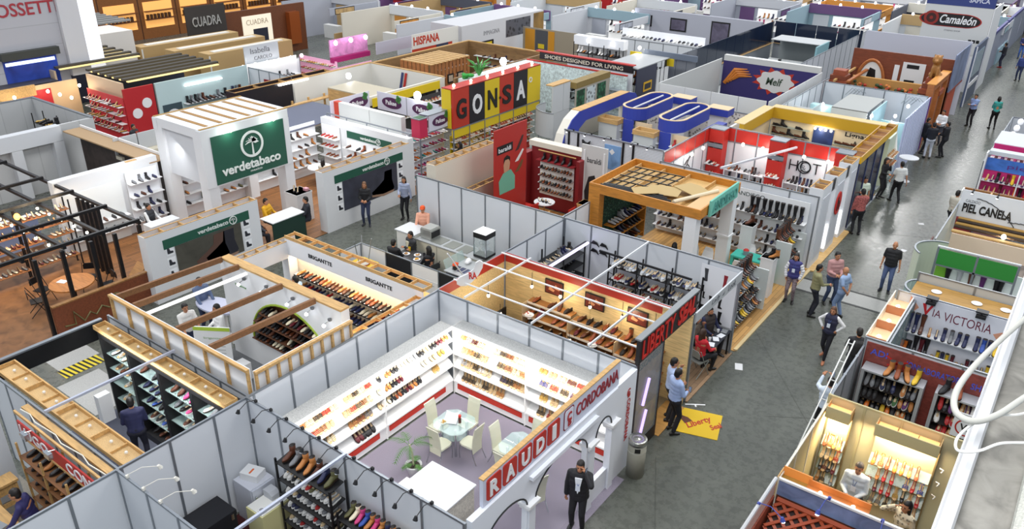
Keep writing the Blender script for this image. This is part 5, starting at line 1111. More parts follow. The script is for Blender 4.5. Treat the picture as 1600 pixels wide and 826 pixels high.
# beige stand
BEI=M('#c8bd94',.65);BEI2=M('#b9ae82',.65)
rug('beige_carpet',XR+.06,0,11.6,14.3,M('#7a7258',.9,kind='speck'),'beige carpet of the cream walled heel stand')
WRn('x',14.42,XR,0.1,'cream back wall with two shoe bays',2.6,n=4,pm=BEI,post=True,fm=BEI2)
WRn('y',XR,11.6,14.35,'cream aisle side wall of the heel stand',2.4,n=3,pm=BEI2,fm=M('#d6d2c4'))
def LHd(label,fr,a0,a1,z,depth=.3,e=22):
 t=Tg('light_hood',label,'light box',tuple(fr((a0+a1)/2,z,depth/2)));
 obj('front',MB().fbox(fr,a0,a1,z-.1,z+.16,depth-.02,depth),BEI2,t);obj('end',MB().fbox(fr,a0,a0+.02,z-.1,z+.16,.003,depth-.021),PINE,t);obj('end',MB().fbox(fr,a1-.02,a1,z-.1,z+.16,.003,depth-.021),PINE,t)
 n=max(1,round((a1-a0)/.4))
 for i in range(n):obj('glow_strip',MB().fbox(fr,a0+.03+(a1-a0-.06)*i/n,a0+(a1-a0-.04)*(i+1)/n,z+.06,z+.075,.03,depth-.04),M('#f2a868',emit=.9),t)
 area_to('hood_light',fr((a0+a1)/2,z-.12,depth*.6),fr((a0+a1)/2,z-1.4,.05),fr.u,a1-a0-.1,.1,e,(1,.84,.6));return t
f=FY(XR,14.38)
for b,(a0,a1)in enumerate(((.08,.5),(1.0,2.1))):
 t=Tg('bay_panel','cream shoe bay panel, %s bay from the aisle'%ORD[b],'display panel',tuple(f((a0+a1)/2,.02,.03)));obj('board',MB().fbox(f,a0,a1,.013,2.35,.0,.04),M('#d6c49a',.6),t);obj('edge_trim',MB().fbox(f,a1,a1+.03,.013,2.4,.0,.07),M('#8a744a'),t)
 for i,z in enumerate((1.55,1.25,.95,.65)):obj('shoe_ledge',MB().hexa([f(a0,z-.01,.2),f(a1,z-.01,.2),f(a1,z+.13,.041),f(a0,z+.13,.041),f(a0,z,.21),f(a1,z,.21),f(a1,z+.15,.05),f(a0,z+.15,.05)]),GLASS,t);SRw(f(a0+.03,z+.07,.14),f(a1-.03,z+.07,.14),4 if b==0 else 8,(0,-1),['high_heel','sandal'],[['tan','orange','cognac','tan'],['blue','tan','red','gold','beige','red'],['black','tan','wine','red','gold'],['black','black','tan','grey']][i],'%s ledge of %s cream bay'%(ORD[i],ORD[b]),'heels in the cream bays',tilt=-.55,skip=.05,sc=1.1)
LHd('timber light hood over the cream bay at the aisle corner',f,.05,.52,2.36);LHd('long timber light hood over the middle cream bay',f,.98,2.12,2.36)
f=FYp(-.4,11.62)
t=Tg('light_box','low timber light box in front of the man in pale shirt','light box',(-1.6,12.0,1.5));obj('tray',MB().box(-2.2,-1.15,11.56,11.84,2.3,2.33),M('#c77a3c',.6),t);obj('side_rail',MB().box(-2.2,-1.15,11.845,11.87,2.3,2.44),M('#c77a3c',.6),t);obj('side_rail',MB().box(-2.2,-1.15,11.52,11.555,2.3,2.44),M('#e0c9a0',.6),t)
for x in(-1.95,-1.4):obj('bulb',MB().ell((x,11.7,2.37),.035,.035,.03,n=8,m=5),BULB,t)
t=Tg('light_box','timber light box at the aisle corner by the blue painted wall','light box',(XR+.25,11.7,2.3));obj('box_front',MB().box(XR,XR+.5,11.56,11.58,2.0,2.45),M('#d8cdb4'),t);obj('box_back',MB().box(XR,XR+.5,11.85,11.87,2.3,2.5),M('#c9803c',emit=.25),t);obj('tray',MB().box(XR,XR+.5,11.581,11.849,2.3,2.32),M('#a8823c'),t);obj('side',MB().box(XR-.02,XR-.001,11.56,11.87,2.0,2.45),PINE,t)
for i in range(3):
 a=2.2;Sl('wall_hook',MB().tube([f2 for f2 in[FY(XR,14.38)(a,1.9-.32*i,.05),FY(XR,14.38)(a+.07,1.93-.32*i,.12),FY(XR,14.38)(a+.04,1.87-.32*i,.14)]],.012,6),WHITE,'white double hook on the cream wall, %s from top'%ORD[i],'hook')
Sl('navy_panel',MB().box(-.12,-.06,12.9,14.3,1.2,2.5),M('#2a3356'),'dark navy panel at the wall end of the cream stand','panel')
Sl('olive_panel',MB().box(-.12,-.06,11.7,12.88,.6,2.0),M('#6f6a30'),'olive panel beside the dark navy panel','panel')
t=Tg('counter','timber counter where the man in pale shirt stands','counter',(-1.5,12.6,.013));obj('body',MB().box(-2.1,-.6,12.0,12.4,.014,.85),BEI2,t);obj('top',MB().box(-2.15,-.55,11.95,12.45,.851,.88),M('#a8733c',.5,kind='wood'),t)
Ps('man in pale shirt looking at his phone behind timber counter',(-1.72,13.8,.013),PI,'front','stand',shirt='#c9d3dc',pants='#2c2e36',hair='#4a4440',badge=True)
Ps('woman with long black hair on the phone, patterned blouse',(-.72,13.25,.013),PI-.5,'phone','stand',shirt='#d9cdb8',hair='#14100e',hairlen=.28,female=True,shirtmat=M('#d8ccb0',.7,kind='pattern',noise=16),pants='#26262c')
Sl('corner_light_box',MB().box(-.5,-.1,11.9,12.4,1.6,1.72),M('#f0b070',emit=.5),'glowing peach light box near the concrete ledge','light box')
# wood-red stand with two shoe racks
rug('dark_carpet',XR+.05,.3,14.6,16.9,M('#2a2422',.9),'dark carpet of the wood-red shoe stand')
WRn('x',17.0,XR,.3,'wall carrying the wood-red sign board',2.7,n=3)
f=FY(XR,16.96);WR=M('#8a4038',.5,kind='wood',noise=(3,6,6))
t=flatsign('shop_sign',f,0.05,2.9,2.15,2.62,WR,'wood-red sign board with blue letters and red X over racks',.02);obj('backing',MB().fbox(f,.05,2.9,.014,2.149,.0,.015),WR,t)
BLU=M('#4a56c0');Tx('ADI',f,.16,2.34,.36,.15,BLU,t,.01,.021,.012);Tx('IONLABORATORY',f,.92,2.3,1.15,.15,BLU,t,.01,.021,.012,arc=-.03);Tx('SHOES',f,2.2,2.26,.5,.15,BLU,t,.01,.021,.012)
for p,q in(((.5,2.42),(1.0,2.17)),((.55,2.2),(.95,2.4))):obj('red_cross_stroke',MB().bar(f(p[0],p[1],.026),f(q[0],q[1],.026),.012,.035),M('#c2261e'),t)
for b,(a0,a1)in enumerate(((.12,1.4),(1.62,2.85))):
 t=Tg('framed_rack','white framed dark shoe rack, %s one from the aisle'%ORD[b],'shelf',tuple(f((a0+a1)/2,0,.2)))
 obj('back',MB().fbox(f,a0,a1,.014,2.0,.016,.03),M('#15100f')if b==0 else M('#5a2a1e'),t)
 for a in(a0,a1-.07):obj('frame',MB().fbox(f,a,a+.07,.014,2.1,.031,.42),M('#b5b8bc',.4,.3),t)
 obj('frame_top',MB().fbox(f,a0,a1,2.1,2.14,.031,.42),M('#b5b8bc',.4,.3),t)
 for i,z in enumerate((1.72,1.42,1.12,.82,.5)):
  obj('shelf',MB().hexa([f(a0+.08,z-.03,.36),f(a1-.08,z-.03,.36),f(a1-.08,z+.12,.04),f(a0+.08,z+.12,.04),f(a0+.08,z-.01,.37),f(a1-.08,z-.01,.37),f(a1-.08,z+.14,.05),f(a0+.08,z+.14,.05)]),M('#1c1614'),t)
  SRw(f(a0+.1,z+.06,.22),f(a1-.1,z+.06,.22),10,(0,-1),['sneaker','ankle_boot','dress_shoe'],[['grey','tan','navy','navy','black','cream','orange','orange','grey'],['black','tan','purple','black','green','black'],['black','tan','orange','yellow','tan'],['yellow','orange','black','tan','black'],['black','brown','black','grey']][i]if b==0 else['red','black','white','yellow','tan','purple','black'],'%s shelf of %s framed rack'%(ORD[i],ORD[b]),'shoes in the white framed racks',tilt=-.45,skip=.08,sc=1.1)
SRw(f(.55,2.145,.28),f(1.3,2.145,.28),4,(0,-1),['ankle_boot'],['tan','yellow','cognac','tan'],'top of the first framed rack','boots on top of the framed racks',sc=1.25,jit=.5);SRw(f(1.62,2.145,.28),f(2.2,2.145,.28),2,(0,-1),['ankle_boot'],['black','cognac'],'top of the second framed rack','boots on top of the framed racks',sc=1.25,jit=.5)
t=Tg('round_logo_sign','white square sign with black and red round emblem','sign',(-.35,16.4,1.3));f2=FY(-.55,16.45);obj('board',MB().fbox(f2,0,.5,1.35,1.95,0,.03),WHITE,t);m_=MB();ring(m_,f2,.25,1.62,.17,.2,.0301,.036);obj('emblem_ring',m_,M('#b5231c'),t);Tx('V',f2,.14,1.54,.13,.17,BLACK,t,.006,.031,.02);Tx('s',f2,.27,1.54,.1,.12,BLACK,t,.006,.031,.02)
t=WRn('y',XR,14.6,17.3,'grey louvred aisle side wall of the wood-red stand',2.5,n=3,pm=M('#9a9ca0',.5),pw=.06)
t=Tg('cable_ladder','pale metal ladder bars leaning along the aisle edge of wood-red stand','rail',(-2.9,15.5,0));
for d in(0,.12):obj('rail',MB().tube([(-2.85-d,14.1,1.3),(-2.85-d,16.9,2.55)],.018,6),M('#c9cbc8',.4,.4),t)
for k in range(6):obj('rung',MB().bar((-2.85,14.3+.5*k,1.39+.223*k),(-2.97,14.3+.5*k,1.39+.223*k),.02),M('#c9cbc8',.4,.4),t)
# white banner stand (Via Victoria)
rug('grey_carpet',XR+.05,.2,17.4,20.0,M('#77787a',.9,kind='speck'),'grey carpet of the white banner boot stand')
WRn('x',20.1,XR,.2,'wall behind the white lettered banner',2.58,n=3)
f=FY(XR+.3,20.05);t=flatsign('banner',f,0,2.2,1.0,2.56,M('#dcdde4',.6),'white banner with dark red hand-drawn letters and peach triangles',.012)
obj('wall_sheet',MB().fbox(f,0,2.2,.013,.999,0,.01),M('#d5d6dd'),t)
WINE=M('#6e2038');vm=MB();vm.prism(f,[(.3,2.42),(.42,2.1),(.56,2.44),(.5,2.44),(.42,2.24),(.38,2.44)],.013,.02);obj('letter',vm,M('#c2252c'),t)
Tx('IA',f,.57,2.14,.18,.2,WINE,t,.006,.013,-.004);Tx('VICTORIA',f,.82,2.1,1.05,.24,WINE,t,.006,.013,-.004)
for tri in([(0,2.54),(.24,2.27),(0,1.95)],[(2.2,2.3),(1.92,2.12),(2.2,1.8)]):obj('peach_triangle',MB().prism(f,tri,.0121,.016),M('#d89a7c'),t)
for i,a in enumerate((.35,1.45)):
 l=Tg('clamp_lamp','black double clamp lamp on top of the white banner, %s from the aisle'%ORD[i],'lamp',tuple(f(a,2.68,.05)));obj('bracket',MB().fbox(f,a,a+.26,2.6,2.64,-.08,.12),BLACK,l);obj('lamp_head',MB().fbox(f,a+.02,a+.24,2.5,2.56,.06,.2),BLACK,l);obj('stem',MB().fbox(f,a+.11,a+.15,2.561,2.599,.08,.12),BLACK,l)
wallshelves('two white boot shelves on the lettered banner',f,2.2,[1.68,1.05],.3,WHITE)
SRw(f(.05,1.685,.16),f(.5,1.685,.16),3,(0,-1),['tall_boot'],['navy','black','brown'],'upper banner shelf','boots on the banner shelves',sc=1.1);SRw(f(.55,1.685,.16),f(1.5,1.685,.16),6,(0,-1),['ankle_boot','high_heel'],['navy','tan','red','black','tan','grey'],'upper banner shelf middle','boots on the banner shelves',sc=1.1);SRw(f(1.6,1.685,.16),f(2.15,1.685,.16),4,(0,-1),['ankle_boot'],['navy','yellow','blue','black'],'upper banner shelf far end','boots on the banner shelves',sc=1.2)
SRw(f(.02,1.055,.16),f(.3,1.055,.16),3,(0,-1),['ankle_boot'],['orange','yellow','black'],'lower banner shelf start','boots on the banner shelves',sc=1.2);SRw(f(.32,1.055,.16),f(.7,1.055,.16),3,(0,-1),['tall_boot'],['black','wine','black'],'lower banner shelf','boots on the banner shelves',sc=1.1);SRw(f(.75,1.055,.16),f(2.1,1.055,.16),12,(0,-1),['ankle_boot','flat_shoe','high_heel'],['wine','tan','black','brown','navy','yellow','black'],'lower banner shelf middle','boots on the banner shelves')
t=Tg('light_box','three-compartment glowing timber light box at aisle corner','light box',(XR+.05,18.8,2.4));f=FX(XR-.1,17.45)
for i in range(3):
 obj('tray',MB().fbox(f,.9*i+.03,.9*(i+1)-.03,2.28,2.3,.03,.45),M('#d8b890',emit=.25),t);obj('divider',MB().fbox(f,.9*i-.015,.9*i+.015,2.2,2.5,.03,.45),M('#c4825a'),t)
 obj('bulb',MB().ell(f(.9*i+.4,2.34,.22),.05,.05,.035,n=8,m=5),BULB,t)
obj('side',MB().fbox(f,-.015,2.72,.003,2.5,0,.03),M('#d9d4c6'),t);obj('side',MB().fbox(f,-.015,2.72,2.15,2.5,.45,.48),M('#d9d9d6'),t)
WRn('y',XR+.42,17.5,20.0,'glass and metal divider beside the glowing light box',2.45,n=3,pm=GLASS)
Ps('dark haired person with big black backpack half behind the light box',(-3.15,19.1,0),.4,'low','stand',shirt='#1c1c22',pants='#2a2c34',bag='#141418')
flatsign('paper_sign',Fr((-3.05,20.6,0),(1,-.3,0)),0,.32,.95,1.2,WHITE,'small white paper sign standing by the aisle edge',.01);Sl('sign_post',MB().tube([(-2.9,20.56,.003),(-2.9,20.56,.94)],.015,6),ALU,'thin post under the small white paper sign','post')
# grey panelled stand with green fascia
WRn('x',21.8,-2.5,.2,'pale grey panels with timber ledge, behind the lettered banner',2.45,n=2,pm=M('#c3c3bd',.6))
t=Tg('timber_ledge','timber ledge with white oval lamps below the pale grey panels','ledge',(-1.2,20.9,2.14));obj('ledge',MB().box(-2.5,.2,20.2,21.74,2.14,2.2),M('#a67f3e',.6,kind='wood'),t)
for x,y in((-1.95,20.9),(-1.0,20.85),(-.35,20.9)):obj('lamp_disc',MB().lathe((x,y+.45,2.201),[(.1,0),(.13,.02),(.1,.03)],16),WHITE,t)
for i in range(4):Sl('red_display_shelf',MB().box(-2.62,-2.3,20.5+.3*i,20.72+.3*i,1.0,1.9-.2*i),[M('#b02a20'),WHITE][i%2],'%s small red and white block beside the timber ledge'%ORD[i],'block')if i<2 else None
cm=MB();
def curved(cx,cy,r,a0,a1,z0,z1,label,mat,th=.03,n=14,rim=None,name='curved_partition'):
 t=Tg(name,label,'curved wall',(cx,cy,z0));m=MB();ring(m,FZ(cx,cy,0),0,0,r-th,r,z0,z1,0,n,a0,a1);obj('panel',m,mat,t)
 m=MB();ring(m,FZ(cx,cy,0),0,0,r-th-.01,r+.01,z1+.001,z1+.03,0,n,a0,a1);obj('top_rail',m,rim or ALU,t);return t
curved(-2.25,23.55,.75,PI*.5,PI*1.25,.003,2.45,'curved pale green corner wall at the green fascia stand',M('#c3cbb6',.6));curved(-2.2,21.6,.55,PI*.6,PI*1.3,.003,2.1,'curved glass shelf corner of grey panelled stand',GLASS)
SRw((-2.6,21.4,1.5),(-2.3,21.4,1.5),3,(-1,-.3),['flat_shoe'],['black','wine','red'],'curved glass corner','shoes on the curved glass corner');Sl('curved_corner_shelf',MB().prism(FZ(-2.2,21.6,1.48),circ(0,0,.5,16,PI*.6,PI*1.3)+[(0,0)],0,.015),GLASS,'curved glass shelf board in the glass corner','shelf')
t=Tg('green_fascia','bright green two-panel fascia over white boot shelf','sign',(-1.3,23.6,2.0));f=FY(-2.4,23.6);GRN=M('#2f8a35',.5)
for i in range(2):obj('panel',MB().fbox(f,1.0*i+.03,1.0*(i+1)-.03,2.05,2.52,0,.03),GRN,t)
for i in range(3):obj('post',MB().fbox(f,1.0*i-.028,1.0*i+.028,.003,2.56,-.03,.03),ALU,t)
obj('top_rail',MB().fbox(f,-.03,2.03,2.561,2.6,-.03,.035),M('#c9cccf'),t);obj('lower_rail',MB().fbox(f,.03,1.97,2.0,2.049,-.0,.03),ALU,t)
t=Tg('boot_wall','white lit wall with hanging long boots under the green fascia','display',(-1.3,24.1,0));f=FY(-2.4,24.2);obj('wall',MB().fbox(f,0,2.3,.003,2.0,0,.03),M('#e6efec'),t);obj('lime_panel',MB().fbox(f,0,.3,.8,1.95,.031,.05),M('#7fbf3a'),t)
for a,c in((.35,'black'),(.65,'silver'),(.95,'brown'),(1.25,'purple'),(1.6,'black'),(1.7,'black')):shoe('tall_boot',c,f(a,1.25,.2),PI,'%s tall boot hung at %.2f m along white wall under green fascia'%(c,a),'long boots under the green fascia',sc=1.5)
Sl('boot_hang_shelf',MB().fbox(f,.3,2.2,1.21,1.245,.031,.35),WHITE,'white shelf under the long boots below green fascia','shelf');SRw(f(1.75,1.25,.2),f(2.2,1.25,.2),2,(0,-1),['flat_shoe'],['grey','wine'],'white shelf below green fascia','long boots under the green fascia')
rug('pale_carpet',-2.5,.3,22.0,24.2,M('#8a8c8a',.9),'pale carpet of the green fascia stand')
t=Tg('peach_wall','peach inner wall with dark shelf edge behind the green fascia','partition wall',(-1.2,26.2,0));f=FY(-2.45,26.4);obj('wall',MB().fbox(f,0,2.6,.003,2.0,-.02,.02),M('#e0c9b0',.6),t);obj('stone_band',MB().fbox(f,.05,2.6,1.1,1.5,.021,.05),M('#a89a90',.6,kind='blotch',noise=2.5),t)
t=WRn('y',-2.62,24.3,28.2,'pale greenish aisle wall of the stand below black lettered sign',2.5,n=3,pm=M('#cfd3c8'),post=False)
Sl('shelf_row',MB().fbox(f,.1,2.6,1.05,1.08,.051,.3),WHITE,'white shelf of dark shoes below the peach wall','shelf');SRw(f(.15,1.085,.18),f(2.4,1.085,.18),8,(0,-1),['flat_shoe'],['black','black','brown'],'white shelf below peach wall','shoes below the peach wall')
GLp((-1.1,26.9,2.05),'bright bulb under the black lettered white sign',25,r=.07)
t=Tg('timber_soffit','timber soffit with dark slats under the black lettered sign','soffit',(-1.3,27.2,1.9));
for i,(y,m)in enumerate(((26.6,M('#c8a468',.6,kind='speck')),(27.0,M('#3a2a1c')),(27.2,M('#a8823e')),(27.45,M('#2e2118')),(27.62,M('#a8823e')))):obj('slat',MB().box(-2.5,.2,y,y+.17,1.95+.02*i,2.0+.02*i),m,t)
f=FY(-2.6,27.85);t=flatsign('shop_sign',f,0,2.9,2.06,2.98,M('#cfd4da',.5),'white sign board with black rounded letters and wavy line',.04)
Tx('PIEL CANELA',f,.12,2.26,1.4,.3,BLACK,t,.012,.041,.035);Tx('CALZADO',f,.16,2.6,.42,.09,M('#6b6e73'),t,.006,.041)
obj('wave_line',MB().tube([f(.45+.05*i,2.76-.0012*i*i+.02*abs(math.sin(i*.9)),.05)for i in range(26)],.014,6),BLACK,t);obj('wave_line',MB().tube([f(1.45+.05*i,2.2+.03*abs(math.sin(i*1.1))+.004*i,.05)for i in range(14)],.014,6),BLACK,t)
for i,a in enumerate((.3,1.0,1.9)):SpA(f(a,2.98,0),(0,-1,0),.3,'small clip lamp on black lettered sign, %s from the aisle'%ORD[i],group='clip lamps on the black lettered sign')
t=Tg('timber_box_frame','timber box frame behind the top of the black lettered sign','frame',(-2.2,28.3,2.6));obj('rail',MB().box(-2.65,.2,28.3,28.36,2.7,2.9),M('#8a5c2c'),t);obj('rail',MB().box(-2.65,-2.6,27.9,28.299,2.7,2.9),M('#c9cbc8'),t);obj('rail',MB().box(-1.85,-1.8,27.9,28.299,2.7,2.9),PINE,t)
flatsign('hanging_notice',FXn(-2.9,26.4),0,.5,1.2,1.75,M('#5a2420'),'small dark red notice board sticking out into the aisle',.04);Sl('notice_bracket',MB().bar((-2.9,26.2,1.5),(-2.65,26.2,1.5),.03),ALU,'bracket holding the small dark red notice board','bracket')
# pink and blue stand with heels
f=FY(-2.6,33.2);t=Tg('display_wall','pink display wall with blue bands and rows of bright heels','display',(-1.3,33.2,0));BL2=M('#3f6fc0',.5,kind='blotch',noise=2)
obj('pink_panel',MB().fbox(f,0,3.0,.6,2.2,0,.03),M('#c2256e'),t);obj('blue_band',MB().fbox(f,0,3.0,2.2,2.65,0,.05),BL2,t);obj('blue_base',MB().fbox(f,0,3.0,.003,.6,0,.05),BL2,t);obj('frame',MB().fbox(f,-.05,-.001,.003,2.9,0,.4),WHITE,t)
obj('top_box',MB().fbox(f,0,3.0,2.75,2.9,-.4,.0),M('#c6ccd2'),t);Tx('piel',f,.7,2.32,.7,.2,M('#5a2a7a'),t,.008,.051)
for a in(1.15,2.3):obj('divider',MB().fbox(f,a,a+.04,.6,2.2,.031,.35),WHITE,t)
for i,z in enumerate((1.85,1.4,.95)):
 obj('shelf',MB().fbox(f,0,3.0,z-.02,z,.031,.33),WHITE,t);SRw(f(.08,z+.004,.18),f(2.9,z+.004,.18),17 if i<2 else 9,(0,-1),['high_heel','ankle_boot'],['black','navy','wine','red','yellow','orange','black','purple','pink'],'%s shelf of the pink display wall'%ORD[i],'heels on the pink display wall',skip=.04,sc=1.3)
t=Tg('upper_display','open top shelf of bright shoes above the pink wall','shelf',(-1.2,33.8,2.3));obj('shelf',MB().box(-2.6,.3,33.62,34.3,2.4,2.42),WHITE,t);obj('back',MB().box(-2.6,.3,34.301,34.33,2.0,2.9),M('#c2256e'),t);SRw((-2.5,33.9,2.425),(0,33.9,2.425),12,(0,-1),['ankle_boot'],['orange','wine','yellow','purple','pink'],'open top shelf above the pink wall','heels on the pink display wall',sc=1.2)
Sl('white_canopy',MB().box(-2.65,.3,34.6,36.6,2.75,2.85),M('#c6cbd2'),'pale flat canopy top behind the pink display wall','canopy')
WRn('y',-2.7,33.3,41.0,'pale aisle side wall behind the pink stand',2.45,n=7)
for i,(x,y,c)in enumerate(((-2.3,37.4,'#d9dbe0'),(-2.3,38.6,'#d9dbe0'),(-2.3,39.8,'#d9dbe0'),(-1.7,38.0,'#c9701f'))):GLp((x,y,2.55),'round %s lamp on the far pale stand, %s'%('white' if i<3 else 'orange',ORD[i]),0,r=.12,mat=M(c,emit=.6 if i<3 else.2))
WRn('x',41.0,-2.7,.5,'far pale wall closing the stand behind white round lamps',2.45,n=3)
t=Tg('red_table','small red covered table where the man in grey shirt stands','table',(-2.45,31.4,0));obj('cloth',MB().box(-2.9,-2.35,31.0,31.9,.003,.85),M('#7a1c22',.8),t);
for i,(x,y,c)in enumerate(((-2.75,31.6,'#d8bf2a'),(-2.6,31.3,'#d8641f'),(-2.5,31.75,'#2a2a2e'))):Sl('flower_pot',MB().lathe((x,y,.852),[(.07,0),(.1,.14)],10),M(c),'%s pot on the small red covered table'%['yellow','orange','dark'][i],'pot')
t=Tg('white_crate','white crate behind the black lettered sign','crate',(-1.9,30.6,0));obj('box',MB().box(-2.2,-1.5,30.3,30.9,.003,.5),WHITE,t);obj('lid',MB().box(-2.22,-1.48,30.28,30.92,.501,.55),M('#4a1a20'),t)
rug('dark_carpet',-2.7,.3,28.5,33.1,M('#4a4a4c',.9),'dark carpet in front of the pink display wall')
Sl('spotted_pouf',MB().lathe((-.7,31.0,.013),[(.3,0),(.38,.2),(.34,.42),(.1,.46)],18),M('#55565a',.8,kind='pattern',noise=14),'black and white spotted pouf on the dark carpet','pouf')
# grey ledge of the gallery and cables near the camera
t=Tg('gallery_ledge','grey gallery ledge with metal lip at the edge near the camera','ledge',(.2,8,7.0));
obj('metal_face',MB().box(-.1,-.02,2.5,11.4,7.0,7.9),M('#b5b8c0',.35,.3,kind='speck',noise=3),t);obj('lip',MB().tube([(-.03,2.5,7.95),(-.03,11.4,7.95)],.055,8),M('#d3d5d8',.5),t)
obj('slab',MB().box(-.02,.55,2.5,11.4,7.2,7.88),M('#8c8a84',.9,kind='blotch',noise=3),t);obj('pipe',MB().tube([(.42,2.5,7.98),(.42,11.4,7.98)],.09,10),M('#b9bab2',.6,kind='speck'),t)
def spline(P,k=6):
 P=[Vector(p)for p in P];Q=[P[0]]+P+[P[-1]];R=[]
 for i in range(1,len(Q)-2):
  for j in range(k):
   t=j/k;a,b,c,d=Q[i-1:i+3];R.append(.5*((2*b)+(c-a)*t+(2*a-5*b+4*c-d)*t*t+(3*b-a-3*c+d)*t**3))
 return R+[P[-1]]
Sl('thick_cable',MB().tube(spline([(.25,9.0,8.2),(.01,7.99,8.2),(-.15,7.22,8.2),(-.24,6.64,8.2),(-.25,6.28,8.2),(-.19,6.07,8.2),(-.07,6.05,8.2),(.06,6.25,8.2),(.19,6.62,8.2),(.4,7.2,8.2)]),.026,8),M('#bdbdb6',.7),'thick pale cable looping off the grey gallery ledge','cable',smooth=True)
Sl('thin_cable',MB().tube(spline([(.45,7.0,8.1),(.22,6.48,8.15),(.07,6.33,8.15),(-.06,6.12,8.15),(-.13,5.87,8.15),(-.13,5.72,8.15),(-.09,5.67,8.15),(.02,5.76,8.15),(.14,5.96,8.15),(.35,6.2,8.1)]),.011,6),M('#e6e6e2',.5),'thin white cable looping off the grey gallery ledge','cable')
# ---------------------------------------------------------------- people in the main aisle
H_=lambda x,y:(x,y,0)
hp=Ps('man in black suit talking on mobile phone in the arched doorway',H_(-6.05,10.55),PI+.35,'phoneL','stand',shirt='#e6eaf0',jacket='#14141a',pants='#14141a',hair='#1c1614',badge=True,shoes='#0c0c0e',h=1.72)
hb=Ps('man in pale blue shirt seen from behind checking phone by bin',H_(-5.95,14.55),-.5,'front','stand',shirt='#9fb4dc',pants='#14151d',hair='#0f0d0c',h=1.74)
Ps('man in pale blue shirt nearest the entrance, hand at his chin',H_(-6.25,14.95),-.9,'chin','stand',shirt='#a6b9dc',pants='#181a22',hair='#0f0d0c',h=1.72)
Ps('woman in navy vest and white sleeves walking with phone and badge',H_(-4.05,20.0),PI-.1,'hips','walk',shirt='#e9e9ea',vest='#2a2c44',pants='#15161f',hair='#5a3a26',hairlen=.06,female=True,badge=True,shoes='#a86a4a',h=1.62)
hu=Ps('man in pale shirt holding phone up beside wood-red stand',H_(-3.05,16.4),.4,'photo','stand',shirt='#cfdbe8',pants='#15161c',hair='#1a1512',h=1.72)
Ps('man in olive shirt and dark trousers, back turned, in aisle group',H_(-5.15,22.2),-1.0,'one','stand',shirt='#8a8762',pants='#1c1e2a',hair='#0f0d0c',h=1.68,belly=.03)
Ps('man in pink shirt with dark hair in the aisle group',H_(-4.95,23.3),-2.4,'front','stand',shirt='#b88a88',pants='#3a4766',hair='#14100e',h=1.74)
Ps('bald older man in pale blue shirt, hands behind his back',H_(-4.45,22.55),1.3,'behind','stand',shirt='#8fa6c8',sleeve=0,pants='#7d93b8',hair='#c9c9c9',bald=True,h=1.66)
Ps('bald man in black t-shirt and jeans standing alone in aisle',H_(-3.75,25.25),PI+.1,'down','stand',shirt='#15151a',sleeve=0,pants='#4a5a80',bald=True,beard=False,shoes='#15151a',h=1.72,belly=.03)
Ps('woman in blue top with striped sleeves and patterned trousers',H_(-5.95,22.65),PI+.1,'pockets','stand',shirt='#3a3a78',stripes='#dcdce0',pantsmat=M('#8a7a80',.8,kind='pattern',noise=22),hair='#15100e',hairlen=.16,female=True,badge=True,h=1.64,belly=.04)
Ps('man in white polo with green collar by dark window',H_(-6.15,30.9),-2.4,'one','stand',shirt='#c9d6c4',sleeve=0,pants='#2c3250',hair='#15110f')
Ps('man in red checked shirt, back turned, by dark window',H_(-5.8,29.3),.5,'one','stand',shirt='#a85a58',pants='#14151c',hair='#15110f',shirtmat=M('#a85c58',.8,kind='pattern',noise=24),h=1.76)
Ps('man in white shirt and black trousers walking past the high table',H_(-5.45,33.6),.6,'walk','walk',shirt='#dfe1de',sleeve=0,pants='#14141a',hair='#15110f',h=1.72)
Ps('woman in black suit at the doorway by high table',H_(-6.1,33.8),-1.8,'chin','stand',shirt='#17171c',pants='#17171c',hair='#15100e',hairlen=.1,female=True)
Ps('man in light grey shirt, back turned, by small red table',H_(-3.05,31.3),-.5,'front','stand',shirt='#b9b5a8',sleeve=0,pants='#15161c',hair='#14100e',belly=.05,h=1.76)
for lb,x,y,a,kw in(('man in black suit at left of the far aisle group',-6.05,41.3,-1.2,dict(shirt='#15161c',jacket='#15161c',pants='#15161c')),('man in dark jacket and pale trousers in the far aisle group',-5.65,40.6,.3,dict(shirt='#1a1c26',pants='#c9cdd6')),('man in black suit at right of the far aisle group',-5.15,41.2,1.5,dict(shirt='#17181e',jacket='#17181e',pants='#15161c')),('man in white shirt behind the far aisle group',-5.75,43.3,2.9,dict(shirt='#e6e8ec',pants='#3a3c46'))):Ps(lb,H_(x,y),a,'front','stand',hair='#14100e',**kw)
Ps('man in blue shirt with crossed arms alone in the far aisle',H_(-5.05,47.9),PI-.3,'crossed','stand',shirt='#8fa8d8',pants='#14151d',hair='#14100e')
Ps('woman in teal blouse and black trousers, back turned, far aisle',H_(-4.0,48.1),.3,'front','stand',shirt='#3aa09a',pants='#15151a',hair='#14100e',female=True,hairlen=.04)
Ps('man in black with red shoes leaning at the far stand',H_(-5.95,65.5),1.2,'front','cross',shirt='#1a1c26',pants='#24263a',shoes='#b02a24',hair='#14100e')
Ps('man in dark blue shirt and jeans in the farthest aisle',H_(-5.3,70.0),PI,'front','stand',shirt='#2c3466',pants='#4a6ab0',hair='#14100e')
Ps('man in blue shirt and dark trousers at right picture edge',H_(-4.45,61.8),PI-.2,'down','stand',shirt='#3a4a8a',pants='#2a3458',hair='#14100e')
phone(hp[0],(0,1,0),'black mobile phone at the ear of the man in black suit');phone(hb[1]+Vector((.03,.06,0)),(1,0,0),'mobile phone in hands of man in pale blue shirt near bin');phone(hu[1]+Vector((0,0,.04)),(1,0,0),'phone held up by the man in pale shirt beside wood-red stand')
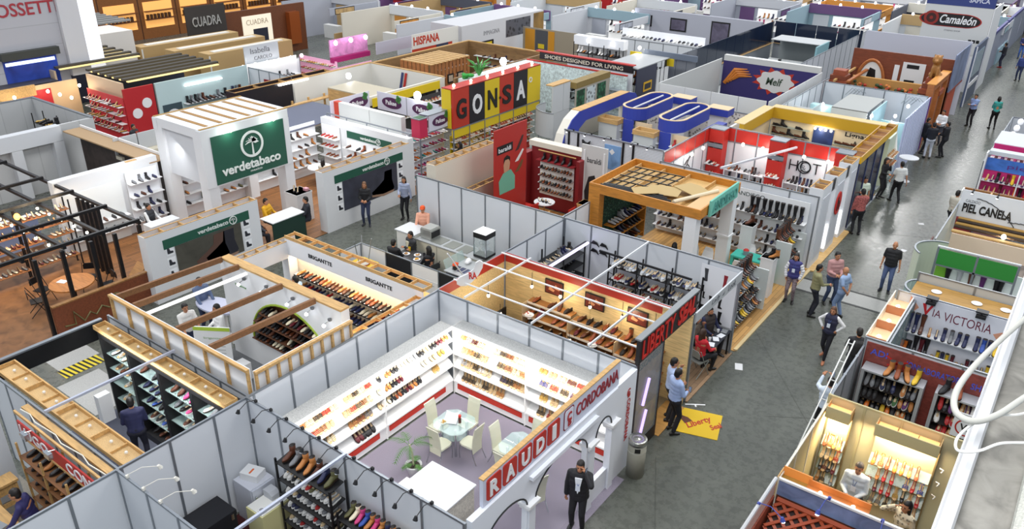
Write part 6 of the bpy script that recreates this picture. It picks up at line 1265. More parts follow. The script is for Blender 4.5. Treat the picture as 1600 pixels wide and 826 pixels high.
for i,(x,y)in enumerate(((-4.05,31.9),(-4.0,28.9))):Sl('paper_scrap',MB().fbox(FZ(x,y,.002,.4+i),-.1,.1,-.09,.09,0,.006),WHITE,'%s white scrap on the aisle floor near the black lettered sign'%['farther','nearer'][i],'paper')
t=Tg('high_table','round white high table by the far dark window','table',(-5.75,36.6,0));obj('top',MB().lathe((-5.75,36.6,1.05),[(.4,0),(.4,.03)],22),M('#d5d8dc'),t);obj('pedestal',MB().lathe((-5.75,36.6,.003),[(.25,0),(.03,.04),(.03,1.045)],14),M('#c5c8cc'),t)
# ---------------------------------------------------------------- compact builders
def pb(t,name,mat,fr,*bs):
 for b in bs:o=obj(name,MB().fbox(fr,*b),mat,t)
 return o
def Un(name,label,cat,fr,parts,group=None):
 """a thing made of flat parts: (part name, material, box, box...)"""
 b=parts[0][2];t=Tg(name,label,cat,tuple(fr((b[0]+b[1])/2,b[2],(b[4]+b[5])/2)),group)
 for p in parts:pb(t,p[0],p[1],fr,*p[2:])
 return t
def SWl(label,fr,L,zs,n,types,cols,where,bg=None,z1=2.3,depth=.3,sm=WHITE,skip=.05,sc=1.0,sole=None):
 t=Tg('shoe_shelf_wall',label,'shelf',tuple(fr(L/2,.01,.1)))
 pb(t,'back_panel',bg or M('#e6e8ea'),fr,(0,L,.014,z1,.004,.03))
 for z in zs:pb(t,'shelf',sm,fr,(0,L,z-.022,z,.031,depth))
 SSh(fr,L,zs,depth,n,types,cols,where,skip,sc=sc,sole=sole);return t
SH=['dress_shoe','flat_shoe','ankle_boot'];DK=['black','black','brown','navy','grey'];MX=['tan','black','red','white','brown','pink','navy']
# ---------------------------------------------------------------- boot stand with timber canopy (green leaf wall)
rug('plank_floor',-11.9,-6.15,18.85,25.2,M('#b98f56',.5,kind='plank',noise=PI/2),'honey coloured plank floor of the timber canopy boot stand',.02)
fc=FY(-12.1,20.5);ORW=M('#c4812e',.5,kind='wood')
t=Tg('timber_canopy','orange timber canopy frame on white columns with junk stored on top','canopy',(-10.2,22,0))
for nm,x0,x1,y0,y1 in(('fascia',-12.1,-8.3,20.5,20.55),('fascia',-12.1,-8.3,23.45,23.5),('fascia',-12.1,-12.05,20.551,23.449),('fascia',-8.35,-8.3,20.551,23.449)):obj(nm,MB().box(x0,x1,y0,y1,2.85,3.15),ORW,t)
obj('deck',MB().box(-12.04,-8.36,20.56,23.44,2.9,2.93),M('#c9a468',.6,kind='speck'),t)
for i in range(4):obj('joist',MB().box(-12.04+.9*i+.2,-12.0+.9*i+.2,20.56,23.44,2.931,3.05),PINE,t)
obj('timber_leg',MB().box(-12.1,-11.7,20.5,20.8,.02,2.849),ORW,t)
for x,y in((-8.6,20.7),(-8.5,23.25)):
 obj('column',MB().box(x-.19,x+.19,y-.17,y+.17,.02,2.849),WHITE,t);obj('column_collar',MB().box(x-.22,x+.22,y-.2,y+.2,1.35,1.42),WHITE,t)
t=Tg('shop_sign','teal painted board with darker raised letters at canopy end','sign',(-8.25,22.1,2.85));f=FX(-8.27,21.0);pb(t,'board',M('#6fb8a6',.6),f,(0,2.1,2.8,3.3,0,.06));Tx('ANDIEGO',f,.15,2.9,1.8,.3,M('#4d8f86'),t,.03,.061,.01)
q=Fr((-11.8,20.75,2.97),(1,.05,0),(0,1,0));t=Tg('metal_grid','black metal display grid lying on the canopy deck','grid',(-10.8,21.8,2.97));gm=MB()
for i in range(7):gm.bar(q(.25*i,.1,.05),q(.25*i+.2,2.3,.05),.03)
for i in range(5):gm.bar(q(0,.2+.5*i,.09),q(1.8,.2+.5*i,.09),.03)
obj('bars',gm,M('#1c1c1e',.4,.3),t)
for i,(x,y,a,s)in enumerate(((-10.0,21.5,.3,.55),(-9.3,22.1,-.4,.5),(-10.4,21.0,.8,.4))):
 Sl('flattened_carton',MB().prism(FZ(x,y,3.06+.03*i,a),[(-s,-s*.7),(s*.9,-s*.75),(s,s*.6),(-s*.2,s*.8),(-s*.9,s*.6)],0,.02),M('#b39a6a',.8),'flattened brown carton on the canopy deck, %s one from the teal board'%['second','first','third'][i],'carton','flattened cartons on the canopy')
Sl('cardboard_tube',MB().tube([(-9.3,20.75,3.1),(-8.6,22.4,3.12)],.06,10),M('#d9ccb0',.7),'long pale cardboard tube lying by the teal board','tube');Sl('flat_board',MB().box(-8.85,-8.4,20.7,22.9,3.06,3.08),M('#cfa878',.6),'flat timber board along the teal sign','board')
for i in range(4):Sl('black_pole',MB().tube([(-11.9+.05*i,20.7+.1*i,3.06),(-9.2-.2*i,20.68+.13*i,3.08)],.03,6),M('#2a2c2e',.4,.3),'%s dark pole lying along canopy front edge'%ORD[i],'pole','dark poles on the canopy')
t=Tg('leaf_wall','green artificial leaf wall behind slanted timber shoe shelves','green wall',(-11.95,22.2,0));f=FX(-11.98,20.85);lv=MB()
pb(t,'backing',M('#1f4034',.8),f,(0,2.7,.02,2.6,0,.03))
for i in range(900):
 a,b=RND.uniform(0,2.7),RND.uniform(.1,2.6);r=RND.uniform(.03,.06);an=RND.uniform(0,6.28);c=.035+RND.uniform(0,.04)
 lv.add([f(a,b,c),f(a+r*math.cos(an),b+r*math.sin(an),c+.03),f(a+r*1.6*math.cos(an+.35),b+r*1.6*math.sin(an+.35),c+.01),f(a+r*math.cos(an+.8),b+r*math.sin(an+.8),c+.03)],[(0,1,2,3)])
q=obj('leaves',lv,M('#3b6a52',.6),t);q['kind']='stuff'
t=Tg('shoe_shelf','orange timber shelf set of shoes on the green leaf wall','shelf',(-11.7,22.3,.5))
for i,z in enumerate((1.5,1.05,.6)):pb(t,'shelf',ORW,f,(.4,2.6,z-.03,z,.08,.45));SRw(f(.5,z+.004,.27),f(2.5,z+.004,.27),10,(1,0),['ankle_boot','dress_shoe'],DK+['silver'],'%s shelf on the leaf wall'%ORD[i],'shoes on the leaf wall',sc=1.1)
pb(t,'end_board',ORW,f,(2.6,2.65,.4,2.2,.08,.46))
f=FY(-11.9,25.2);SWl('long white back wall of dark boots behind canopy columns',f,5.4,[1.65,1.15,.7,.3],[26,28,26,26],SH,DK+['black','beige'],'long back wall of the boot stand',z1=2.35)
Tx('ANDIEGO',f,2.9,2.1,1.0,.14,M('#3a4a4c'),None or t,.006,.032);SRw(f(3.4,1.66,.18),f(5.3,1.66,.18),9,(0,-1),['tall_boot'],['black','black','brown'],'top shelf end of long back wall','tall boots of the boot stand',sc=1.25)
WRn('x',25.3,-12.0,-6.3,'white panel wall above the long boot shelves',2.6,n=6)
def pedestal(x,y,h,label,w=.2,mat=WHITE,name='pedestal',z=.022):return Sl(name,MB().box(x-w,x+w,y-w,y+w,z,h).box(x-w-.015,x+w+.015,y-w-.015,y+w+.015,h-.05,h),mat,label,'pedestal')
pedestal(-8.1,24.3,1.5,'tall white pedestal topped by a brown boot, middle of boot stand');shoe('ankle_boot','brown',(-8.1,24.3,1.505),2.6,'brown boot on tall white pedestal','pedestal boots',sc=1.3)
pedestal(-6.75,22.6,1.35,'white pedestal at aisle edge of boot stand beside woman in striped sleeves');shoe('ankle_boot','black',(-6.75,22.6,1.355),2.2,'black boot on pedestal by the aisle','pedestal boots',sc=1.2);shoe('ankle_boot','tan',(-6.6,22.55,1.355),2.2,'tan boot on pedestal by the aisle','pedestal boots',sc=1.2)
TEAL=M('#3fb3a0',.5)
def tealtable(x,y,L,label):
 t=Tg('teal_table',label,'table',(x,y,.022));obj('top',MB().box(x-L/2,x+L/2,y-.3,y+.3,.70,.75),TEAL,t)
 for a in(-L/2+.05,L/2-.05):obj('leg',MB().box(x+a-.05,x+a+.05,y-.28,y+.28,.022,.699),TEAL,t)
tealtable(-7.5,23.5,1.4,'long teal table with red-topped bucket in the boot stand');tealtable(-9.3,22.2,1.0,'teal table behind the white canopy column');tealtable(-10.5,22.0,.6,'short teal table end left of the canopy column')
for i,(x,y,c,d)in enumerate(((-7.8,23.5,'#8a8f96','#b8281f'),(-9.1,22.2,'#c9701f','#a85a1a'))):
 t=Tg('bucket',['grey bucket of red sweets on the long teal table','orange bucket on teal table behind column'][i],'bucket',(x,y,.752));obj('pail',MB().lathe((x,y,.752),[(.08,0),(.1,.16)],14),M(c),t);q=obj('filling',MB().lathe((x,y,.913),[(.095,0),(.06,.04)],12),M(d),t);q['kind']='stuff'
Sl('ashtray',MB().lathe((-7.3,23.45,.752),[(.06,0),(.07,.02),(.03,.02)],12),M('#4a5a58'),'small dark dish on the long teal table','dish')
def shell_chair():
 t=Tg('shell_chair','x','chair',(0,0,0));s=MB();P=[(-.2,.18,.42),(-.21,-.05,.41),(-.2,-.18,.5),(-.17,-.24,.68),(-.12,-.26,.82)]
 for(w0,y0,z0),(w1,y1,z1)in zip(P,P[1:]):s.hexa([(w0,y0,z0),(-w0,y0,z0),(-w1,y1,z1),(w1,y1,z1),(w0,y0,z0+.02),(-w0,y0,z0+.02),(-w1,y1+.02,z1+.01),(w1,y1+.02,z1+.01)])
 obj('shell',s,WHITE,t)
 for a,b in((-1,-1),(1,-1),(1,1),(-1,1)):obj('leg',MB().tube([(a*.1,b*.08,.41),(a*.2,b*.2,.012)],.013,6),PINE,t)
 return t
sc_=shell_chair()
for i,(x,y,r,lb)in enumerate(((-7.75,22.95,0,'white shell chair in front of the long teal table'),(-7.2,24.05,PI,'white shell chair behind the long teal table, nearest the aisle'),(-7.9,24.0,PI,'white shell chair behind the long teal table, beside tall pedestal'),(-9.4,22.8,PI,'white shell chair behind the teal table at column'),(-8.9,22.85,PI,'white shell chair close to the canopy column'),(-9.5,21.6,0,'white shell chair under the person in black'))):
 o=sc_ if i==0 else dup(sc_);o.location=(x,y,.022);o.rotation_euler=(0,0,r);o['label']=lb;o['group']='white shell chairs'
Ps('person with long dark hair in patterned black seated at teal table',(-9.5,21.65,.022),.2,'low','sit',shirt='#221f22',pants='#1a1a1e',hair='#14100e',hairlen=.2,female=True,shirtmat=M('#3a3430',.8,kind='blotch',noise=12))
for k,(y0,y1,lb)in enumerate(((19.3,21.6,'white stepped boot rack along the aisle beside plank floor stand'),(23.6,25.0,'white stepped boot rack along the aisle behind striped-sleeve woman'))):
 f=FX(-6.75,y0);L=y1-y0;t=Tg('stepped_rack',lb,'rack',(-6.6,(y0+y1)/2,.022))
 pb(t,'end_panel',M('#c9d0cf'),f,(-.06,0,.022,1.5,-.15,.35),(L,L+.06,.022,1.35,-.15,.35))
 for i,(z,c)in enumerate(((1.4,0),(1.05,.1),(.7,.2),(.35,.3))):pb(t,'step',M('#c2c8c8'),f,(.01,L-.01,z-.03,z,-.15,c));SRw(f(.1,z+.004,c-.12),f(L-.1,z+.004,c-.12),int(L*7),(1,0),['tall_boot']if i in(0,3)else['ankle_boot','high_heel'],['black','black','brown']if i%2==0 else['black','tan','yellow','brown','grey'],'%s step of %s rack'%(ORD[i],['nearer','farther'][k]),'boots on the stepped aisle racks',sc=1.0,skip=.02)
Sl('timber_kerb',MB().box(-6.2,-6.1,18.9,25.2,.003,.05),M('#d0b98a'),'pale timber kerb at aisle edge of the boot stand','kerb')
# ---------------------------------------------------------------- red banded shoe stand behind it
rug('grey_carpet',-11.9,-6.4,25.4,29.8,M('#8a8b8d',.9),'grey carpet of the red banded shoe stand')
RB=M('#c0271c',.5)
def band_wall(axis,c,a0,a1,fr,L,n,label):
 t=WRn(axis,c,a0,a1,label,2.9,n=n,pm=M('#e4e7ea'))
 for i in range(n):pb(t,'red_band',RB,fr,(L*i/n+.028,L*(i+1)/n-.028,2.35,2.85,.026,.032))
 pb(t,'band_rail',ALU,fr,(0,L,2.3,2.345,.026,.035))
band_wall('y',-12.0,25.5,29.9,FX(-12.0,25.5),4.4,5,'white wall with red top band on side of the red banded stand');band_wall('x',30.0,-12.0,-6.5,FY(-12.0,30.0),5.5,6,'white wall with red top band at back of the red banded stand')
t=Tg('wall_lettering','large black hand-drawn HOT lettering with ring on white wall','lettering',(-8.1,29.95,1.7));f=FY(-8.9,29.965);Tx('HOT',f,.1,1.7,1.2,.42,BLACK,t,.01,.004,-.012);m_=MB();ring(m_,f,.68,1.9,.22,.26,.015,.022);obj('ring',m_,BLACK,t);Tx('&',f,.56,1.78,.2,.2,M('#8a8d90'),t,.006,.024)
t=Tg('wall_lettering','black runner sketch on the white side wall','drawing',(-11.9,27.6,1.6));f=FX(-11.96,27.2);sk=MB();[sk.tube([f(*p,.01)for p in P],.02,5)for P in([(0,1.4),(.2,1.7),(.5,2.1),(.7,2.2)],[(.2,1.7),(.3,1.4),(.5,1.3)],[(.35,1.9),(.6,1.7)],[(.1,1.9),(.35,2.05)])];obj('strokes',sk,BLACK,t)
for i,x in enumerate((-11.65,-9.2,-6.75)):
 Un('box_column','red and white square column in the red banded stand, %s from side wall'%ORD[i],'column',FY(x-.3,29.4),[('red_face',RB,(0,.6,.013,2.1,-.02,0),(0,.6,2.35,2.85,-.02,0)),('side_face',RB,(.58,.6,.013,2.85,-.5,-.021)),('other_side',RB,(0,.02,.013,2.85,-.5,-.021)),('rail',ALU,(-.01,.61,2.86,2.9,-.51,.01),(-.01,.61,2.15,2.3,-.02,.01))])
 SSh(FY(x-.28,29.35),.56,[1.5,1.1,.7,.35],.25,4,['sneaker','flat_shoe'],['red','white','black'],'red column %s'%ORD[i]);Un('peg_shelves','small shelves on the %s red column'%ORD[i],'shelf',FY(x-.28,29.375),[('shelf',WHITE)+tuple((0,.56,z-.02,z,0,.25)for z in(1.5,1.1,.7,.35))])
for k,(x0,L)in enumerate(((-11.2,1.6),(-8.8,1.7))):fr=FY(x0,29.9);rack('white low shoe rack under the red band, %s side'%['runner sketch','lettering'][k],fr,L,[1.3,.9,.5],.4,WHITE,1.4,3);SSh(fr,L,[1.3,.9,.5],.4,11,['ankle_boot','sneaker'],DK+['tan'],'low white rack %s'%ORD[k])
fr=FX(-11.9,25.7);rack('white low shoe rack along the red banded side wall',fr,2.6,[.9,.5],.4,WHITE,1.0,3);SSh(fr,2.6,[.9,.5],.4,12,SH,DK,'low side rack')
for i,(x,y)in enumerate(((-11.9,26.2),(-11.9,27.2),(-11.9,28.2),(-10.6,29.9),(-9.8,29.9),(-8.2,29.9),(-7.3,29.9))):GLp((x+(.25 if i<3 else 0),y-(0 if i<3 else.3),2.42),'%s small white lamp under the red band'%ORD[i],12 if i in(1,4,6)else 0,(1,.97,.92),r=.06,group='small lamps under the red band')
beam((-9.8,25.5,2.75),(-8.5,29.5,2.75),.07,.07,M('#c9ccd2',.4,.3),'pale diagonal bar across the red banded stand','ceiling_bar','bar')
for i,(x,y,s)in enumerate(((-10.6,25.9,.5),(-7.3,25.9,.5))):Un('glass_counter','small white showcase at front of red banded stand, %s'%['near the canopy','near the aisle'][i],'counter',FY(x,y),[('body',WHITE,(0,.9,.013,.9,-.4,0)),('rim',ALU,(-.01,.91,.901,.94,-.41,.01))])
Sl('dark_stool',MB().lathe((-9.6,27.4,.013),[(.2,0),(.22,.5),(.15,.55)],14),BLACK,'black stool in the middle of the red banded stand','stool');Sl('dark_stool',MB().lathe((-8.0,28.0,.013),[(.2,0),(.22,.5),(.15,.55)],14),BLACK,'black stool below the large lettering','stool')
PW=M('#dfe2e6',.5)
for i,(y0,y1)in enumerate(((25.3,26.3),(26.9,27.9),(28.5,29.4))):
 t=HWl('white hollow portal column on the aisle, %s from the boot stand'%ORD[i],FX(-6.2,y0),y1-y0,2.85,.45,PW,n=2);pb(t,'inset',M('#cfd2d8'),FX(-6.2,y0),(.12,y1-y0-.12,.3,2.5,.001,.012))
 if i:pb(t,'light_slot',M('#ffffff',emit=1.2),FX(-6.2,y0),(-.08,-.03,.2,1.1,-.1,-.02))
 if i==1:
  e=MB();e.prism(FX(-6.18,(y0+y1)/2,1.75),circ(0,0,.32,26,ry=.42),0,.03);obj('red_emblem',e,M('#c4241c'),t);Tx('h',FX(-6.15,(y0+y1)/2-.14),0,1.5,.28,.5,BLACK,t,.01,.002,.02)
for i,(y0,y1)in enumerate(((26.31,26.89),(27.91,28.49))):Sl('black_link_panel',MB().box(-6.3,-6.26,y0,y1,2.4,2.8),BLACK,'black panel linking portal columns, %s gap'%ORD[i],'panel')
rug('timber_kerb_floor',-6.4,-6.0,25.2,29.4,M('#c9a468',.5,kind='wood'),'timber strip floor under the portal columns',.03)
# ---------------------------------------------------------------- yellow topped men's shoe stand
YE=M('#d9a814',.5);OCH=M('#c49a1e',.5)
t=Tg('yellow_wall','cream back wall with thick yellow top band and mounted shoes','partition wall',(-9,34.3,0));f=FY(-11.2,34.3);pb(t,'wall',M('#dccaa8'),f,(0,4.7,.003,2.4,-.1,0));pb(t,'yellow_band',OCH,f,(0,4.7,2.401,2.85,-.1,.1));pb(t,'top_board',M('#d9bf8a'),f,(0,4.7,2.851,2.88,-.4,.1))
pb(t,'blue_poster',M('#26386a',.5,kind='blotch',noise=3),f,(1.9,2.75,1.1,2.3,.001,.03));Tx('Lignaar',f,3.2,2.08,1.1,.24,BLACK,t,.01,.002,.02);Tx('& Co.',f,3.6,1.85,.5,.14,BLACK,t,.008,.002,.015)
for i,z in enumerate((2.1,1.75,1.4,1.05)):
 pb(t,'peg_ledge',GLASS,f,(.1,1.8,z-.02,z,.001,.2),(2.8,4.5,z-.32,z-.3,.001,.2));SRw(f(.15,z+.004,.12),f(1.8,z+.004,.12),5,(1,-.1),['dress_shoe','ankle_boot'],['black','brown','cognac'],'%s ledge beside blue poster'%ORD[i],'shoes under the yellow band',sc=1.2,skip=.1);SRw(f(2.85,z-.296,.12),f(4.5,z-.296,.12),5,(1,-.1),['dress_shoe'],['black','brown'],'%s ledge under big letters'%ORD[i],'shoes under the yellow band',sc=1.2,skip=.1)
for i in range(4):GLp((-9.2+.22*i,34.1,2.3),'%s small lamp over the blue poster'%ORD[i],9 if i==1 else 0,r=.05,group='lamps over the blue poster')
Un('yellow_wall','yellow banded side wall of the mens shoe stand','partition wall',FX(-11.2,30.8),[('wall',M('#dccaa8'),(0,3.4,.003,2.4,-.1,0)),('yellow_band',OCH,(0,3.4,2.401,2.85,-.1,.1)),('top_board',M('#d9bf8a'),(0,3.4,2.851,2.88,-.35,.1))])
t=HWl('yellow edged timber canopy over dark blue aisle window',FX(-6.15,29.5),5.3,2.85,.55,YE,n=5,z0=2.6)
DBL=M('#1c2136',.25)
t=Un('dark_window','dark blue glazed shop window under yellow canopy edge','window',FX(-6.2,29.5),[('glass',DBL,(.05,3.6,.08,2.59,-.03,0)),('kerb',M('#b5b8ba'),(0,5.3,.003,.079,-.05,.02))]+[('mullion',M('#3a4468',.4),(a,a+.06,.08,2.59,.001,.03))for a in(0,1.2,2.4,3.55)])
rug('timber_floor',-11.1,-6.3,30.8,34.1,M('#a07a4a',.5,kind='wood'),'timber floor of the yellow topped stand')
# ---------------------------------------------------------------- pale teal stand, then carved wood stand with lion
WRn('x',41.8,-11.2,-6.4,'white back wall of the pale teal stand',2.6,n=5);WRn('y',-11.3,34.5,49.0,'long white panel side wall behind the pale teal stand',2.6,n=14)
rug('pale_carpet',-11.2,-6.4,34.6,41.7,M('#9aa2a6',.9),'pale carpet of the pale teal stand')
AQ=M('#a8ccd0',.5)
for i,(x,y,w,d,h,lb)in enumerate(((-10.9,38.8,1.4,.4,2.1,'pale aqua panel lit from above at side wall'),(-8.0,38.3,.06,2.6,2.3,'tall aqua divider beside slatted white box'),(-7.8,39.6,1.3,.1,1.7,'low aqua counter panel with a lamp'))):Sl('aqua_panel',MB().box(x,x+w,y,y+d,.013,h),AQ,lb,'panel')
t=Un('slatted_box','white cabin with grey slatted roof in the pale teal stand','cabin',FY(-9.7,38.0),[('front',M('#d3d6d4'),(0,1.6,.013,2.3,-.03,0)),('roof',M('#a5a8a6',.6,kind='slat',noise=3),(0,1.6,2.301,2.35,-3.0,.0)),('side',M('#d3d6d4'),(0,.03,.013,2.3,-3.0,-.031))])
Un('white_cabin','white cabin beside aqua panel at side wall','cabin',FY(-11.2,37.2),[('front',M('#e6eaea'),(0,.9,.013,2.3,-.03,0)),('side',M('#c6d2d4'),(.87,.9,.013,2.3,-1.4,-.031))])
Sl('white_drape',MB().prism(FY(-7.2,36.6,.013),[(0,0),(.8,0),(.9,1.2),(.7,2.2),(.4,2.5),(.1,2.0)],-.15,.15),M('#f2f2ea',.8),'draped white covered figure near the aisle','drape');Sl('mint_cabinet',MB().box(-6.9,-6.4,35.2,36.4,.013,2.1),M('#c9d6c2'),'pale mint cabinet with sandals below at the aisle','cabinet')
for i,z in enumerate((.9,1.3)):Un('sandal_shelf','shelf with sandals in front of the mint cabinet, %s'%['lower','upper'][i],'shelf',FX(-6.39,35.2),[('board',WHITE,(0,1.2,z-.02,z,.002,.25))]);SRw(FX(-6.39,35.2)(.05,z+.004,.13),FX(-6.39,35.2)(1.15,z+.004,.13),5,(1,0),['sandal'],['orange','tan'],'mint cabinet shelf %d'%(i+1),'sandals of mint cabinet')
for i,x in enumerate((-10.0,-7.4)):
 cw=MB();[cw.tube([(x+.15*k,41.3,2.2),(x+.15*k+.3,41.2,2.6),(x+.15*k+.5,41.3,2.4)],.02,5)for k in range(4)];Sl('wire_ornament',cw,M('#b0b6ba',.3,.5),'grey looped wire ornament on white back wall, %s'%['left one','right one'][i],'ornament')
for i,(x,y,z)in enumerate(((-10.3,38.7,2.2),(-7.9,38.0,2.2),(-7.2,39.5,2.0),(-6.6,38.6,2.75))):GLp((x,y,z),'white lamp %s in the pale teal stand'%ORD[i],14,(.95,1,1),r=.07,mat=BULBW,group='lamps of pale teal stand')
Un('stripe_wall','violet white striped wall of pale teal stand on the aisle','partition wall',FX(-6.25,36.9),[('panel',M('#b9c2e0',.5),(0,4.8,.003,2.6,-.05,0)),('purple_edge',M('#6a3a8a'),(4.7,4.85,.003,2.6,.001,.03))]+[('rib',M('#d3daf0'),(a*.4,a*.4+.12,.01,2.6,.001,.02))for a in range(1,12)])
WD=M('#7a3c22',.5,kind='wood');WD2=M('#a8622e',.5,kind='wood');f=FY(-11.2,46.2)
t=Un('carved_wall','dark wood back wall with lit arch and white posters','partition wall',f,[('wall',WD,(0,5.0,.003,3.6,-.1,0)),('poster',M('#dcdcdc'),(2.6,3.7,1.7,3.2,.001,.03)),('poster_print',BLACK,(2.8,3.4,2.9,3.1,.031,.035),(2.8,3.3,1.9,2.3,.031,.035)),('white_niche',WHITE,(2.2,2.45,1.7,3.0,.001,.02))])
obj('arch',MB().prism(f,[(.9+.65*math.cos(a*PI/14)+.2,1.7+1.3*math.sin(a*PI/14))for a in range(15)],.001,.03),M('#e6e6e2'),t);ap=MB();ap.tube([f(1.1+.72*math.cos(a*PI/14),1.7+1.4*math.sin(a*PI/14),.04)for a in range(15)],.09,6);obj('arch_moulding',ap,WD2,t);obj('arch_print',MB().prism(f,[(.8,1.9),(1.4,1.9),(1.3,2.6),(1.0,2.7)],.031,.035),BLACK,t)
f=FY(-10.6,44.6);t=Un('arcade_display','wooden arcade display with four white shoe bays and flower garlands','display',f,[('header',M('#b98a4a',.6),(0,4.2,2.0,2.5,-.1,.1)),('base',WD,(0,4.2,.003,.5,-.1,.3))]+[('post',WD,(a*1.05-.06,a*1.05+.06,.5,2.0,-.1,.2))for a in range(5)]+[('bay',M('#e6dcc0'),(a*1.05+.07,a*1.05+.98,.5,1.99,-.1,-.02))for a in range(4)])
for i in range(4):
 for z in(.55,1.0,1.4):SRw(f(i*1.05+.1,z,.1),f(i*1.05+.95,z,.1),6,(0,-1),['dress_shoe','ankle_boot'],['black','brown'],'bay %d shelf %.1f of arcade display'%(i+1,z),'shoes of the arcade display',sc=1.2,skip=.05)
 for z in(1.0,1.4):pb(t,'shelf',WD,f,(i*1.05+.07,i*1.05+.98,z-.03,z-.005,-.019,.22))
 g=MB();[g.ell(f(i*1.05+.52+RND.uniform(-.35,.35),2.1+RND.uniform(-.12,.15),.22+RND.uniform(0,.1)),.1,.08,.08,RND.choice((0,0,0,1,2)),6,4)for _ in range(22)];q=Sl('flower_garland',g,[M('#33482a'),M('#c97a3a'),M('#b03a2a')],'flower garland over the %s bay of wooden arcade display'%ORD[i],'flowers','flower garlands')
for k,(x,y)in enumerate(((-10.9,43.2),(-6.7,44.2))):
 t=Tg('stepped_pillar','red-brown stepped wooden pillar of the carved stand, %s'%['by the side wall','carrying the lion'][k],'pillar',(x,y,0))
 for i,(w,z0,z1)in enumerate(((.32,.003,2.0),(.4,2.0,2.25),(.5,2.25,2.5),(.4,2.5,2.75),(.3,2.75,3.0))):obj('tier',MB().box(x-w,x+w,y-w,y+w,z0,z1-.002),WD if i%2 else M('#96482a',.5,kind='wood'),t)
t=Tg('lion_statue','golden brown seated lion statue on the stepped pillar','statue',(-6.7,44.2,3.0));lb=MB();x,y=-6.7,44.2
lb.ell((x,y+.12,3.25),.22,.3,.26);lb.ell((x,y-.08,3.5),.2,.2,.35);lb.ell((x,y-.18,3.9),.24,.2,.26);lb.ell((x,y-.33,3.85),.11,.14,.11)
for s in(-1,1):_caps(lb,(x+s*.12,y-.2,3.5),(x+s*.12,y-.25,3.04),.08,.07);lb.ell((x+s*.16,y-.1,4.1),.05,.04,.06);lb.ell((x+s*.2,y+.15,3.12),.12,.24,.13)
lm_=_fin(_remesh(lb,.03,2),M('#9a6a34',.4,.2));[setattr(v,'co',v.co-Vector((x,y,3.0)))for v in lm_.vertices];obj('body',lm_,None,t)
Un('timber_beam_frame','timber gallery beams along the side wall of carved stand','beams',FX(-11.0,42.4),[('beam',PINE,(0,4.0,2.5,2.6,0,.1)),('beam',WD2,(.2,4.0,2.5,2.6,.6,.75))]);Sl('wood_counter',MB().box(-10.6,-6.4,42.2,42.6,.003,1.0),WD,'dark wooden counter behind the white back wall','counter')
Un('portal_wall','orange brown portal frame of the carved stand on aisle','partition wall',FX(-6.25,42.0),[('post',WD2,(0,.3,.003,2.8,-.3,0),(1.6,1.9,.003,2.8,-.3,0),(3.4,3.7,.003,2.8,-.3,0)),('beam',WD2,(0,3.7,2.801,3.1,-.3,0)),('orange_panel',M('#b8481f',.5),(4.2,6.9,.003,2.2,-.1,0)),('beam_edge',M('#c98a3c'),(0,3.7,3.101,3.14,-.35,.05))])
t=Un('photo_wall','blue-grey photo wall along the aisle beside the tall white board','poster',FX(-6.15,45.9),[('panel',M('#6a7896',.5,kind='blotch',noise=.8),(0,4.0,2.0,3.9,-.05,0)),('edge',M('#8a3a24'),(0,4.0,1.9,1.99,-.05,.01))])
Stc('wall_tower_back',MB().box(-11.6,-6.1,49.8,49.9,.0,4.0),M('#b9bcc8',.6),'tall pale grey back wall behind the carved wood stand','wall')
f=FY(-9.9,56.0);t=Un('tower_sign','tall grey tower board with black and red oval lettered emblem','sign',f,[('board',M('#c6c8c8',.5),(0,3.7,2.2,5.0,-.3,0)),('side',WHITE,(3.71,3.75,.003,5.0,-3.5,0)),('blue_top',M('#2f3d78',.5),(0,3.7,5.001,7.4,-.3,.02)),('leg',WHITE,(.0,3.7,.003,2.19,-.3,-.01))])
oval=[(1.0+1.0*math.cos(a)*(1 if math.cos(a)<0 else 1)+(1.3 if math.cos(a)>0 else-.3),4.15+.42*math.sin(a))for a in[2*PI*i/32 for i in range(32)]]
for s,c,m in((1,.002,'#a8241c'),(.9,.012,'#151214')):obj('emblem',MB().prism(f,[(1.75+(a-1.75)*(.5+.46*s),4.15+(b-4.15)*s*.95)for a,b in oval],c,c+.01),M(m),t)
ci=MB().prism(f,circ(.45,4.2,.42,24),.023,.03);obj('emblem_disc',ci,M('#8a241c'),t);ci=MB();ring(ci,f,.45,4.2,.1,.28,.031,.036);obj('emblem_curl',ci,M('#3a1512'),t)
Tx('Camaleón',f,.95,3.95,2.0,.5,WHITE,t,.01,.023,.02,.25);Tx('STRENG SHOP',f,1.3,3.5,.9,.09,M('#6a6c70'),t,.005,.002);
for i in range(3):pb(t,'icon',BLACK,f,(2.75+.22*i,2.92+.22*i,2.95,3.13,.002,.008))
Tx('SAPICA',f,2.3,5.25,1.1,.26,M('#c9cede'),t,.006,.022,.02);obj('white_chevron',MB().tube([f(.8,7.3,.03),f(1.75,5.7,.03),f(3.6,6.9,.03)],.05,6),WHITE,t)
Un('dark_portal','dark blue window portal next to the tower on aisle','window',FX(-6.1,52.0),[('panel',M('#4a5670',.4),(0,4.0,.003,3.4,-.1,0)),('frame',M('#c9ccd4'),(0,.12,.003,3.4,.001,.05),(3.88,4.0,.003,3.4,.001,.05)),('white_bar',WHITE,(.4,3.4,1.0,1.25,.001,.04)),('mirror',M('#8aa0b0',.2),(.5,3.2,1.6,3.0,.001,.03))])
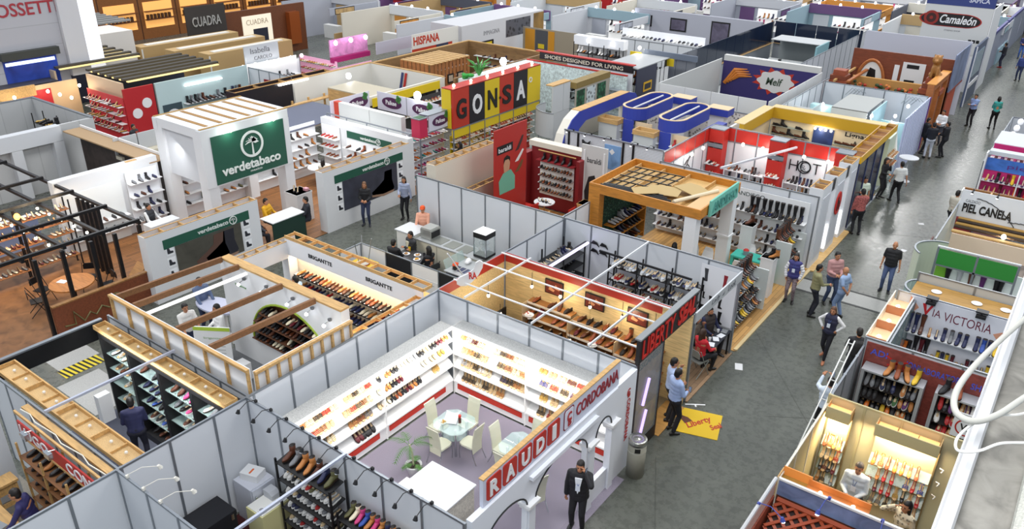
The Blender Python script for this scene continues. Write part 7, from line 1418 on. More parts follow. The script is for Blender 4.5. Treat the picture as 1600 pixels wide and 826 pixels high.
# ---------------------------------------------------------------- red shoe display with portico
CRM=M('#d8d0c0',.6);DR=M('#7e1a20',.5);PL=M('#a5743f',.5,kind='plank',noise=PI/2)
rug('timber_floor',-17.2,-12.1,18.9,24.2,PL,'timber floor of the red shoe display stand',.02)
t=HWl('cream hollow portico beam with wide opening below',FX(-17.2,18.95),3.35,3.0,.42,CRM,n=7,z0=1.75);pb(t,'leg',CRM,FX(-17.2,18.95),(0,.3,.02,1.749,-.42,0),(3.05,3.35,.02,1.749,-.42,0))
HWl('low hollow divider with timber braced top, red shoe display',FX(-16.6,20.2),2.5,1.9,.3,M('#a8978a',.6,kind='speck'),n=5)
t=Un('tall_poster','tall red poster with man in green shirt and three shoes','poster',FX(-16.05,20.7),[('board',M('#a8261e'),(0,1.9,.02,4.0,-.04,0)),('black_label',BLACK,(.15,1.05,3.1,3.4,.001,.012))]);f=FX(-16.05,20.7)
Tx('baraldi',f,.22,3.16,.72,.16,WHITE,t,.005,.013,.01)
for nm,c,P in(('printed_shirt','#6aa890',[(.3,1.6),(.25,2.1),(.5,2.35),(.95,2.4),(1.2,2.1),(1.2,1.6)]),('printed_face','#b98a6c',[(.55,2.35),(.52,2.65),(.62,2.85),(.82,2.85),(.9,2.65),(.85,2.4)]),('printed_hair','#1a1412',[(.52,2.7),(.55,2.9),(.72,2.98),(.9,2.88),(.9,2.72),(.8,2.82),(.62,2.82)]),('printed_shoe','#3a2420',[(1.2,3.0),(1.3,3.1),(1.6,3.5),(1.7,3.5),(1.62,3.3),(1.4,3.02)]),('printed_shoe','#d8d4d0',[(1.2,2.6),(1.3,2.7),(1.65,3.0),(1.72,2.95),(1.6,2.8),(1.4,2.6)]),('printed_shoe','#6a4a2a',[(1.2,2.2),(1.3,2.3),(1.62,2.6),(1.7,2.55),(1.6,2.35),(1.4,2.2)])):obj(nm,MB().prism(f,P,.002,.008),M(c),t)
t=Un('shoe_display','deep red wall display with white board of shoes','display',FY(-17.0,24.3),[('wall',DR,(0,2.35,.02,2.45,-.3,0)),('cream_top',CRM,(-.1,2.5,2.451,2.65,-.35,.05)),('white_board',M('#e8e6e2'),(.45,2.0,.6,1.95,.03,.05)),('top_shelf',DR,(.4,2.1,2.0,2.03,.001,.3)),('gold_rail',PINE,(.4,2.1,2.35,2.38,.1,.14)),('right_wing',DR,(2.36,2.5,.02,2.4,-.2,.5)),('left_wing',DR,(-.3,-.01,.02,2.2,-.2,.3))]);f=FY(-17.0,24.3)
SRw(f(.5,2.035,.15),f(2.0,2.035,.15),5,(0,-1),'ankle_boot','black','top of the white shoe board','shoes on the white board',skip=.2)
for i,z in enumerate((1.7,1.4,1.1,.8)):pb(t,'ledge',WHITE,f,(.45,2.0,z-.02,z,.051,.2));SRw(f(.5,z+.004,.15),f(1.98,z+.004,.15),11,(.3,-1),['flat_shoe','dress_shoe'],['black','brown','cognac'],'%s row of the white shoe board'%ORD[i],'shoes on the white board')
t=Un('shop_sign','white framed baraldi board with printed dark shoe','sign',FY(-14.65,24.2),[('board',M('#c9cac8'),(0,1.1,.6,3.0,0,.05)),('frame',WHITE,(.1,.16,.7,2.8,.051,.08),(.94,1.0,.7,2.8,.051,.08))]);f=FY(-14.65,24.2);Tx('baraldi',f,.25,2.35,.6,.2,M('#3a3a3c'),t,.006,.051,.01);obj('printed_shoe',MB().prism(f,[(.25,.7),(.2,1.2),(.35,1.8),(.6,1.9),(.75,1.5),(.7,.8)],.0511,.06),M('#232426'),t)
for i,(x,y)in enumerate(((-16.6,22.9),(-15.6,22.4),(-14.3,22.9))):t=Un('red_chair','red moulded chair in the red display stand, %s'%['left','middle','right'][i],'chair',FX(x,y),[('seat',RED,(0,.45,.42,.47,0,.45)),('backrest',RED,(0,.45,.471,.85,-.04,0)),('base',CHROME,(.2,.25,.021,.419,.2,.25))])
t=Tg('round_table','small round table heaped with dark shoes in red display stand','table',(-15.6,23.2,.021));obj('top',MB().lathe((-15.6,23.2,.75),[(.4,0),(.4,.03)],20),WHITE,t);obj('pedestal',MB().lathe((-15.6,23.2,.021),[(.2,0),(.03,.05),(.03,.728)],12),PINE,t);SRw((-15.9,23.2,.785),(-15.3,23.2,.785),4,(1,-1),'flat_shoe',['black','white'],'small round table','shoes on the round table')
Un('timber_cabin','open timber store box with stacked white bundles by panel wall','cabin',FY(-16.2,19.9),[('front',M('#b98f50',.6,kind='speck'),(0,2.4,.02,1.6,-.03,0)),('side',PINE,(2.37,2.4,.02,1.6,-1.0,-.031)),('post',PINE,(1.1,1.16,.02,1.59,.001,.02)),('pipe_frame',WHITE,(2.0,2.05,.02,2.0,.03,.08),(1.2,2.05,1.95,2.0,.081,.12))])
for i,(x,y)in enumerate(((-15.8,19.35),(-15.3,19.4),(-16.1,19.2))):Sl('white_bundle',MB().fbox(FZ(x,y,1.2,.2*i),-.22,.22,-.15,.15,.0,.22).fbox(FZ(x,y,1.42,.3),-.2,.2,-.14,.14,.002,.14),WHITE,'stacked white paper bundle %s'%['nearest portico','in the middle','at far left'][i],'bundle');
Sl('bundle_shelf',MB().box(-16.5,-14.9,19.0,19.8,1.16,1.195),PINE,'timber shelf under the white bundles','shelf');pedestal(-14.0,23.6,1.0,'beige block beside the white framed board',.25,PINE);Un('white_half_wall','white half wall closing the red display stand at corner','low wall',FY(-13.9,21.0),[('panel',CRM,(0,1.9,.02,1.3,-.05,0)),('side_panel',CRM,(1.85,1.9,.02,1.3,-2.5,-.051))])
Ps('person in dark blue seated behind the cream portico',(-17.9,20.3,0),2.5,'low','sit',shirt='#2c3146',hair='#14100e')
# ---------------------------------------------------------------- slat wall, blue numeral stand
SL=M('#dfe2e8',.5,kind='slat',noise=5.5)
t=Un('slat_wall','white slatted display wall with black uprights and torso','display wall',FY(-17.2,26.9),[('slats',SL,(0,4.9,.003,2.4,-.03,0)),('upright',BLACK,(.2,.28,.003,2.4,.001,.04),(.65,.73,.003,2.4,.001,.04),(2.75,2.83,.003,2.4,.001,.04),(3.2,3.28,.003,2.4,.001,.04),(4.6,4.66,.003,2.4,.001,.04)),('blue_poster',M('#7aa0cc',.5,kind='blotch',noise=1),(1.95,2.7,1.2,2.2,.001,.02)),('rail',ALU,(0,4.9,2.401,2.45,-.03,.03))]);f=FY(-17.2,26.9)
pb(t,'white_diamond',WHITE,Fr(f(2.3,1.8),(1,0,1),(-1,0,1)),(0,.18,0,.18,.021,.025));tb=MB();tb.prism(f,[(.95,1.6),(1.0,1.95),(.95,2.2),(1.05,2.1),(1.2,2.1),(1.3,2.2),(1.25,1.95),(1.3,1.6),(1.4,1.5)],.04,.16);Sl('mannequin_torso',tb,BLACK,'black garment torso hanging on the slatted wall','mannequin')
for i,a in enumerate((.45,1.3,2.2,3.4,4.1)):SpA(f(a,2.45,0),(-.3,-1,0),.35,'black clip lamp over the slatted wall, %s from left'%ORD[i],group='clip lamps of the slatted wall')
SRw(f(1.3,1.6,.15),f(1.9,1.6,.15),3,(1,0),'high_heel','black','slat wall ledge','shoes on slat wall',sc=1.3);Un('slat_ledge','clear ledge on slatted wall','shelf',f,[('ledge',GLASS,(1.2,2.0,1.57,1.595,.041,.3))])
BN=M('#2f3f9e',.5);WB=M('#d8d4c8',.6)
t=Tg('blue_arch','blue curved arch frame at left of the blue oval rings','arch',(-17.4,30,0));f=FX(-17.2,26.6);P=[(0,1.5),(.3,2.2),(.8,2.7),(1.4,2.95),(5.6,2.95),(6.2,2.8),(6.5,2.5),(5.9,2.45),(1.9,2.45),(1.4,2.2),(1.0,1.6),(.9,1.0),(0,1.0)]
obj('blue_face',MB().prism(f,P,0,.04),BN,t);obj('arch_body',MB().prism(f,P,-.4,-.001),WB,t);obj('top_board',MB().fbox(f,1.4,5.6,2.951,2.97,-.4,.04),PINE,t);pb(t,'leg',WB,f,(.05,.9,.003,.999,-.4,.03),(5.5,6.2,.003,2.44,-.4,-.01))
for k,(cx,y0,y1)in enumerate(((-15.85,29.9,33.3),(-13.75,29.2,32.6))):
 t=Tg('blue_oval_ring','large blue oval ring frame with cream top, %s'%['left one','right one'][k],'frame',(cx,(y0+y1)/2,0));R=.6;o=[(cx+R*math.cos(a),y1-R+R*math.sin(a))for a in[PI*i/12 for i in range(13)]]+[(cx-R*math.cos(a),y0+R-R*math.sin(a))for a in[PI*i/12 for i in range(13)]];n=len(o);f0=FZ(0,0,0);c=Vector((cx,(y0+y1)/2));ib=MB();tp=MB()
 ins=[(c.x+(a-c.x)*.84,c.y+(b-c.y)*.95)for a,b in o]
 for i in range(n):
  j=(i+1)%n;ib.add([(*o[i],2.4),(*o[j],2.4),(*o[j],2.9),(*o[i],2.9)],[(0,1,2,3)]);ib.add([(*ins[i],2.4),(*ins[j],2.4),(*ins[j],2.9),(*ins[i],2.9)],[(0,3,2,1)]);ib.add([(*o[i],2.4),(*o[j],2.4),(*ins[j],2.4),(*ins[i],2.4)],[(0,3,2,1)])
  tp.hexa([(*o[i],2.9),(*o[j],2.9),(*ins[j],2.9),(*ins[i],2.9),(*o[i],2.93),(*o[j],2.93),(*ins[j],2.93),(*ins[i],2.93)])
 obj('blue_band',ib,BN,t);obj('cream_top',tp,M('#d8bf98'),t);obj('blue_leg',MB().box(cx-.25,cx+.25,y0-.05,y0-.01,.003,2.4),BN,t);obj('tie_bar',MB().bar((cx,y0+.3,2.85),(cx,y1-.3,2.85),.05),WHITE,t)
 for s,lb in((-1,'left'),(1,'right')):
  fr=FY(cx+s*.65-.4,y0+.15);u=SWl('cream shoe shelf %s of the %s blue ring leg'%(lb,['first','second'][k]),fr,.8,[1.9,1.5,1.1,.7],4,SH,['black','red','brown'],'%s shelf, %s ring'%(lb,['first','second'][k]),M('#e0c9a4'),2.35);
 Un('white_box_tower','white box tower with open timber top before the %s blue ring'%['left','right'][k],'tower',FY(cx-1.25,y0-.4),[('box',M('#c3c6c3'),(0,.9,.003,2.2,-.5,0)),('rim',PINE,(-.05,.95,2.2,2.4,-.55,-.5),(-.05,.95,2.2,2.4,0,.05),(-.05,0,2.2,2.4,-.499,-.001),(.9,.95,2.2,2.4,-.499,-.001))])
 Un('blue_topped_pillar','white pillar with blue topped box behind the %s blue ring'%['left','right'][k],'pillar',FY(cx+.2,y1+.4),[('pillar',WHITE,(0,.7,.003,2.4,-.5,0)),('blue_band',BN,(-.1,.9,2.4,2.7,-.6,.1)),('top',M('#d8bf98'),(-.1,.9,2.701,2.72,-.6,.1))])
rug('grey_floor',-17.3,-12.1,27.0,34.2,M('#9a9692',.8,kind='speck'),'pale floor of the blue ring shoe stand')
Un('pattern_wall','back wall covered with tiny dark shoe pattern','partition wall',FY(-17.2,34.3),[('wall',M('#cfc9c4',.6,kind='pattern',noise=7),(0,5.2,.003,2.3,-.03,0)),('top',ALU,(0,5.2,2.301,2.34,-.05,.02))]);t=Un('low_display','white low display with looped sketch lettering at the blue stand','display',FX(-12.2,30.2),[('board',WHITE,(0,3.8,.013,2.2,-.1,0)),('blue_top',BN,(0,1.6,2.2,2.5,-.4,0))])
# ---------------------------------------------------------------- purple walled stand, dark blue walled stand
t=Un('white_panel_wall','big pale panels raised on timber rail, back of purple stand','partition wall',FY(-16.95,34.8),[('panel',M('#d0d2d1',.6),*[(a*1.32+.01,a*1.32+1.3,1.98,2.9,-.04,0)for a in range(4)]),('rail',PINE,(0,5.3,1.9,1.97,-.06,.02)),('lower_wall',M('#9a9c9c'),(0,5.3,.003,1.89,-.06,-.03))])
Un('white_panel_wall','pale panel side wall of the purple stand','partition wall',FXn(-11.6,42.3),[('panel',M('#c9cbcb',.6),*[(a*1.25+.01,a*1.25+1.24,1.9,2.9,-.04,0)for a in range(6)]),('lower_wall',M('#9a9c9c'),(0,7.5,.003,1.89,-.06,-.03))]);Un('white_panel_wall','pale inner side wall of the purple stand, left','partition wall',FX(-17.0,34.9),[('panel',M('#c6c8c6'),(0,7.4,.003,2.9,-.06,0))])
t=Un('purple_wall','deep purple wall with white cloud logo and orange swirls','partition wall',FY(-16.9,42.3),[('wall',M('#332a66',.5),(0,5.2,.003,2.8,-.05,0)),('top_strip',M('#c9c9c6'),(0,5.2,2.801,3.1,-.3,0))]);f=FY(-16.9,42.3)
st=[(3.0+(1.3 if i%2 else.95)*math.cos(2*PI*i/24),2.05+(.75 if i%2 else.5)*math.sin(2*PI*i/24))for i in range(24)];obj('red_burst',MB().prism(f,st,.001,.01),M('#b8301f'),t);cl=[(3.0+(.95+.08*math.cos(8*a))*math.cos(a),2.05+(.55+.05*math.cos(8*a))*math.sin(a))for a in[2*PI*i/48 for i in range(48)]];obj('cloud',MB().prism(f,cl,.011,.02),M('#d6d3d0'),t);Tx('Melf',f,2.5,1.85,.9,.4,M('#3a4a3a'),t,.01,.021,.02,.2);sw=MB();[sw.tube([f(.2+.15*k,1.6+.1*k,.02),f(.7+.1*k,2.4-.1*k,.02),f(1.4+.1*k,2.5-.12*k,.02)],[.12,.1,.02],6)for k in range(4)];obj('orange_swirl',sw,M('#c9772a'),t)
GL=M('#1a2438',.12)
for lb,fr,L in(('side',FX(-19.3,40.0),16.6),('back',FY(-19.2,56.7),5.8)):Un('dark_glass_wall','dark blue glossy glass wall, %s wall of the large grey stand'%lb,'partition wall',fr,[('glass',GL,*[(a*1.4+.02,min(L,a*1.4+1.38),1.4,2.85,-.03,0)for a in range(int(L/1.4)+1)]),('lower_wall',M('#8d9298'),(0,L,.003,1.39,-.04,0)),('timber_rail',PINE,(0,L,1.391,1.4,-.05,.15))])
WRn('y',-13.6,44.0,58.5,'long pale grey wall rising beside the dark blue glass stand',2.6,n=13,pm=M('#b9bcc2'))
Sl('teal_partition',MB().box(-14.9,-14.8,52.0,54.5,.003,2.3),M('#7fa8b0'),'teal wall panel inside the dark glass stand','panel');Un('grey_cabin','grey open cabin with slatted roof inside dark glass stand','cabin',FY(-18.2,53.2),[('back',M('#8d9496'),(0,3.2,.003,2.2,-2.0,-1.9)),('roof',M('#b5b8ba',.6,kind='slat',noise=3),(0,3.3,2.201,2.25,-2.0,0)),('counter',M('#c9cccc'),(0,3.2,.003,1.0,-.3,0))]);rug('pale_floor',-19.2,-13.7,43.0,56.6,M('#b0b3b3',.8),'pale floor of the dark glass walled stand')
Un('lit_display','brightly lit white shoe showcase inside dark glass stand','display',FY(-17.6,48.0),[('frame',M('#e8ecf2',emit=.5),(0,1.8,.6,2.0,0,.1)),('dark_side',BLACK,(1.81,1.95,.003,2.1,-.1,.1))]);SRw((-17.5,47.8,1.2),(-15.9,47.8,1.2),8,(0,-1),SH,DK,'lit white showcase','shoes of lit showcase',sc=1.2);Un('showcase_ledge','ledge of the lit white showcase','shelf',FY(-17.6,48.0),[('ledge',WHITE,(0,1.8,1.16,1.195,.101,.4))])
# ---------------------------------------------------------------- white stand with green boards and palm emblem
WV=M('#dcdee0',.5);GV=M('#1d5442',.5);rug('plank_floor',-26.6,-21.15,10.7,21.7,M('#8a5c34',.5,kind='plank',noise=PI/2),'brown plank floor of the white stand with green boards',.02)
def palmlogo(fr,cx,cy,r,t,m,c=.012):
 e=MB();ring(e,fr,cx,cy,r*.82,r,c,c+.02,0,30)
 e.prism(fr,[(cx-.05*r,cy-.8*r),(cx+.1*r,cy-.8*r),(cx+.06*r,cy+.1*r),(cx-.02*r,cy+.1*r)],c,c+.02)
 for a in(0,.55,1.1,1.57,2.05,2.6,3.14):
  d=(math.cos(a),math.sin(a));L=.55*r;p=(-d[1]*.12*r,d[0]*.12*r);e.prism(fr,[(cx,cy+.15*r),(cx+d[0]*L*.5+p[0],cy+.2*r+d[1]*L*.6+p[1]+.05*r),(cx+d[0]*L*1.1,cy+.05*r+d[1]*L*.75),(cx+d[0]*L*.5-p[0],cy+.12*r+d[1]*L*.5-p[1])],c,c+.02)
 obj('palm_emblem',e,m,t)
LW=M('#e2e6e2',.5)
for k,(y0,L,h,lb)in enumerate(((10.6,3.95,2.2,'nearer white window wall with green band and boot photo'),(17.35,4.4,2.32,'farther white window wall with green band and shoe photo'))):
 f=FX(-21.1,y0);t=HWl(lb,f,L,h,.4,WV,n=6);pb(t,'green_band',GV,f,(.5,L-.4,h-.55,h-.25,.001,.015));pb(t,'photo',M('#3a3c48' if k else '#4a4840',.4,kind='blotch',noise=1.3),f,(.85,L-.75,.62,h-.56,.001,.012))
 Tx('verdetabaco',f,L*.42,h-.46,1.1,.14,LW,t,.01,.016,.02);palmlogo(f,L*.42+1.28,h-.39,.14,t,LW,.016)
 S=[(.0,.1),(.1,.0),(.7,-.02),(1.35,.1),(1.4,.22),(.95,.42),(.62,.6),(.55,.95),(.1,.95),(.12,.5)]
 for o_,m in((0,'#22222c'),(.35,'#5a4036')if k==0 else(0,'#1c1c26')):obj('printed_boot',MB().prism(f,[(L-.95-a*.85-o_,.7+b*.9)for a,b in S],.0121,.018),M(m),t)
 obj('printed_sole',MB().prism(f,[(L-.95-a*.85,.66+b)for a,b in((0,.04),(.1,-.04),(.7,-.06),(1.4,.06),(1.42,.14),(.7,.03),(.1,.05))],.0185,.022),M('#9a7a64'),t)
 for i in range(3):
  for a in(.55,L-.68):pb(t,'niche',M('#f2f4f6'),f,(a,a+.26,.65+.38*i,.95+.38*i,.001,.008));obj('niche_shoe',MB().prism(f,[(a+.04,.72+.38*i),(a+.22,.72+.38*i),(a+.22,.78+.38*i),(a+.13,.8+.38*i),(a+.1,.9+.38*i),(a+.04,.9+.38*i)],.0085,.03),M('#2a2c34'),t)
t=Tg('portal_tower','tall white portal with slatted roof and large green sign','portal',(-25.1,16.4,0));
for x in(-26.3,-23.95):
 for y in(14.7,17.95):obj('pillar',MB().box(x-.25,x+.25,y-.2,y+.2,.02,3.7),WV,t)
f=FX(-23.68,14.47);pb(t,'front_fascia',WV,f,(0,3.65,1.95,4.0,-.25,0));pb(t,'green_board',GV,f,(.35,3.4,2.0,3.72,.001,.02));Tx('verdetabaco',f,.6,2.25,2.5,.34,LW,t,.02,.021,.025);Tx('mexico',f,1.75,2.12,.5,.08,LW,t,.01,.021);palmlogo(f,1.95,3.12,.48,t,LW,.021)
pb(t,'side_board',M('#c9ccd0',.5),FY(-26.5,14.6),(.3,2.5,2.0,3.75,-.05,0));pb(t,'side_frame',WV,FY(-26.5,14.5),(0,2.8,3.7,4.0,-.2,0));pb(t,'back_fascia',WV,f,(0,3.65,3.6,4.0,-2.85,-2.6));obj('roof',MB().box(-26.5,-23.7,14.5,18.15,4.0,4.03),WV,t)
for i in range(6):obj('roof_slot',MB().box(-26.3,-23.95,14.85+.58*i,15.0+.58*i,4.031,4.045),M('#9a7236',.6,kind='wood'),t)
obj('roof_edge',MB().box(-23.8,-23.7,14.5,18.15,4.031,4.05).box(-26.5,-26.4,14.5,18.15,4.031,4.05),M('#a5803c',.6,kind='wood'),t)
for i,y in enumerate((15.5,17.3)):GLp((-23.45,y,3.85),'small spotlight over the large green sign, %s'%['nearer','farther'][i],8,(.8,1,.9),r=.05)
SWl('lit white shoe shelves under the tall portal',FX(-26.5,14.95),2.8,[1.75,1.35,.95,.55],8,['ankle_boot','dress_shoe'],['black','brown','olive','tan'],'shelves under tall portal',M('#f0f2f6'),2.0,skip=.2);SWl('white back shoe shelves beside the portal',FX(-26.5,18.2),3.4,[1.8,1.35,.95,.55],9,['ankle_boot','dress_shoe'],['black','brown','tan'],'back shelves beside portal',skip=.25)
t=Un('white_back_wall','white back wall with three lit alcoves near the seated clerk','partition wall',FX(-26.6,10.7),[('wall',WV,(0,3.7,.02,2.6,-.3,0)),('timber_inset',PINE,(2.6,3.0,2.601,2.62,-.2,-.05))]);SWl('tall lit shoe alcove beside the portal pillar',FX(-26.55,13.1),1.2,[1.9,1.4,.95,.5],4,['ankle_boot','dress_shoe'],DK,'tall lit alcove',M('#f4f6fa'));SWl('wide lit alcove of the white back wall',FX(-26.55,10.9),2.0,[.9,.5],6,['dress_shoe'],DK,'wide lit alcove',M('#e6eaea'),2.1)
t=Un('white_inner_wall','white inner wall with green strip over shoe shelves','partition wall',FY(-26.3,21.8),[('wall',WV,(0,5.1,.02,2.45,-.3,0)),('green_strip',GV,(1.6,4.2,1.85,2.15,.001,.02))]);Tx('verdetabaco',FY(-26.3,21.8),2.4,1.93,.9,.13,LW,t,.01,.021,.02);palmlogo(FY(-26.3,21.8),3.45,2.0,.13,t,LW,.021);SWl('white shoe shelves under the green strip',FY(-24.7,21.77),2.5,[1.5,1.1,.7],8,['dress_shoe','ankle_boot'],['brown','black','cognac'],'shelves under green strip',z1=1.8);SWl('red and tan shoe shelves in white stand corner',FY(-26.2,21.77),1.1,[1.7,1.3,.9],4,['sneaker'],['red','cognac'],'corner shelves of white stand',z1=2.2)
area_to('alcove_light',(-24.5,19.5,3.4),(-25.5,20.5,.5),(0,1,0),3,.5,45);area_to('alcove_light',(-25.2,13,3.2),(-26.5,13,1),(0,1,0),3,.3,22);area_to('portal_light',(-25,16.4,3.5),(-26.4,16.4,.8),(0,1,0),2.5,.4,22)
pedestal(-22.9,17.6,1.15,'white pedestal with two dark shoes beside the farther window wall',.35);SRw((-23.1,17.5,1.155),(-22.7,17.5,1.155),2,(1,-1),'high_heel','black','white pedestal top','shoes on white pedestal',sc=1.3);Sl('pink_box',MB().box(-22.8,-22.62,17.75,17.9,1.153,1.25),M('#d89aa4'),'small pink box on the white pedestal','box')
t=Un('dark_counter','dark green counter desk where three people sit','counter',FX(-21.5,15.3),[('front',M('#15352c'),(0,1.4,.021,.95,-.05,0)),('top',WHITE,(0,1.4,.951,.98,-.7,.02)),('side',M('#15352c'),(1.35,1.4,.021,.949,-.7,-.051))]);Sl('round_desk',MB().prism(FZ(-25.2,20.6,.75),circ(0,0,.5,20),0,.03).box(-25.25,-25.15,20.55,20.65,.021,.749),WHITE,'small white desk of the woman on brown chair','desk')
Ps('person in yellow jacket sitting behind the dark green counter',(-22.6,15.9,.02),-1.2,'table','sit',shirt='#d8a014',hair='#16110f',seat=.55);Ps('person in black seen from behind at the dark green counter',(-21.6,16.9,.02),2.6,'table','sit',shirt='#1c1e28',hair='#0f0c0b',seat=.55);Ps('man in grey and black at left of the yellow jacket',(-22.0,14.9,.02),-.4,'low','sit',shirt='#4a4e58',hair='#0f0c0b',seat=.55)
Ps('woman in pale top on brown chair inside the white stand',(-24.5,20.2,.02),.6,'low','sit',shirt='#b9b3a8',hair='#15100e',hairlen=.15,female=True);Un('brown_chair','brown backed chair of the woman in the white stand','chair',FX(-24.2,19.7),[('seat',M('#6a2a1e'),(0,.45,.4,.44,-.2,.2)),('backrest',M('#6a2a1e'),(0,.45,.441,.95,.2,.24)),('leg',CHROME,(0,.03,.021,.399,-.2,-.17),(.42,.45,.021,.399,-.2,-.17),(0,.03,.021,.399,.17,.2),(.42,.45,.021,.399,.17,.2))]);Ps('clerk in dark vest and white sleeves seated at left in white stand',(-25.6,13.2,.02),-1.2,'table','sit',shirt='#d8d8d8',vest='#2c2e34',hair='#15100e');Sl('clerk_desk',MB().box(-25.2,-24.7,12.7,13.8,.021,.85),WV,'white desk before the seated clerk in dark vest','desk')
Ps('woman with long brown hair in black jacket in front of window wall',(-20.55,18.75,0),-2.5,'front','stand',shirt='#18181c',pants='#2c3450',hair='#6a4a30',hairlen=.25,female=True,shoes='#2a2c34');Ps('woman in grey-blue shirt with long black hair near window wall',(-19.8,20.05,0),-2.7,'one','stand',shirt='#9aa3bc',pants='#14151c',hair='#100d0c',hairlen=.3,female=True)
# ---------------------------------------------------------------- black steel frame stand at left
BK=M('#17171a',.4,.3);rug('brown_floor',-36,-21.4,4.0,10.7,M('#7a5230',.6,kind='blotch',noise=2.5),'mottled brown floor of the black frame stand')
for i,y in enumerate((10.8,9.7,8.6,7.5,6.4)):beam((-36,y,2.5),(-21.6,y,2.5),.09,.09,BK,'black roof beam of steel frame, %s from the white stand'%ORD[i],'steel_beam','beam','black steel roof beams')
for i,x in enumerate((-21.6,-23.4,-25.4,-27.4,-30.0)):beam((x,6.0,2.6),(x,10.8,2.6),.09,.09,BK,'black lengthwise roof beam, %s from the aisle'%ORD[i],'steel_beam','beam','black steel roof beams')
for i,y in enumerate((7.76,8.5,9.3,10.0,10.75)):Sl('steel_post',MB().box(-21.65,-21.55,y-.05,y+.05,.003,2.44),BK,'black steel post on the aisle, %s from wooden sign'%ORD[i],'post','black steel posts');Sl('steel_post',MB().box(-24.0-.3*i,-23.9-.3*i,10.7,10.8,.013,2.44),BK,'black steel post beside white stand, %s'%ORD[i],'post','black steel posts')
WS=M('#7a3f22',.6,kind='wood');t=Un('wooden_sign_wall','red-brown wooden low wall with brass curled ornament','sign',FX(-21.4,7.8),[('board',WS,(0,3.2,.003,1.0,-.1,0)),('top',PINE_D,(0,3.2,1.001,1.04,-.12,.02))]);f=FX(-21.4,7.8);oc=MB();oc.tube([f(.2,.35,.02),f(.5,.3,.02),f(.5,.7,.02),f(.75,.3,.02),f(.95,.5,.02),f(1.1,.35,.02),f(1.3,.55,.02),f(1.5,.4,.02)],.025,5);ring(oc,f,1.75,.55,.16,.22,.001,.03);ring(oc,f,1.95,.6,.05,.1,.001,.03);obj('brass_ornament',oc,M('#8a845a',.35,.5),t)
RW=M('#8a5a34',.6,kind='wood')
for k,(y0,L)in enumerate(((7.6,1.5),(9.15,1.5))):rack('dark timber shoe bookcase in black frame stand, %s'%['nearer','farther'][k],FX(-26.0,y0),L,[2.0,1.6,1.2,.8,.4],.4,BK,2.3,1,RW);SSh(FX(-26.0,y0),L,[2.0,1.6,1.2,.8,.4],.4,9,['high_heel','flat_shoe'],['white','tan','wine','cream','grey'],'%s timber bookcase'%['nearer','farther'][k],skip=.03);area_to('shelf_light',(-24.8,y0+.7,2.5),(-25.9,y0+.7,1.2),(0,1,0),1.3,.1,25,(1,.75,.45))
t=Tg('round_table','round wooden table with white paper under steel frame','table',(-23.0,9.1,.013));obj('top',MB().lathe((-23.0,9.1,.74),[(.62,0),(.62,.04)],26),M('#b9773a',.5,kind='wood'),t);obj('pedestal',MB().lathe((-23.0,9.1,.013),[(.3,0),(.06,.06),(.06,.725)],14),BK,t);Sl('white_paper',MB().fbox(FZ(-23.25,8.95,.782,.4),-.14,.14,-.1,.1,0,.005),WHITE,'white paper on the round wooden table','paper')
for i,(x,y,r)in enumerate(((-23.9,8.6,-1.2),(-23.3,8.15,-.3),(-23.6,9.9,-2.3),(-22.7,10.0,3.0))):o=FCh(x,y,r,'black chair at the round wooden table, %s'%['far left','nearest camera','behind','nearest white stand'][i],BK,.013);o['group']='black chairs at the round table'
Sl('timber_lounger',MB().prism(FX(-22.3,10.0,.013),[(0,.1),(.5,.45),(.95,.9),(1.0,.85),(.55,.35),(.05,0)],-.25,.25),M('#a5743c',.5,kind='wood'),'slanting timber board seat beside round table','seat')
for i in range(10):GLp((-22.6-.75*(i%5),8.6 if i<5 else 9.7,2.3),'%s small white lamp hung under %s steel beams'%(ORD[i%5],['nearer','farther'][i//5]),9 if i%5==2 else 0,(1,.9,.75),r=.04,cord=.155,group='lamps under the steel frame')
GLp((-25.4,9.0,2.3),'orange glowing lamp under the steel frame',12,(1,.7,.35),r=.09,cord=.255,mat=M('#ff9a3c',emit=6));Ps('person with dark hair behind the pale counter at left edge',(-29.2,9.6,0),-.8,'low','stand',shirt='#8d94a8',hair='#15100e');Un('long_counter','pale blue long counter behind the steel frame at left','counter',FX(-28.2,8.4),[('front',M('#8d98b8'),(0,2.2,.013,1.0,-.5,0)),('top',WHITE,(0,2.2,1.001,1.03,-.52,.02))])
# ---------------------------------------------------------------- pink columned stand with oval plum logo
PK=M('#c4274e',.5);LIL=M('#cfcfdc',.5)
def oval_logo(fr,cx,cy,r,t):
 obj('plum_oval',MB().prism(fr,circ(cx,cy,r,28,ry=r*.42),.002,.012),M('#4a2048'),t);Tx('Paikee',fr,cx-r*.6,cy-r*.16,r*1.1,r*.34,WHITE,t,.006,.013,.02)
 cl=MB();[cl.prism(fr,circ(cx+r*.72+r*.15*math.cos(a),cy+r*.38+r*.17*math.sin(a),r*.15,10),.013,.02)for a in(.3,1.9,3.5,5.0)];obj('clover',cl,M('#3f7a3a'),t)
t=Un('shop_sign','lilac sign with plum oval logo between pink columns on aisle','sign',FX(-21.2,22.5),[('board',LIL,(.55,2.1,2.45,3.1,-.05,0)),('frame',ALU,(.5,2.15,2.4,2.44,-.06,.01),(.5,2.15,3.101,3.14,-.5,.01))]);oval_logo(FX(-21.2,22.5),1.25,2.78,.5,t)
for k,a in enumerate((0,2.12)):Un('pink_column','pink box column with green top, %s end of lilac sign'%['left','right'][k],'column',FX(-21.2,22.5+a),[('panel',PK,(0,.45,2.3,3.05,-.45,0)),('trim',ALU,(-.02,.47,3.05,3.09,-.47,.02)),('green_top',M('#2f5a34'),(.04,.41,3.091,3.1,-.41,-.04)),('post',ALU,(-.02,.03,.003,2.299,-.02,.02))])
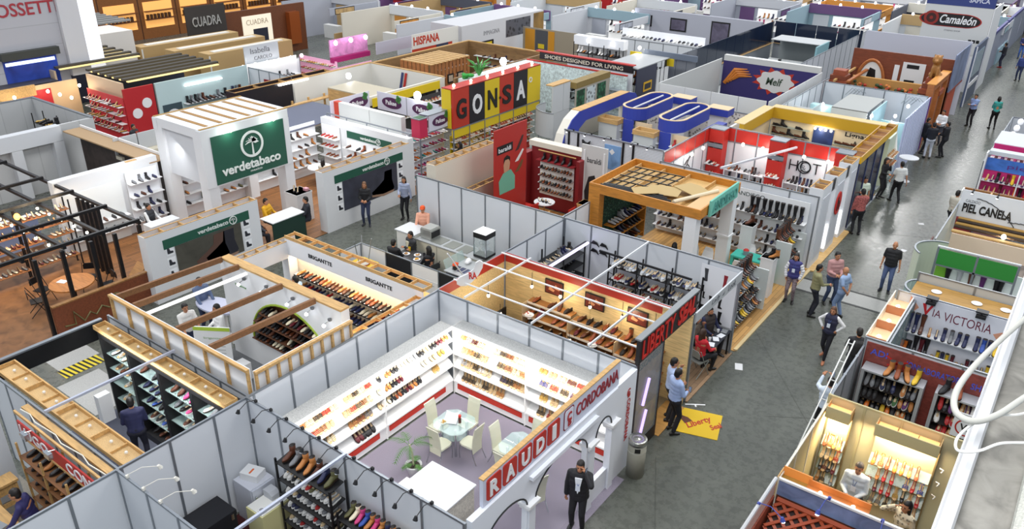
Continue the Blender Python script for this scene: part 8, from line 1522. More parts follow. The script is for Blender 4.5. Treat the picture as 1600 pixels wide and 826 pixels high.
t=Un('shop_sign','two panel lilac sign with plum oval logos, behind pink columns','sign',FY(-26.0,24.9),[('board',LIL,(0,1.8,2.2,3.0,-.03,0),(1.83,3.7,2.2,3.0,-.03,0)),('frame',ALU,(1.801,1.829,2.2,3.0,-.03,.01))]);oval_logo(FY(-26.0,24.9),.9,2.6,.6,t);oval_logo(FY(-26.0,24.9),2.75,2.6,.6,t)
t=Un('shop_sign','lilac sign with plum oval logo at the far left end of pink columned stand','sign',FX(-26.3,22.4),[('board',LIL,(0,2.3,2.2,3.0,-.03,0))]);oval_logo(FX(-26.3,22.4),1.6,2.6,.6,t)
Un('white_panel_wall','long white upper panels with red end beside the lilac signs','partition wall',FY(-26.0,22.6),[('panel',M('#d3d5d3'),(0,1.85,2.15,2.95,-.25,0),(1.87,3.7,2.15,2.95,-.25,0)),('red_end',M('#c2402a'),(-.3,-.01,2.15,2.95,-.25,0)),('lamp_ledge',WHITE,(-.3,3.9,2.1,2.149,-.3,.45)),('lamp',BLACK,*[(a,a+.06,2.15,2.18,.25,.31)for a in(.3,1.2,2.1,3.0)])]);Un('rail_fence','grey rail with short posts in front of white upper panels','rail',FY(-26.2,22.1),[('rail',ALU,(0,4.9,2.55,2.6,0,.04)),('post',ALU,*[(a,a+.04,2.46,2.549,0,.04)for a in(0,1.2,2.4,3.6,4.8)])])
KID=['red','pink','white','teal','purple','orange'];SWl('glass shelves of small bright shoes under the lilac sign',FX(-22.0,22.6),2.2,[2.0,1.6,1.2,.8,.4],11,['flat_shoe','sneaker'],KID,'bright shelves under lilac sign',M('#c9ccd4'),skip=.05);SWl('bright shoe shelves at the end of pink columned stand',FY(-23.6,23.2),1.5,[1.9,1.5,1.1,.7],7,['flat_shoe','sneaker'],KID,'end shelves of pink stand',M('#c9ccd4'));rug('timber_floor',-26.3,-20.8,22.2,24.8,PL,'timber floor of the pink columned stand');Ps('woman in black with long dark hair among bright shoe shelves',(-20.9,24.6,0),2.2,'front','stand',shirt='#17171b',hair='#15100e',hairlen=.2,female=True);Sl('red_stand',MB().box(-20.7,-20.45,22.3,22.55,.003,.8),PK,'small crimson display post at the corner of white window wall','post')
# ---------------------------------------------------------------- lettered colour panels stand
t=Tg('colour_panel_sign','row of red, black and yellow lettered panels above sandal racks','sign',(-20.9,27.3,2.3));f=FX(-20.9,24.2);Rr,Kk,Yy=M('#b8321f',.45),M('#1a1820',.4),M('#d8bc1c',.45)
for i,(m,ch,c)in enumerate(((Rr,'G',BLACK),(Kk,'O',WHITE),(Yy,'N',BLACK),(Rr,'S',BLACK),(Kk,'A',WHITE),(Yy,'',BLACK))):
 a=1.04*i;pb(t,'panel',m,f,(a+.01,a+1.03,2.35,3.95,-.1,0));(Tx(ch,f,a+.2,2.68,.64,.85,c,t,.03,.002,.03)if ch else None)
Tx('.',f,3.06,3.0,.12,.12,BLACK,t,.03,.03);Tx('o',f,5.3,3.3,.25,.25,WHITE,t,.02,.002);pb(t,'side_panel',Yy,FY(-21.5,24.2),(0,.5,2.35,3.95,0,.02));pb(t,'yellow_band',Yy,f,(0,6.2,1.95,2.3,-.1,.0));pb(t,'rail',ALU,f,(0,6.2,2.3,2.34,-.1,.03));pb(t,'top',M('#a5281c'),f,(0,6.2,3.96,4.0,-.6,0))
for i in range(7):pb(t,'post',ALU,f,(1.035*i-.02,1.035*i+.02,.003,2.3,-.02,.02))
for k,(a,L)in enumerate(((.2,2.6),(3.0,3.0))):SWl('crowded sandal rack below the lettered colour panels, %s half'%['left','right'][k],FX(-21.3,24.2+a),L,[1.7,1.4,1.1,.8,.5],16,['sandal'],['white','black','white','yellow','red'],'%s half sandal rack'%['left','right'][k],Yy if k==0 else M('#b8321f'),1.94,skip=.02,sc=1.2)
Ps('person in grey top between colour panels and tall red poster',(-19.7,26.6,0),1.6,'front','stand',shirt='#7a8494',hair='#15100e')
for i,y in enumerate((24.5,25.6,26.7,27.8,28.9,30.0)):GLp((-21.1,y,4.08),'small lamp above %s lettered colour panel'%ORD[i],10 if i%2 else 0,r=.06)
Un('yellow_strip_sign','yellow strip over black posts behind the lettered panels','sign',FX(-26.3,24.9),[('strip',Yy,(0,4.6,2.2,2.6,-.05,0)),('post',BLACK,*[(a,a+.12,.003,2.19,-.05,0)for a in(0,.9,1.8,2.7,3.6,4.5)]),('back',M('#2a2a2c'),(0,4.6,.003,2.19,-.3,-.28))]);SWl('crowded white sandal shelves under the yellow strip',FX(-26.2,26),3.4,[1.8,1.4],14,['sandal'],['white','red','black'],'shelves under yellow strip',M('#3a3a3c'),2.1);GLp((-23.5,24.88,3.2),'very bright white star-like lamp by the colour panels',60,r=.16,mat=M('#ffffff',emit=25))
HB=M('#c3d0cf',.6,kind='blotch',noise=9);Un('herringbone_wall','pale teal herringbone side wall with planter on top','partition wall',FX(-25.8,30.4),[('wall',HB,(0,5.8,.003,2.6,-.08,0)),('planter',WHITE,(0,5.8,2.3,2.6,.001,.5))]);Un('herringbone_wall','pale teal herringbone back wall with grey shoe cubbies','partition wall',FY(-25.8,36.2),[('wall',HB,(0,6.3,.003,2.6,-.08,0)),('red_strip',RED,(0,6.3,2.601,2.66,-.1,.02)),('cubby_board',M('#9aa2a6'),*[(2.4,6.2,z,z+.04,.001,.35)for z in(.5,.95,1.4,1.85)])]);SRw((-23.2,36.0,1.45),(-19.8,36.0,1.45),14,(0,-1),SH,DK,'grey cubbies top','shoes in grey cubbies',sc=1.2);SRw((-23.2,36.0,1.0),(-19.8,36.0,1.0),14,(0,-1),SH,DK,'grey cubbies middle','shoes in grey cubbies',sc=1.2);GLp((-25.4,33.5,3.0),'dazzling white lamp above the herringbone wall',60,r=.18,mat=M('#ffffff',emit=25))
ag=MB();p=Vector((-25.5,31.6,2.61));[ag.tube([p,p+Vector((math.cos(a)*.3,math.sin(a)*.3,.45+.1*(i%3))),p+Vector((math.cos(a)*.65,math.sin(a)*.65,.55+.15*(i%3)))],[.05,.05,.005],5)for i,a in enumerate([i*.48 for i in range(13)])];Sl('agave_plant',ag,M('#4f9a4a'),'spiky green agave in the herringbone planter','plant',base=p);sb=MB();[sb.ell((-25.5+RND.uniform(-.25,.25),30.7+RND.uniform(-.25,.25),2.68+RND.uniform(0,.12)),.12,.12,.09,n=7,m=5)for _ in range(14)];Sl('round_bush',sb,M('#2f9a3a'),'bright green round bush in the herringbone planter','plant')
Un('white_sign_panels','white panels with timber top beside the lettered colour panels','partition wall',FX(-20.3,30.6),[('panel',M('#c9ccce'),(0,.9,1.7,3.0,-.05,0),(.93,1.5,1.7,3.0,-.05,0)),('lower',M('#c3c6c8'),(0,1.5,.003,1.69,-.05,0)),('timber_top',PINE,(0,1.5,3.001,3.05,-.4,.02))]);curved(-19.2,29.6,1.1,PI*.9,PI*1.6,1.3,2.4,'curved pale panel in front of white panels',M('#b9bdbf'));t=Un('leaf_poster_wall','timber topped wall with three leaf print posters','partition wall',FX(-20.1,32.3),[('wall',M('#a8a296'),(0,3.2,.003,2.6,-.05,0)),('timber_top',M('#8a7440',.6,kind='wood'),(0,3.2,2.601,2.9,-.5,.02)),('green_print',M('#2f6a4a',.6,kind='leaf',noise=5),(.1,.8,1.2,2.5,.001,.02),(2.0,2.8,1.2,2.5,.001,.02)),('white_print',M('#c9d3d6',.6,kind='pattern',noise=5),(1.0,1.8,1.2,2.5,.001,.02))]);Tx('Floresta',FX(-20.1,32.3),.5,2.68,1.8,.25,BLACK,t,.02,.021,0,.3)if False else None
# ---------------------------------------------------------------- black lettered stand with yellow ovals
t=Un('black_fascia','black curved fascia with white serif lettering over white displays','sign',FY(-25.2,36.6),[('board',Kk,(0,5.8,2.7,3.05,0,.05)),('display',M('#dcdce2'),(1.8,5.8,.003,2.69,-.05,0)),('red_edge',RED,(-.3,5.8,3.051,3.1,-.3,.0))]);Tx('SHOES DESIGNED FOR LIVING',FY(-25.2,36.6),.35,2.77,4.9,.2,M('#d8d2c0'),t,.01,.051,.01);Un('blue_poster','dark blue poster wall with yellow oval beside black fascia','poster',FX(-19.2,36.7),[('panel',M('#2a2c44',.4),(0,2.2,.003,2.9,-.05,0)),('yellow_oval',M('#d8a81c'),(.8,1.7,1.6,2.1,.001,.02)),('label',Kk,(.9,1.6,1.7,2.0,.0201,.025)),('white_case',WHITE,(2.3,3.6,.003,2.5,-.05,0)),('grey_top',M('#a5a8aa'),(0,3.6,2.901,2.95,-2.0,.02))])
rack('tall dark rack crowded with light and dark shoes behind black fascia',FY(-25.0,40.2),3.0,[2.6,2.1,1.6],.5,BLACK,3.2,3);SSh(FY(-25.0,40.2),3.0,[2.6,2.1,1.6],.5,14,['ankle_boot','dress_shoe'],['white','tan','black','grey'],'tall dark rack',sc=1.3);rack('wide rack of work boots beside yellow signs',FY(-21.8,39.8),2.6,[2.2,1.8,1.4],.5,BLACK,2.6,3);SSh(FY(-21.8,39.8),2.6,[2.2,1.8,1.4],.5,12,['ankle_boot'],['orange','black','yellow','grey','brown'],'wide boot rack',sc=1.3)
Un('arched_header','white arched header over the tall dark rack','header',FY(-25.2,40.4),[('header',M('#dcdfe4',emit=.15),(0,3.3,3.0,3.5,-.1,.4)),('back',WHITE,(0,3.3,.003,2.99,-.1,-.05))]);Un('yellow_signs','small yellow and black signs above the work boots','sign',FY(-21.6,40.3),[('yellow',Yy,(0,.7,2.7,3.0,0,.05),(2.2,2.7,2.5,2.9,0,.05)),('grey',M('#6a7484'),(.8,4.0,2.9,3.2,-.1,0))]);[GLp((x,40.0,3.3),'bright spot over the dark racks, %s'%ORD[i],25,r=.09,mat=BULBW)for i,x in enumerate((-24.2,-22.6,-20.9))]
# ---------------------------------------------------------------- rows behind: black wall stand, white stand, timber cabin, big posters
t=HWl('long black wall with timber braced top and white lamp tube',FX(-31.9,21.6),6.0,2.6,.7,Kk,n=4);pb(t,'lamp_tube',M('#ffffff',emit=4),FX(-31.9,21.6),(2.4,4.2,2.5,2.58,.05,.15));Un('timber_frame_rack','white and timber framed shelving before the black wall','shelf',FX(-31.0,24.0),[('post',PINE,*[(a,a+.08,.003,1.9,0,.08)for a in(0,1,2,3)]),('board',PINE,*[(.081,3,z,z+.05,.01,.35)for z in(.5,1.1,1.7)]),('white_box',WHITE,(.2,.9,1.15,1.65,.1,.3))]);Un('slate_deck','slate blue panelled low roof beside the tall portal','roof',FY(-29.4,20.0),[('deck',M('#5a5f72'),(0,3.0,2.1,2.15,-4,0)),('edge',PINE,(0,3.0,2.151,2.2,-.1,0),(-.1,-.001,2.15,2.2,-4,0))]);Un('glow_table','dark table with orange glowing lamps before black wall','table',FX(-30.6,22.4),[('top',BLACK,(0,1.4,.8,.85,0,.6)),('leg',BLACK,(0,.1,.003,.799,0,.1),(1.3,1.4,.003,.799,.5,.6)),('lamp',M('#ff8a3c',emit=4),(.3,.5,.851,1.0,.2,.4),(.9,1.0,.851,1.0,.2,.3))])
WW=M('#d9d7d0',.6)
def room(lb,x0,x1,y0,y1,h,m,top=PINE,th=.12,low=False):return Un('open_stand_walls',lb,'stand walls',FZ(0,0,0),[('wall',m,(x0,x0+th,y0,y1,.003,h)),('wall',m,(x0+th+.001,x1,y1-th,y1,.003,h)),('wall',m,(x1-th,x1,y0,y1-th-.001,.003,1.2 if low else h)),('top_edge',top,(x0,x0+th,y0,y1,h+.001,h+.05),(x0+th+.001,x1,y1-th,y1,h+.001,h+.05))])
room('white walled open stand with striped banner beside lilac signs',-31.9,-26.6,24.9,30.2,2.6,WW);Un('beige_counter_top','beige flat topped box in the white striped stand','box',FY(-30.6,26.0),[('top',M('#b9b09a'),(0,3.3,2.2,2.25,-1.8,0)),('front',PINE,(0,3.3,1.6,2.199,-.1,0))]);Un('stripe_banner','blue and red diagonal stripe banner on white wall','banner',Fr((-29.8,30.05,1.0),(1,0,.0),(.25,0,1)),[('blue',M('#2f3a6a'),(0,.15,0,1.5,0,.02)),('red',RED,(.25,.4,0,1.5,0,.02))]);GLp((-30.8,27.6,2.5),'white glowing lamp in the white striped stand',30,r=.14,mat=BULBW)
TW=M('#8a6a44',.6,kind='wood');room('timber walled stand with pine top holding plank cabin',-31.8,-26.0,30.3,38.4,2.6,TW);t=Un('plank_cabin','timber plank cabin with slatted top and small framed pictures','cabin',FX(-28.6,31.4),[('plank',M('#9a6234',.6,kind='wood'),*[(a*.3,a*.3+.22,.013,2.7,-.04,0)for a in range(11)]),('roof_slat',PINE,*[(a*.36,a*.36+.25,2.701,2.74,-2.2,.05)for a in range(9)]),('picture',BLACK,*[(.5+a,1.0+a,1.5,2.0,.001,.03)for a in(0,.8,1.6)]),('photo',M('#a89a88'),*[(.58+a,.92+a,1.58,1.92,.031,.035)for a in(0,.8,1.6)])]);pb(t,'front_plank',M('#a86a3a',.6,kind='wood'),FY(-30.8,31.36),*[(a*.3,a*.3+.22,.013,2.7,-.04,0)for a in range(7)]);SWl('dark bag and boot shelves in the timber walled stand',FX(-31.6,35.2),2.6,[1.9,1.4,.9],7,SH,DK,'timber stand side shelves',TW);SWl('dark shoe shelves at the back of timber walled stand',FY(-31,38.2),4.2,[1.9,1.4,.9],10,SH,DK,'timber stand back shelves',TW);Un('timber_bin','open square timber box in the timber walled stand','box',FY(-27.9,36.3),[('side',PINE,(0,1.5,.003,1.6,-.05,0),(0,1.5,.003,1.6,-1.4,-1.35)),('end',PINE,(0,.05,.003,1.6,-1.34,-.051),(1.45,1.5,.003,1.6,-1.34,-.051))])
t=Un('poster_wall','white wall with red poster of cloud and walking legs','poster',FX(-33.2,34.9),[('header',WW,(0,4.2,2.4,3.25,-.05,0)),('red',M('#b8381f'),(0,3.6,.4,2.39,-.05,0)),('white_side',WW,(3.61,4.2,.4,2.39,-.05,0)),('trousers',M('#2c3450'),(2.1,3.2,1.5,2.39,.001,.02)),('shoe',M('#c9c9d0'),(1.4,2.1,1.3,1.5,.001,.02))]);f=FX(-33.2,34.9);Tx('HISPANA',f,.1,2.6,2.3,.5,M('#b8381f'),t,.01,.002,.03);obj('cloud',MB().prism(f,[(.8+(.42+.06*math.cos(7*a))*math.cos(a),1.5+(.36+.05*math.cos(7*a))*math.sin(a))for a in[2*PI*i/42 for i in range(42)]],.001,.02),M('#d8b878'),t)
t=Un('white_wall','long white wall with grey lettering and monochrome photo','partition wall',FX(-33.0,39.2),[('wall',M('#c9c9cc'),(0,9.0,.003,3.2,-2.6,0)),('photo',M('#55555c',.5,kind='pattern',noise=3),(4.6,7.4,1.9,3.0,.001,.02)),('amber_screen',M('#8a6a34',.4,kind='blotch',noise=1),(7.8,9.0,1.9,3.1,.001,.03)),('black_sign',Kk,(1.6,3.2,1.6,2.0,.001,.05)),('yellow_tag',Yy,(2.1,3.0,1.7,1.9,.051,.06))]);Tx('IMMAGINA',FX(-33.0,39.2),2.2,2.35,1.7,.28,M('#8a8a8e'),t,.01,.002);Un('amber_stand','yellow and grey walled stand below white wall','partition wall',FY(-32.6,45.2),[('wall',M('#9a8f7c'),(0,5.5,.003,2.5,-.05,0)),('amber',M('#c98a1c'),(.2,1.0,.5,2.4,.001,.02),(2.1,2.6,.5,2.4,.001,.02)),('grey',M('#4a4c50'),(1.05,2.05,.5,2.4,.001,.02)),('oval',Yy,(1.3,1.8,1.2,1.5,.021,.03))])
# red stand, teal lit wall, pink stand
Un('red_board','bright red board with two white discs beside the tall portal','sign',FX(-36.0,18.5),[('board',M('#b01f26'),(0,1.5,.4,2.7,-.1,0)),('white_ledge',WHITE,(0,1.6,.2,.39,-.1,.3))]);f=FX(-36.0,18.5);[Sl('white_disc',MB().prism(f,circ(a,b,.24,20),.003,.03),WHITE,'round white disc on the bright red board, %s'%w,'disc')for a,b,w in((.5,1.5,'lower one'),(1.05,1.9,'upper one'))];SWl('red and pink shoe shelves left of bright red board',FY(-39.3,18.5),3.2,[1.9,1.5,1.1,.7],10,['flat_shoe','high_heel'],['gold','wine','white','tan'],'red pink shelves',M('#c22a3a'),2.3,sc=1.3)
Un('cream_wall','cream lit wall with red panel at far left','partition wall',FX(-40.2,15.0),[('wall',M('#d8b890'),(0,3.5,.003,2.6,-.1,0)),('timber',PINE,(-3,1.5,2.2,2.7,.001,.1)),('red_panel',M('#b8222c'),(.9,2.2,1.2,2.4,.001,.03))]);[GLp((-39.6,15.3+.5*i,2.4-.25*(i%3)),'warm spot on the cream wall, %s'%ORD[i],14 if i%3==0 else 0,(1,.85,.6),r=.07)for i in range(7)];rug('orange_carpet',-36.8,-33.2,16.2,18.0,M('#d2571c',.9),'bright orange carpet at the far left aisle');Ps('man in white shirt and jeans standing on orange carpet',(-33.6,16.0,0),.3,'down','stand',shirt='#b9c0d8',pants='#3a4a78',hair='#15100e');Ps('man in dark jacket and jeans with red shoes by orange carpet',(-33.8,17.5,0),-1.2,'down','stand',shirt='#a8452c',jacket='#1a1c24',pants='#3f4f7a',shoes='#b8281f',hair='#15100e')
Un('white_gate_frame','white frame gateway of grey stand at left edge','frame',FX(-32.9,9.5),[('beam',M('#c9ccd0'),(0,4.6,2.0,2.6,-.4,0)),('post',M('#c9ccd0'),(2.6,3.0,.003,1.99,-.4,0),(4.2,4.6,.003,1.99,-.4,0))]);Un('beige_roof_strip','beige sloping roof strip behind the steel frame','roof',FY(-32.8,14.6),[('strip',M('#a88a64',.6,kind='speck'),(0,6.2,2.35,2.4,-.2,.5)),('edge',WHITE,(0,6.2,2.401,2.5,-.25,-.201)),('dark_display',M('#3a302c',.6,kind='blotch',noise=3),(0,6.2,.003,2.34,-.2,-.1))]);room('grey panelled open stand at left with poster strips',-38.4,-33.2,10.5,15.6,2.55,M('#b9bbbc',.6,kind='tile'),ALU);rack('black rack of yellow bags in the grey panelled stand',FY(-36.8,15.2),2.5,[1.9,1.3,.7],.5,BLACK,2.3,2);SSh(FY(-36.8,15.2),2.5,[1.9,1.3,.7],.5,8,SH,['yellow','tan','gold','black'],'black rack of yellow',sc=1.6)
SWl('dark shelves of orange lit shoes beside the tall portal',FX(-29.8,15.0),3.0,[1.5,1.1,.7,.3],10,['flat_shoe','dress_shoe'],['tan','cream','brown','grey'],'dark orange lit shelves',M('#2a1c16'),1.8,sc=1.3);Un('grey_fence','grey panel fence above the dark orange lit shelves','partition wall',FX(-29.9,14.6),[('panel',M('#b5b8ba'),*[(a,a+.95,1.85,2.5,-.05,0)for a in(0,1,2,3)]),('cream_lid',M('#cfc8b4'),(0,4,1.7,1.84,-.05,.4))])
t=Un('lit_teal_wall','pale teal lit wall with rows of shoes and disc poster','partition wall',FX(-36.0,20.1),[('wall',M('#b9cfd0',.5),(0,5.2,.003,2.7,-.1,0)),('lamp',M('#ffffff',emit=3),(1.5,3.6,2.3,2.36,.01,.1)),('poster',M('#3a4c54'),(.2,1.2,.4,1.6,.001,.05))]);obj('poster_disc',MB().prism(FX(-36,20.1),circ(.7,.95,.4,20),.051,.06),WHITE,t)
for i,z in enumerate((1.5,.9)):pb(t,'shelf',WHITE,FX(-36,20.1),(1.3,5.0,z-.03,z,.001,.35));SRw(FX(-36,20.1)(1.4,z+.005,.2),FX(-36,20.1)(4.9,z+.005,.2),16,(1,0),['ankle_boot','dress_shoe'],DK,'%s teal wall shelf'%ORD[i],'shoes on the teal wall',sc=1.4)
Ps('seated man in cream jacket before the pale teal wall',(-34.6,21.5,0),-1.2,'low','sit',shirt='#c9b89a',hair='#15100e');Ps('seated person with dark hair further along the pale teal wall',(-34.4,23.2,0),-1.2,'low','sit',shirt='#2a3040',hair='#15100e')
WRn('x',25.4,-36.0,-32.6,'white panel wall with red disc sign beside teal wall',2.6,n=4);Un('red_disc_sign','small dark red sign with white disc on white panels','sign',FY(-34.6,25.3),[('board',M('#8a1f24'),(0,1.2,1.0,2.2,.03,.06)),('disc',WHITE,(.35,.85,1.35,1.85,.061,.07))]);t=Un('shop_sign','grey board with thin lettering above white lamps','sign',FX(-37.9,26.6),[('board',M('#bfc3c8'),(0,2.3,2.1,3.2,-.05,0))]);Tx('Isabella',FX(-37.9,26.6),.4,2.75,1.3,.3,M('#6a6c72'),t,.01,.002);Tx('CAROLO',FX(-37.9,26.6),.6,2.4,1.2,.2,M('#6a6c72'),t,.01,.002)
WRn('y',-37.8,25.6,30.2,'white lamp studded panel wall below thin lettered board',2.1,n=5);[GLp((-37.3,26+.8*i,2.3),'white lamp on studded panel wall, %s'%ORD[i],18 if i%2 else 0,r=.09,mat=BULBW)for i in range(6)];SWl('white shoe shelves under the white lamps',FX(-37.7,26.5),3.4,[1.3,.9,.5],12,SH,DK,'shelves under white lamps',sc=1.3)
PKL=M('#c88ab8',.5,kind='blotch',noise=2);Un('pink_counter','shiny pink curved counter with magenta base','counter',FX(-37.0,31.9),[('sign',PKL,(0,3.0,1.9,2.9,-.1,0)),('base',M('#a81f6a'),(0,3.0,1.6,1.89,-.1,.2))]);[SWl('pink lit shelf wall crowded with small shoes, %s'%w,fr,L,[1.4,1.0,.6,.2],16,['flat_shoe'],['pink','tan','cream','gold'],'pink shelf wall %s'%w,M('#d8a0c0',emit=.25),1.7,sc=1.3,skip=.02)for fr,L,w in((FX(-35.4,30.2),3.4,'facing the aisle'),(FY(-40.0,32.0),3.4,'behind the pink counter'))];[GLp((-36.6,32+1.2*i,2.8),'magenta white lamp on pink counter, %s'%ORD[i],25,(1,.6,.9),r=.12,mat=M('#ffe0f6',emit=12))for i in range(3)]
Un('silver_sign_rack','grey sign board above black and white shelves','shelf',FX(-35.2,33.9),[('board',M('#b9b9c6'),(0,3.2,2.0,2.7,-.05,0)),('black_board',BLACK,*[(0,3.0,z,z+.1,0,.4)for z in(.4,.8,1.2,1.6)]),('white_side',WHITE,(3.01,3.2,.003,1.99,-.05,.4))])
BGE=M('#b99a68',.6,kind='speck');[Un('timber_row_wall','beige timber backed row wall at far left, %s row'%ORD[i],'partition wall',FX(x,y),[('wall',BGE,(0,L,.003,2.6,-1.0,0)),('white_end',WW,(0,.08,.2,2.5,.001,.03)),('white_top',WW,(.5,L-.5,2.601,2.65,-.6,-.2))])for i,(x,y,L)in enumerate(((-40.2,25.9,5.8),(-42.4,25.2,6.2),(-44.8,24.6,6.6)))];Sl('white_cube_booth',MB().box(-47.5,-45.0,22.2,24.4,.003,3.6),M('#d8d3cc'),'plain white cube cabin beside dark pergolas','cabin')
for k,(x0,x1,y0,y1,z)in enumerate(((-39.8,-36.6,18.9,24.0,2.95),(-45.5,-41.5,18.2,22.6,2.95),(-55,-48,18.5,26,3.6))):
 t=Tg('slat_pergola','dark slatted pergola roof with warm strips, %s'%['nearest the teal wall','behind cream wall','farthest and greyest'][k],'pergola',((x0+x1)/2,(y0+y1)/2,0));n=6 if k<2 else 11
 for i in range(n):x=x0+(x1-x0)*i/(n-1);obj('slat',MB().box(x-.12,x+.12,y0,y1,z,z+.1),M('#3a3630')if k<2 else M('#8a8a88'),t);(obj('warm_strip',MB().box(x+.14,x+.3,y0+.1,y1-.1,z-.05,z),M('#e8cf8a',emit=.7),t)if k<2 else None)
 obj('cream_wall',MB().box(x0,x1,y0-.1,y0,.003,z-.1),M('#d8bfa0'),t);obj('dark_back',MB().box(x0-.1,x0,y0,y1,.003,z-.1),M('#2c3044'),t)
for i,(x,y,c)in enumerate(((-41.8,17.7,'#dcdce0'),(-41.2,18.0,'#c9cad0'),(-40.8,18.5,'#9a9a98'))):Ps('person in %s shirt gathered under the dark pergola'%['white','pale','grey'][i],(x,y,0),2,'front','stand',shirt=c,hair='#14100e')
TL=M('#b9bac0',.6,kind='tile',noise=(PI/2,0,PI/2));t=Un('tall_facade','towering pale tiled facade with red lettering at upper left','facade',FX(-42.0,6.9),[('wall',TL,(0,12.2,.003,7.2,-.5,0)),('corner',M('#d3d3d6'),(12.21,13.2,2.4,7.1,-.9,.25)),('white_slot',M('#f2f4fa',emit=.5),(13.21,14.0,2.4,6.9,-.9,.2)),('dark_lintel',M('#3c403c'),(9.1,11.8,3.6,3.95,.001,.35)),('blue_window',M('#2f4aa8',.3,kind='blotch',noise=.8),(9.2,11.7,1.0,3.59,.001,.03)),('window_glow',M('#cfdcff',emit=1.5),(9.3,11.6,3.3,3.45,.031,.06))]);Tx('CARLO ROSSETTI',FX(-42.0,6.9),6.2,5.5,6.1,.6,M('#a8323c'),t,.03,.002,.012);Tx('CR',FX(-42.0,6.9),8.9,6.7,2.2,1.0,M('#b01f2e'),t,.04,.002,.01,.4);Un('dark_canopy','dark canopy wall with people before the blue window','canopy',FX(-41.0,14.0),[('roof',M('#3a3a42'),(0,4.0,2.4,2.5,-1,0)),('dark_wall',M('#2a2a34'),(0,3,.003,2.39,-.9,-.8))])
BRN=M('#6a3a1c',.5,kind='wood');t=Un('brown_sign_front','dark ribbed sign front with pale metal letters at top left','sign',FX(-47.5,29.4),[('ribbed',M('#3a3430',.6,kind='slat'),(0,2.9,2.2,4.0,-.1,0)),('doorway',M('#14100e'),(.2,2.8,.003,2.19,-.1,-.05))]);Tx('CUADRA',FX(-47.5,29.4),.4,2.75,2.1,.6,M('#c9c9c4',.3,.6),t,.05,.002,.01);t=Un('brown_wall','brown walled stand with lit white display frame at top left','partition wall',FX(-47.8,32.5),[('wall',BRN,(0,6.6,.003,3.3,-.2,0)),('white_frame',M('#e6dcc6',emit=.4),(1.2,3.6,.6,2.9,.001,.05)),('screen',M('#1c2030'),(2.0,3.2,1.0,2.0,.051,.06)),('copper_bust',M('#a85a2c',.3,.6),(4.9,5.8,.6,2.8,.001,.4))]);Tx('CUADRA',FX(-47.8,32.5),1.5,2.3,1.8,.35,M('#b9a890'),t,.01,.051)
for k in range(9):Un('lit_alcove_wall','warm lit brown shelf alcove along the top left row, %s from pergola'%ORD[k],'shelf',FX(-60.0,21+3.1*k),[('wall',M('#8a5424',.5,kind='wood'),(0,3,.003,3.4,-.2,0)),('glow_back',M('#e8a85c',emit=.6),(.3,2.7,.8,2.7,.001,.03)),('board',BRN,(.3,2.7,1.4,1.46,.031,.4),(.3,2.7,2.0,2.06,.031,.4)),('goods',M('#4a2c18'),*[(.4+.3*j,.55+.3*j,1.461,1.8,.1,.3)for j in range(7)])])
# ---------------------------------------------------------------- grey poster wall, showcases and remaining far stands
t=Un('grey_poster_wall','long grey wall with three framed shoe posters, far back','partition wall',FY(-29.5,55.2),[('wall',M('#a5a7b2'),(0,9.8,.003,2.9,-.3,0)),('frame',BLACK,(.3,1.5,1.7,2.5,.001,.04),(3.0,4.3,1.6,2.5,.001,.04),(6.2,7.6,1.0,2.6,.001,.04)),('print',M('#5a5468',.5,kind='blotch',noise=2),(.4,1.4,1.8,2.4,.041,.05),(3.1,4.2,1.7,2.4,.041,.05),(6.3,7.5,1.1,2.5,.041,.05))])
WRn('x',46.4,-25.6,-19.6,'white fence wall with lamps beside crowded white racks',2.4,n=6);SWl('bright white crowded shoe racks far behind black fascia',FY(-26,47.2),5.8,[2.4,1.9,1.4],20,['sneaker','dress_shoe'],['black','grey','white','navy'],'bright crowded racks',M('#eef0f4',emit=.2),2.9,sc=1.5)
PAL=[('#c9cbd0','pale grey'),('#d9d4c6','cream'),('#a5a9b4','slate'),('#b8282c','red'),('#8fa9b4','blue-grey'),('#b99a6a','timber'),('#6a4a78','violet'),('#d8dce0','white'),('#c98a3c','amber'),('#4a4e5c','charcoal')]
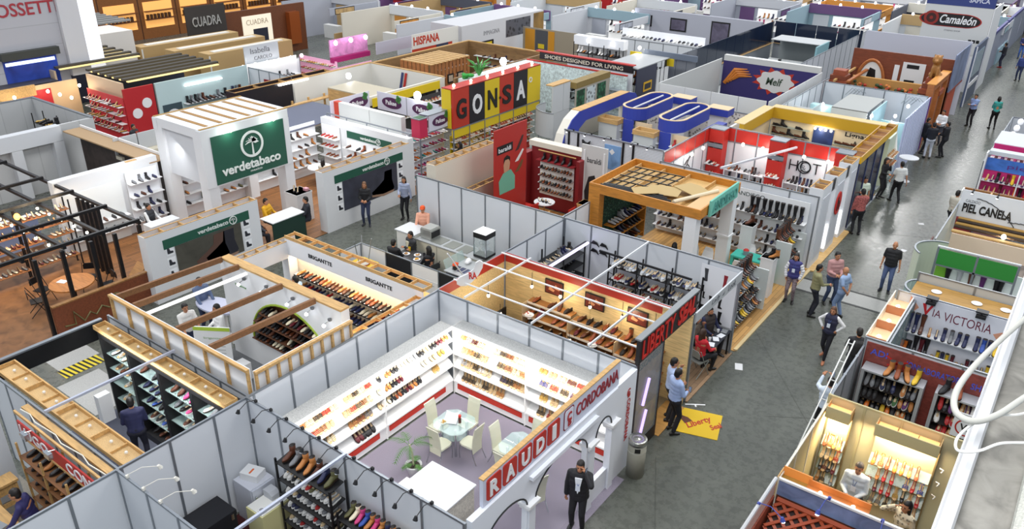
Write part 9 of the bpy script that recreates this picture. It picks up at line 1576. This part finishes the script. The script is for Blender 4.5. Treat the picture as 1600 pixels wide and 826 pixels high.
def far_stand(k,x,y,w,d):
 (c1,n1),(c2,n2),(c3,n3)=PAL[k%10],PAL[(k*3+4)%10],PAL[(k*7+1+k//10)%10];h=RND.choice((2.5,2.6,2.9));m1,m2,m3=M(c1,.6),M(c2,.55),M(c3,.55);f=FY(x,y+d)
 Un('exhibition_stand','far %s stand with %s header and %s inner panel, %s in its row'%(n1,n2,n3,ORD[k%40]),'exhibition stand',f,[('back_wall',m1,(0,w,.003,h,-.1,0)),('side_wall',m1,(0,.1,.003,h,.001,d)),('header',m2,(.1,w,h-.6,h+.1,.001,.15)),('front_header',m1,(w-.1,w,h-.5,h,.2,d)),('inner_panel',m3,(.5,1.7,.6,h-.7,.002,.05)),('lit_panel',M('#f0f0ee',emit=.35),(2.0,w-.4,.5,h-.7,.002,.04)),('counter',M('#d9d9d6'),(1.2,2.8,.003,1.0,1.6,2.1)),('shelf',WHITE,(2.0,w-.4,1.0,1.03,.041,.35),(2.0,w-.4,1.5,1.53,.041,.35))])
 for i in range(3):GLp(f(.8+1.6*i if w>4 else.5+i,h+.16,.07),'%s lamp on the %s header of far %s stand, %s in row'%(ORD[i],n2,n1,ORD[k%40]),0,r=.09,mat=BULBW,name='header_lamp',group='lamps of far stands')
 Un('aisle_poster','framed %s poster on the aisle face of far %s stand, %s in row'%(n2,n1,ORD[k%40]),'poster',FX(x+w,y),[('frame',BLACK,(.5,2.4,h-.49,h-.05,.001,.02)),('print',M(c3,.5,kind='blotch',noise=3),(.55,2.35,h-.45,h-.1,.021,.03)),('low_wall',m3,(.3,d-.3,.003,1.1,-.1,0))])
 for z in(1.04,1.54):SRw(f(2.1,z,.2),f(w-.5,z,.2),8,(0,-1),['ankle_boot','flat_shoe'],MX,'shelf of %s far stand'%n1,'shoes of far stands',sc=1.5)
FAR=[(-39.5,40.0),(-45.5,40.5),(-51.5,40.0),(-57.5,50),(-40,46.5),(-46,47),(-52,47),(-39.5,53),(-46,54),(-53,55),(-33.5,50),(-33,57),(-26,61),(-39,60),(-20,61),(-27,67),(-33,66),(-13,60),(-20.5,67),(-14,66.5),(-26,74),(-13,73),(-19.5,74),(-33,74),(-40,68),(-47,62),(-13,80),(-20,82),(-1.8,46),(-1.8,53),(-9.6,66),(-9.8,73),(-9.5,82),(-28,82),(-44,76)]
for k,(x,y)in enumerate(FAR):far_stand(k,x,y,5.4 if x<-12 else 3.2,5.0)
for k in range(3):Un('dark_wall_run','dark blue trimmed long aisle wall far along main aisle, %s'%ORD[k],'partition wall',FX(-6.5,59.5+9*k),[('panel',M('#8a8fa0'),(0,8.6,.003,2.6,-.1,0)),('blue_trim',M('#3a3a78'),(0,8.6,2.601,2.8,-.1,.05))])
Stc('wall_far',MB().box(-90,16,96,96.4,0,9),M('#a8a89c',.7),'far end wall of the exhibition hall','wall')
flush_shoes()
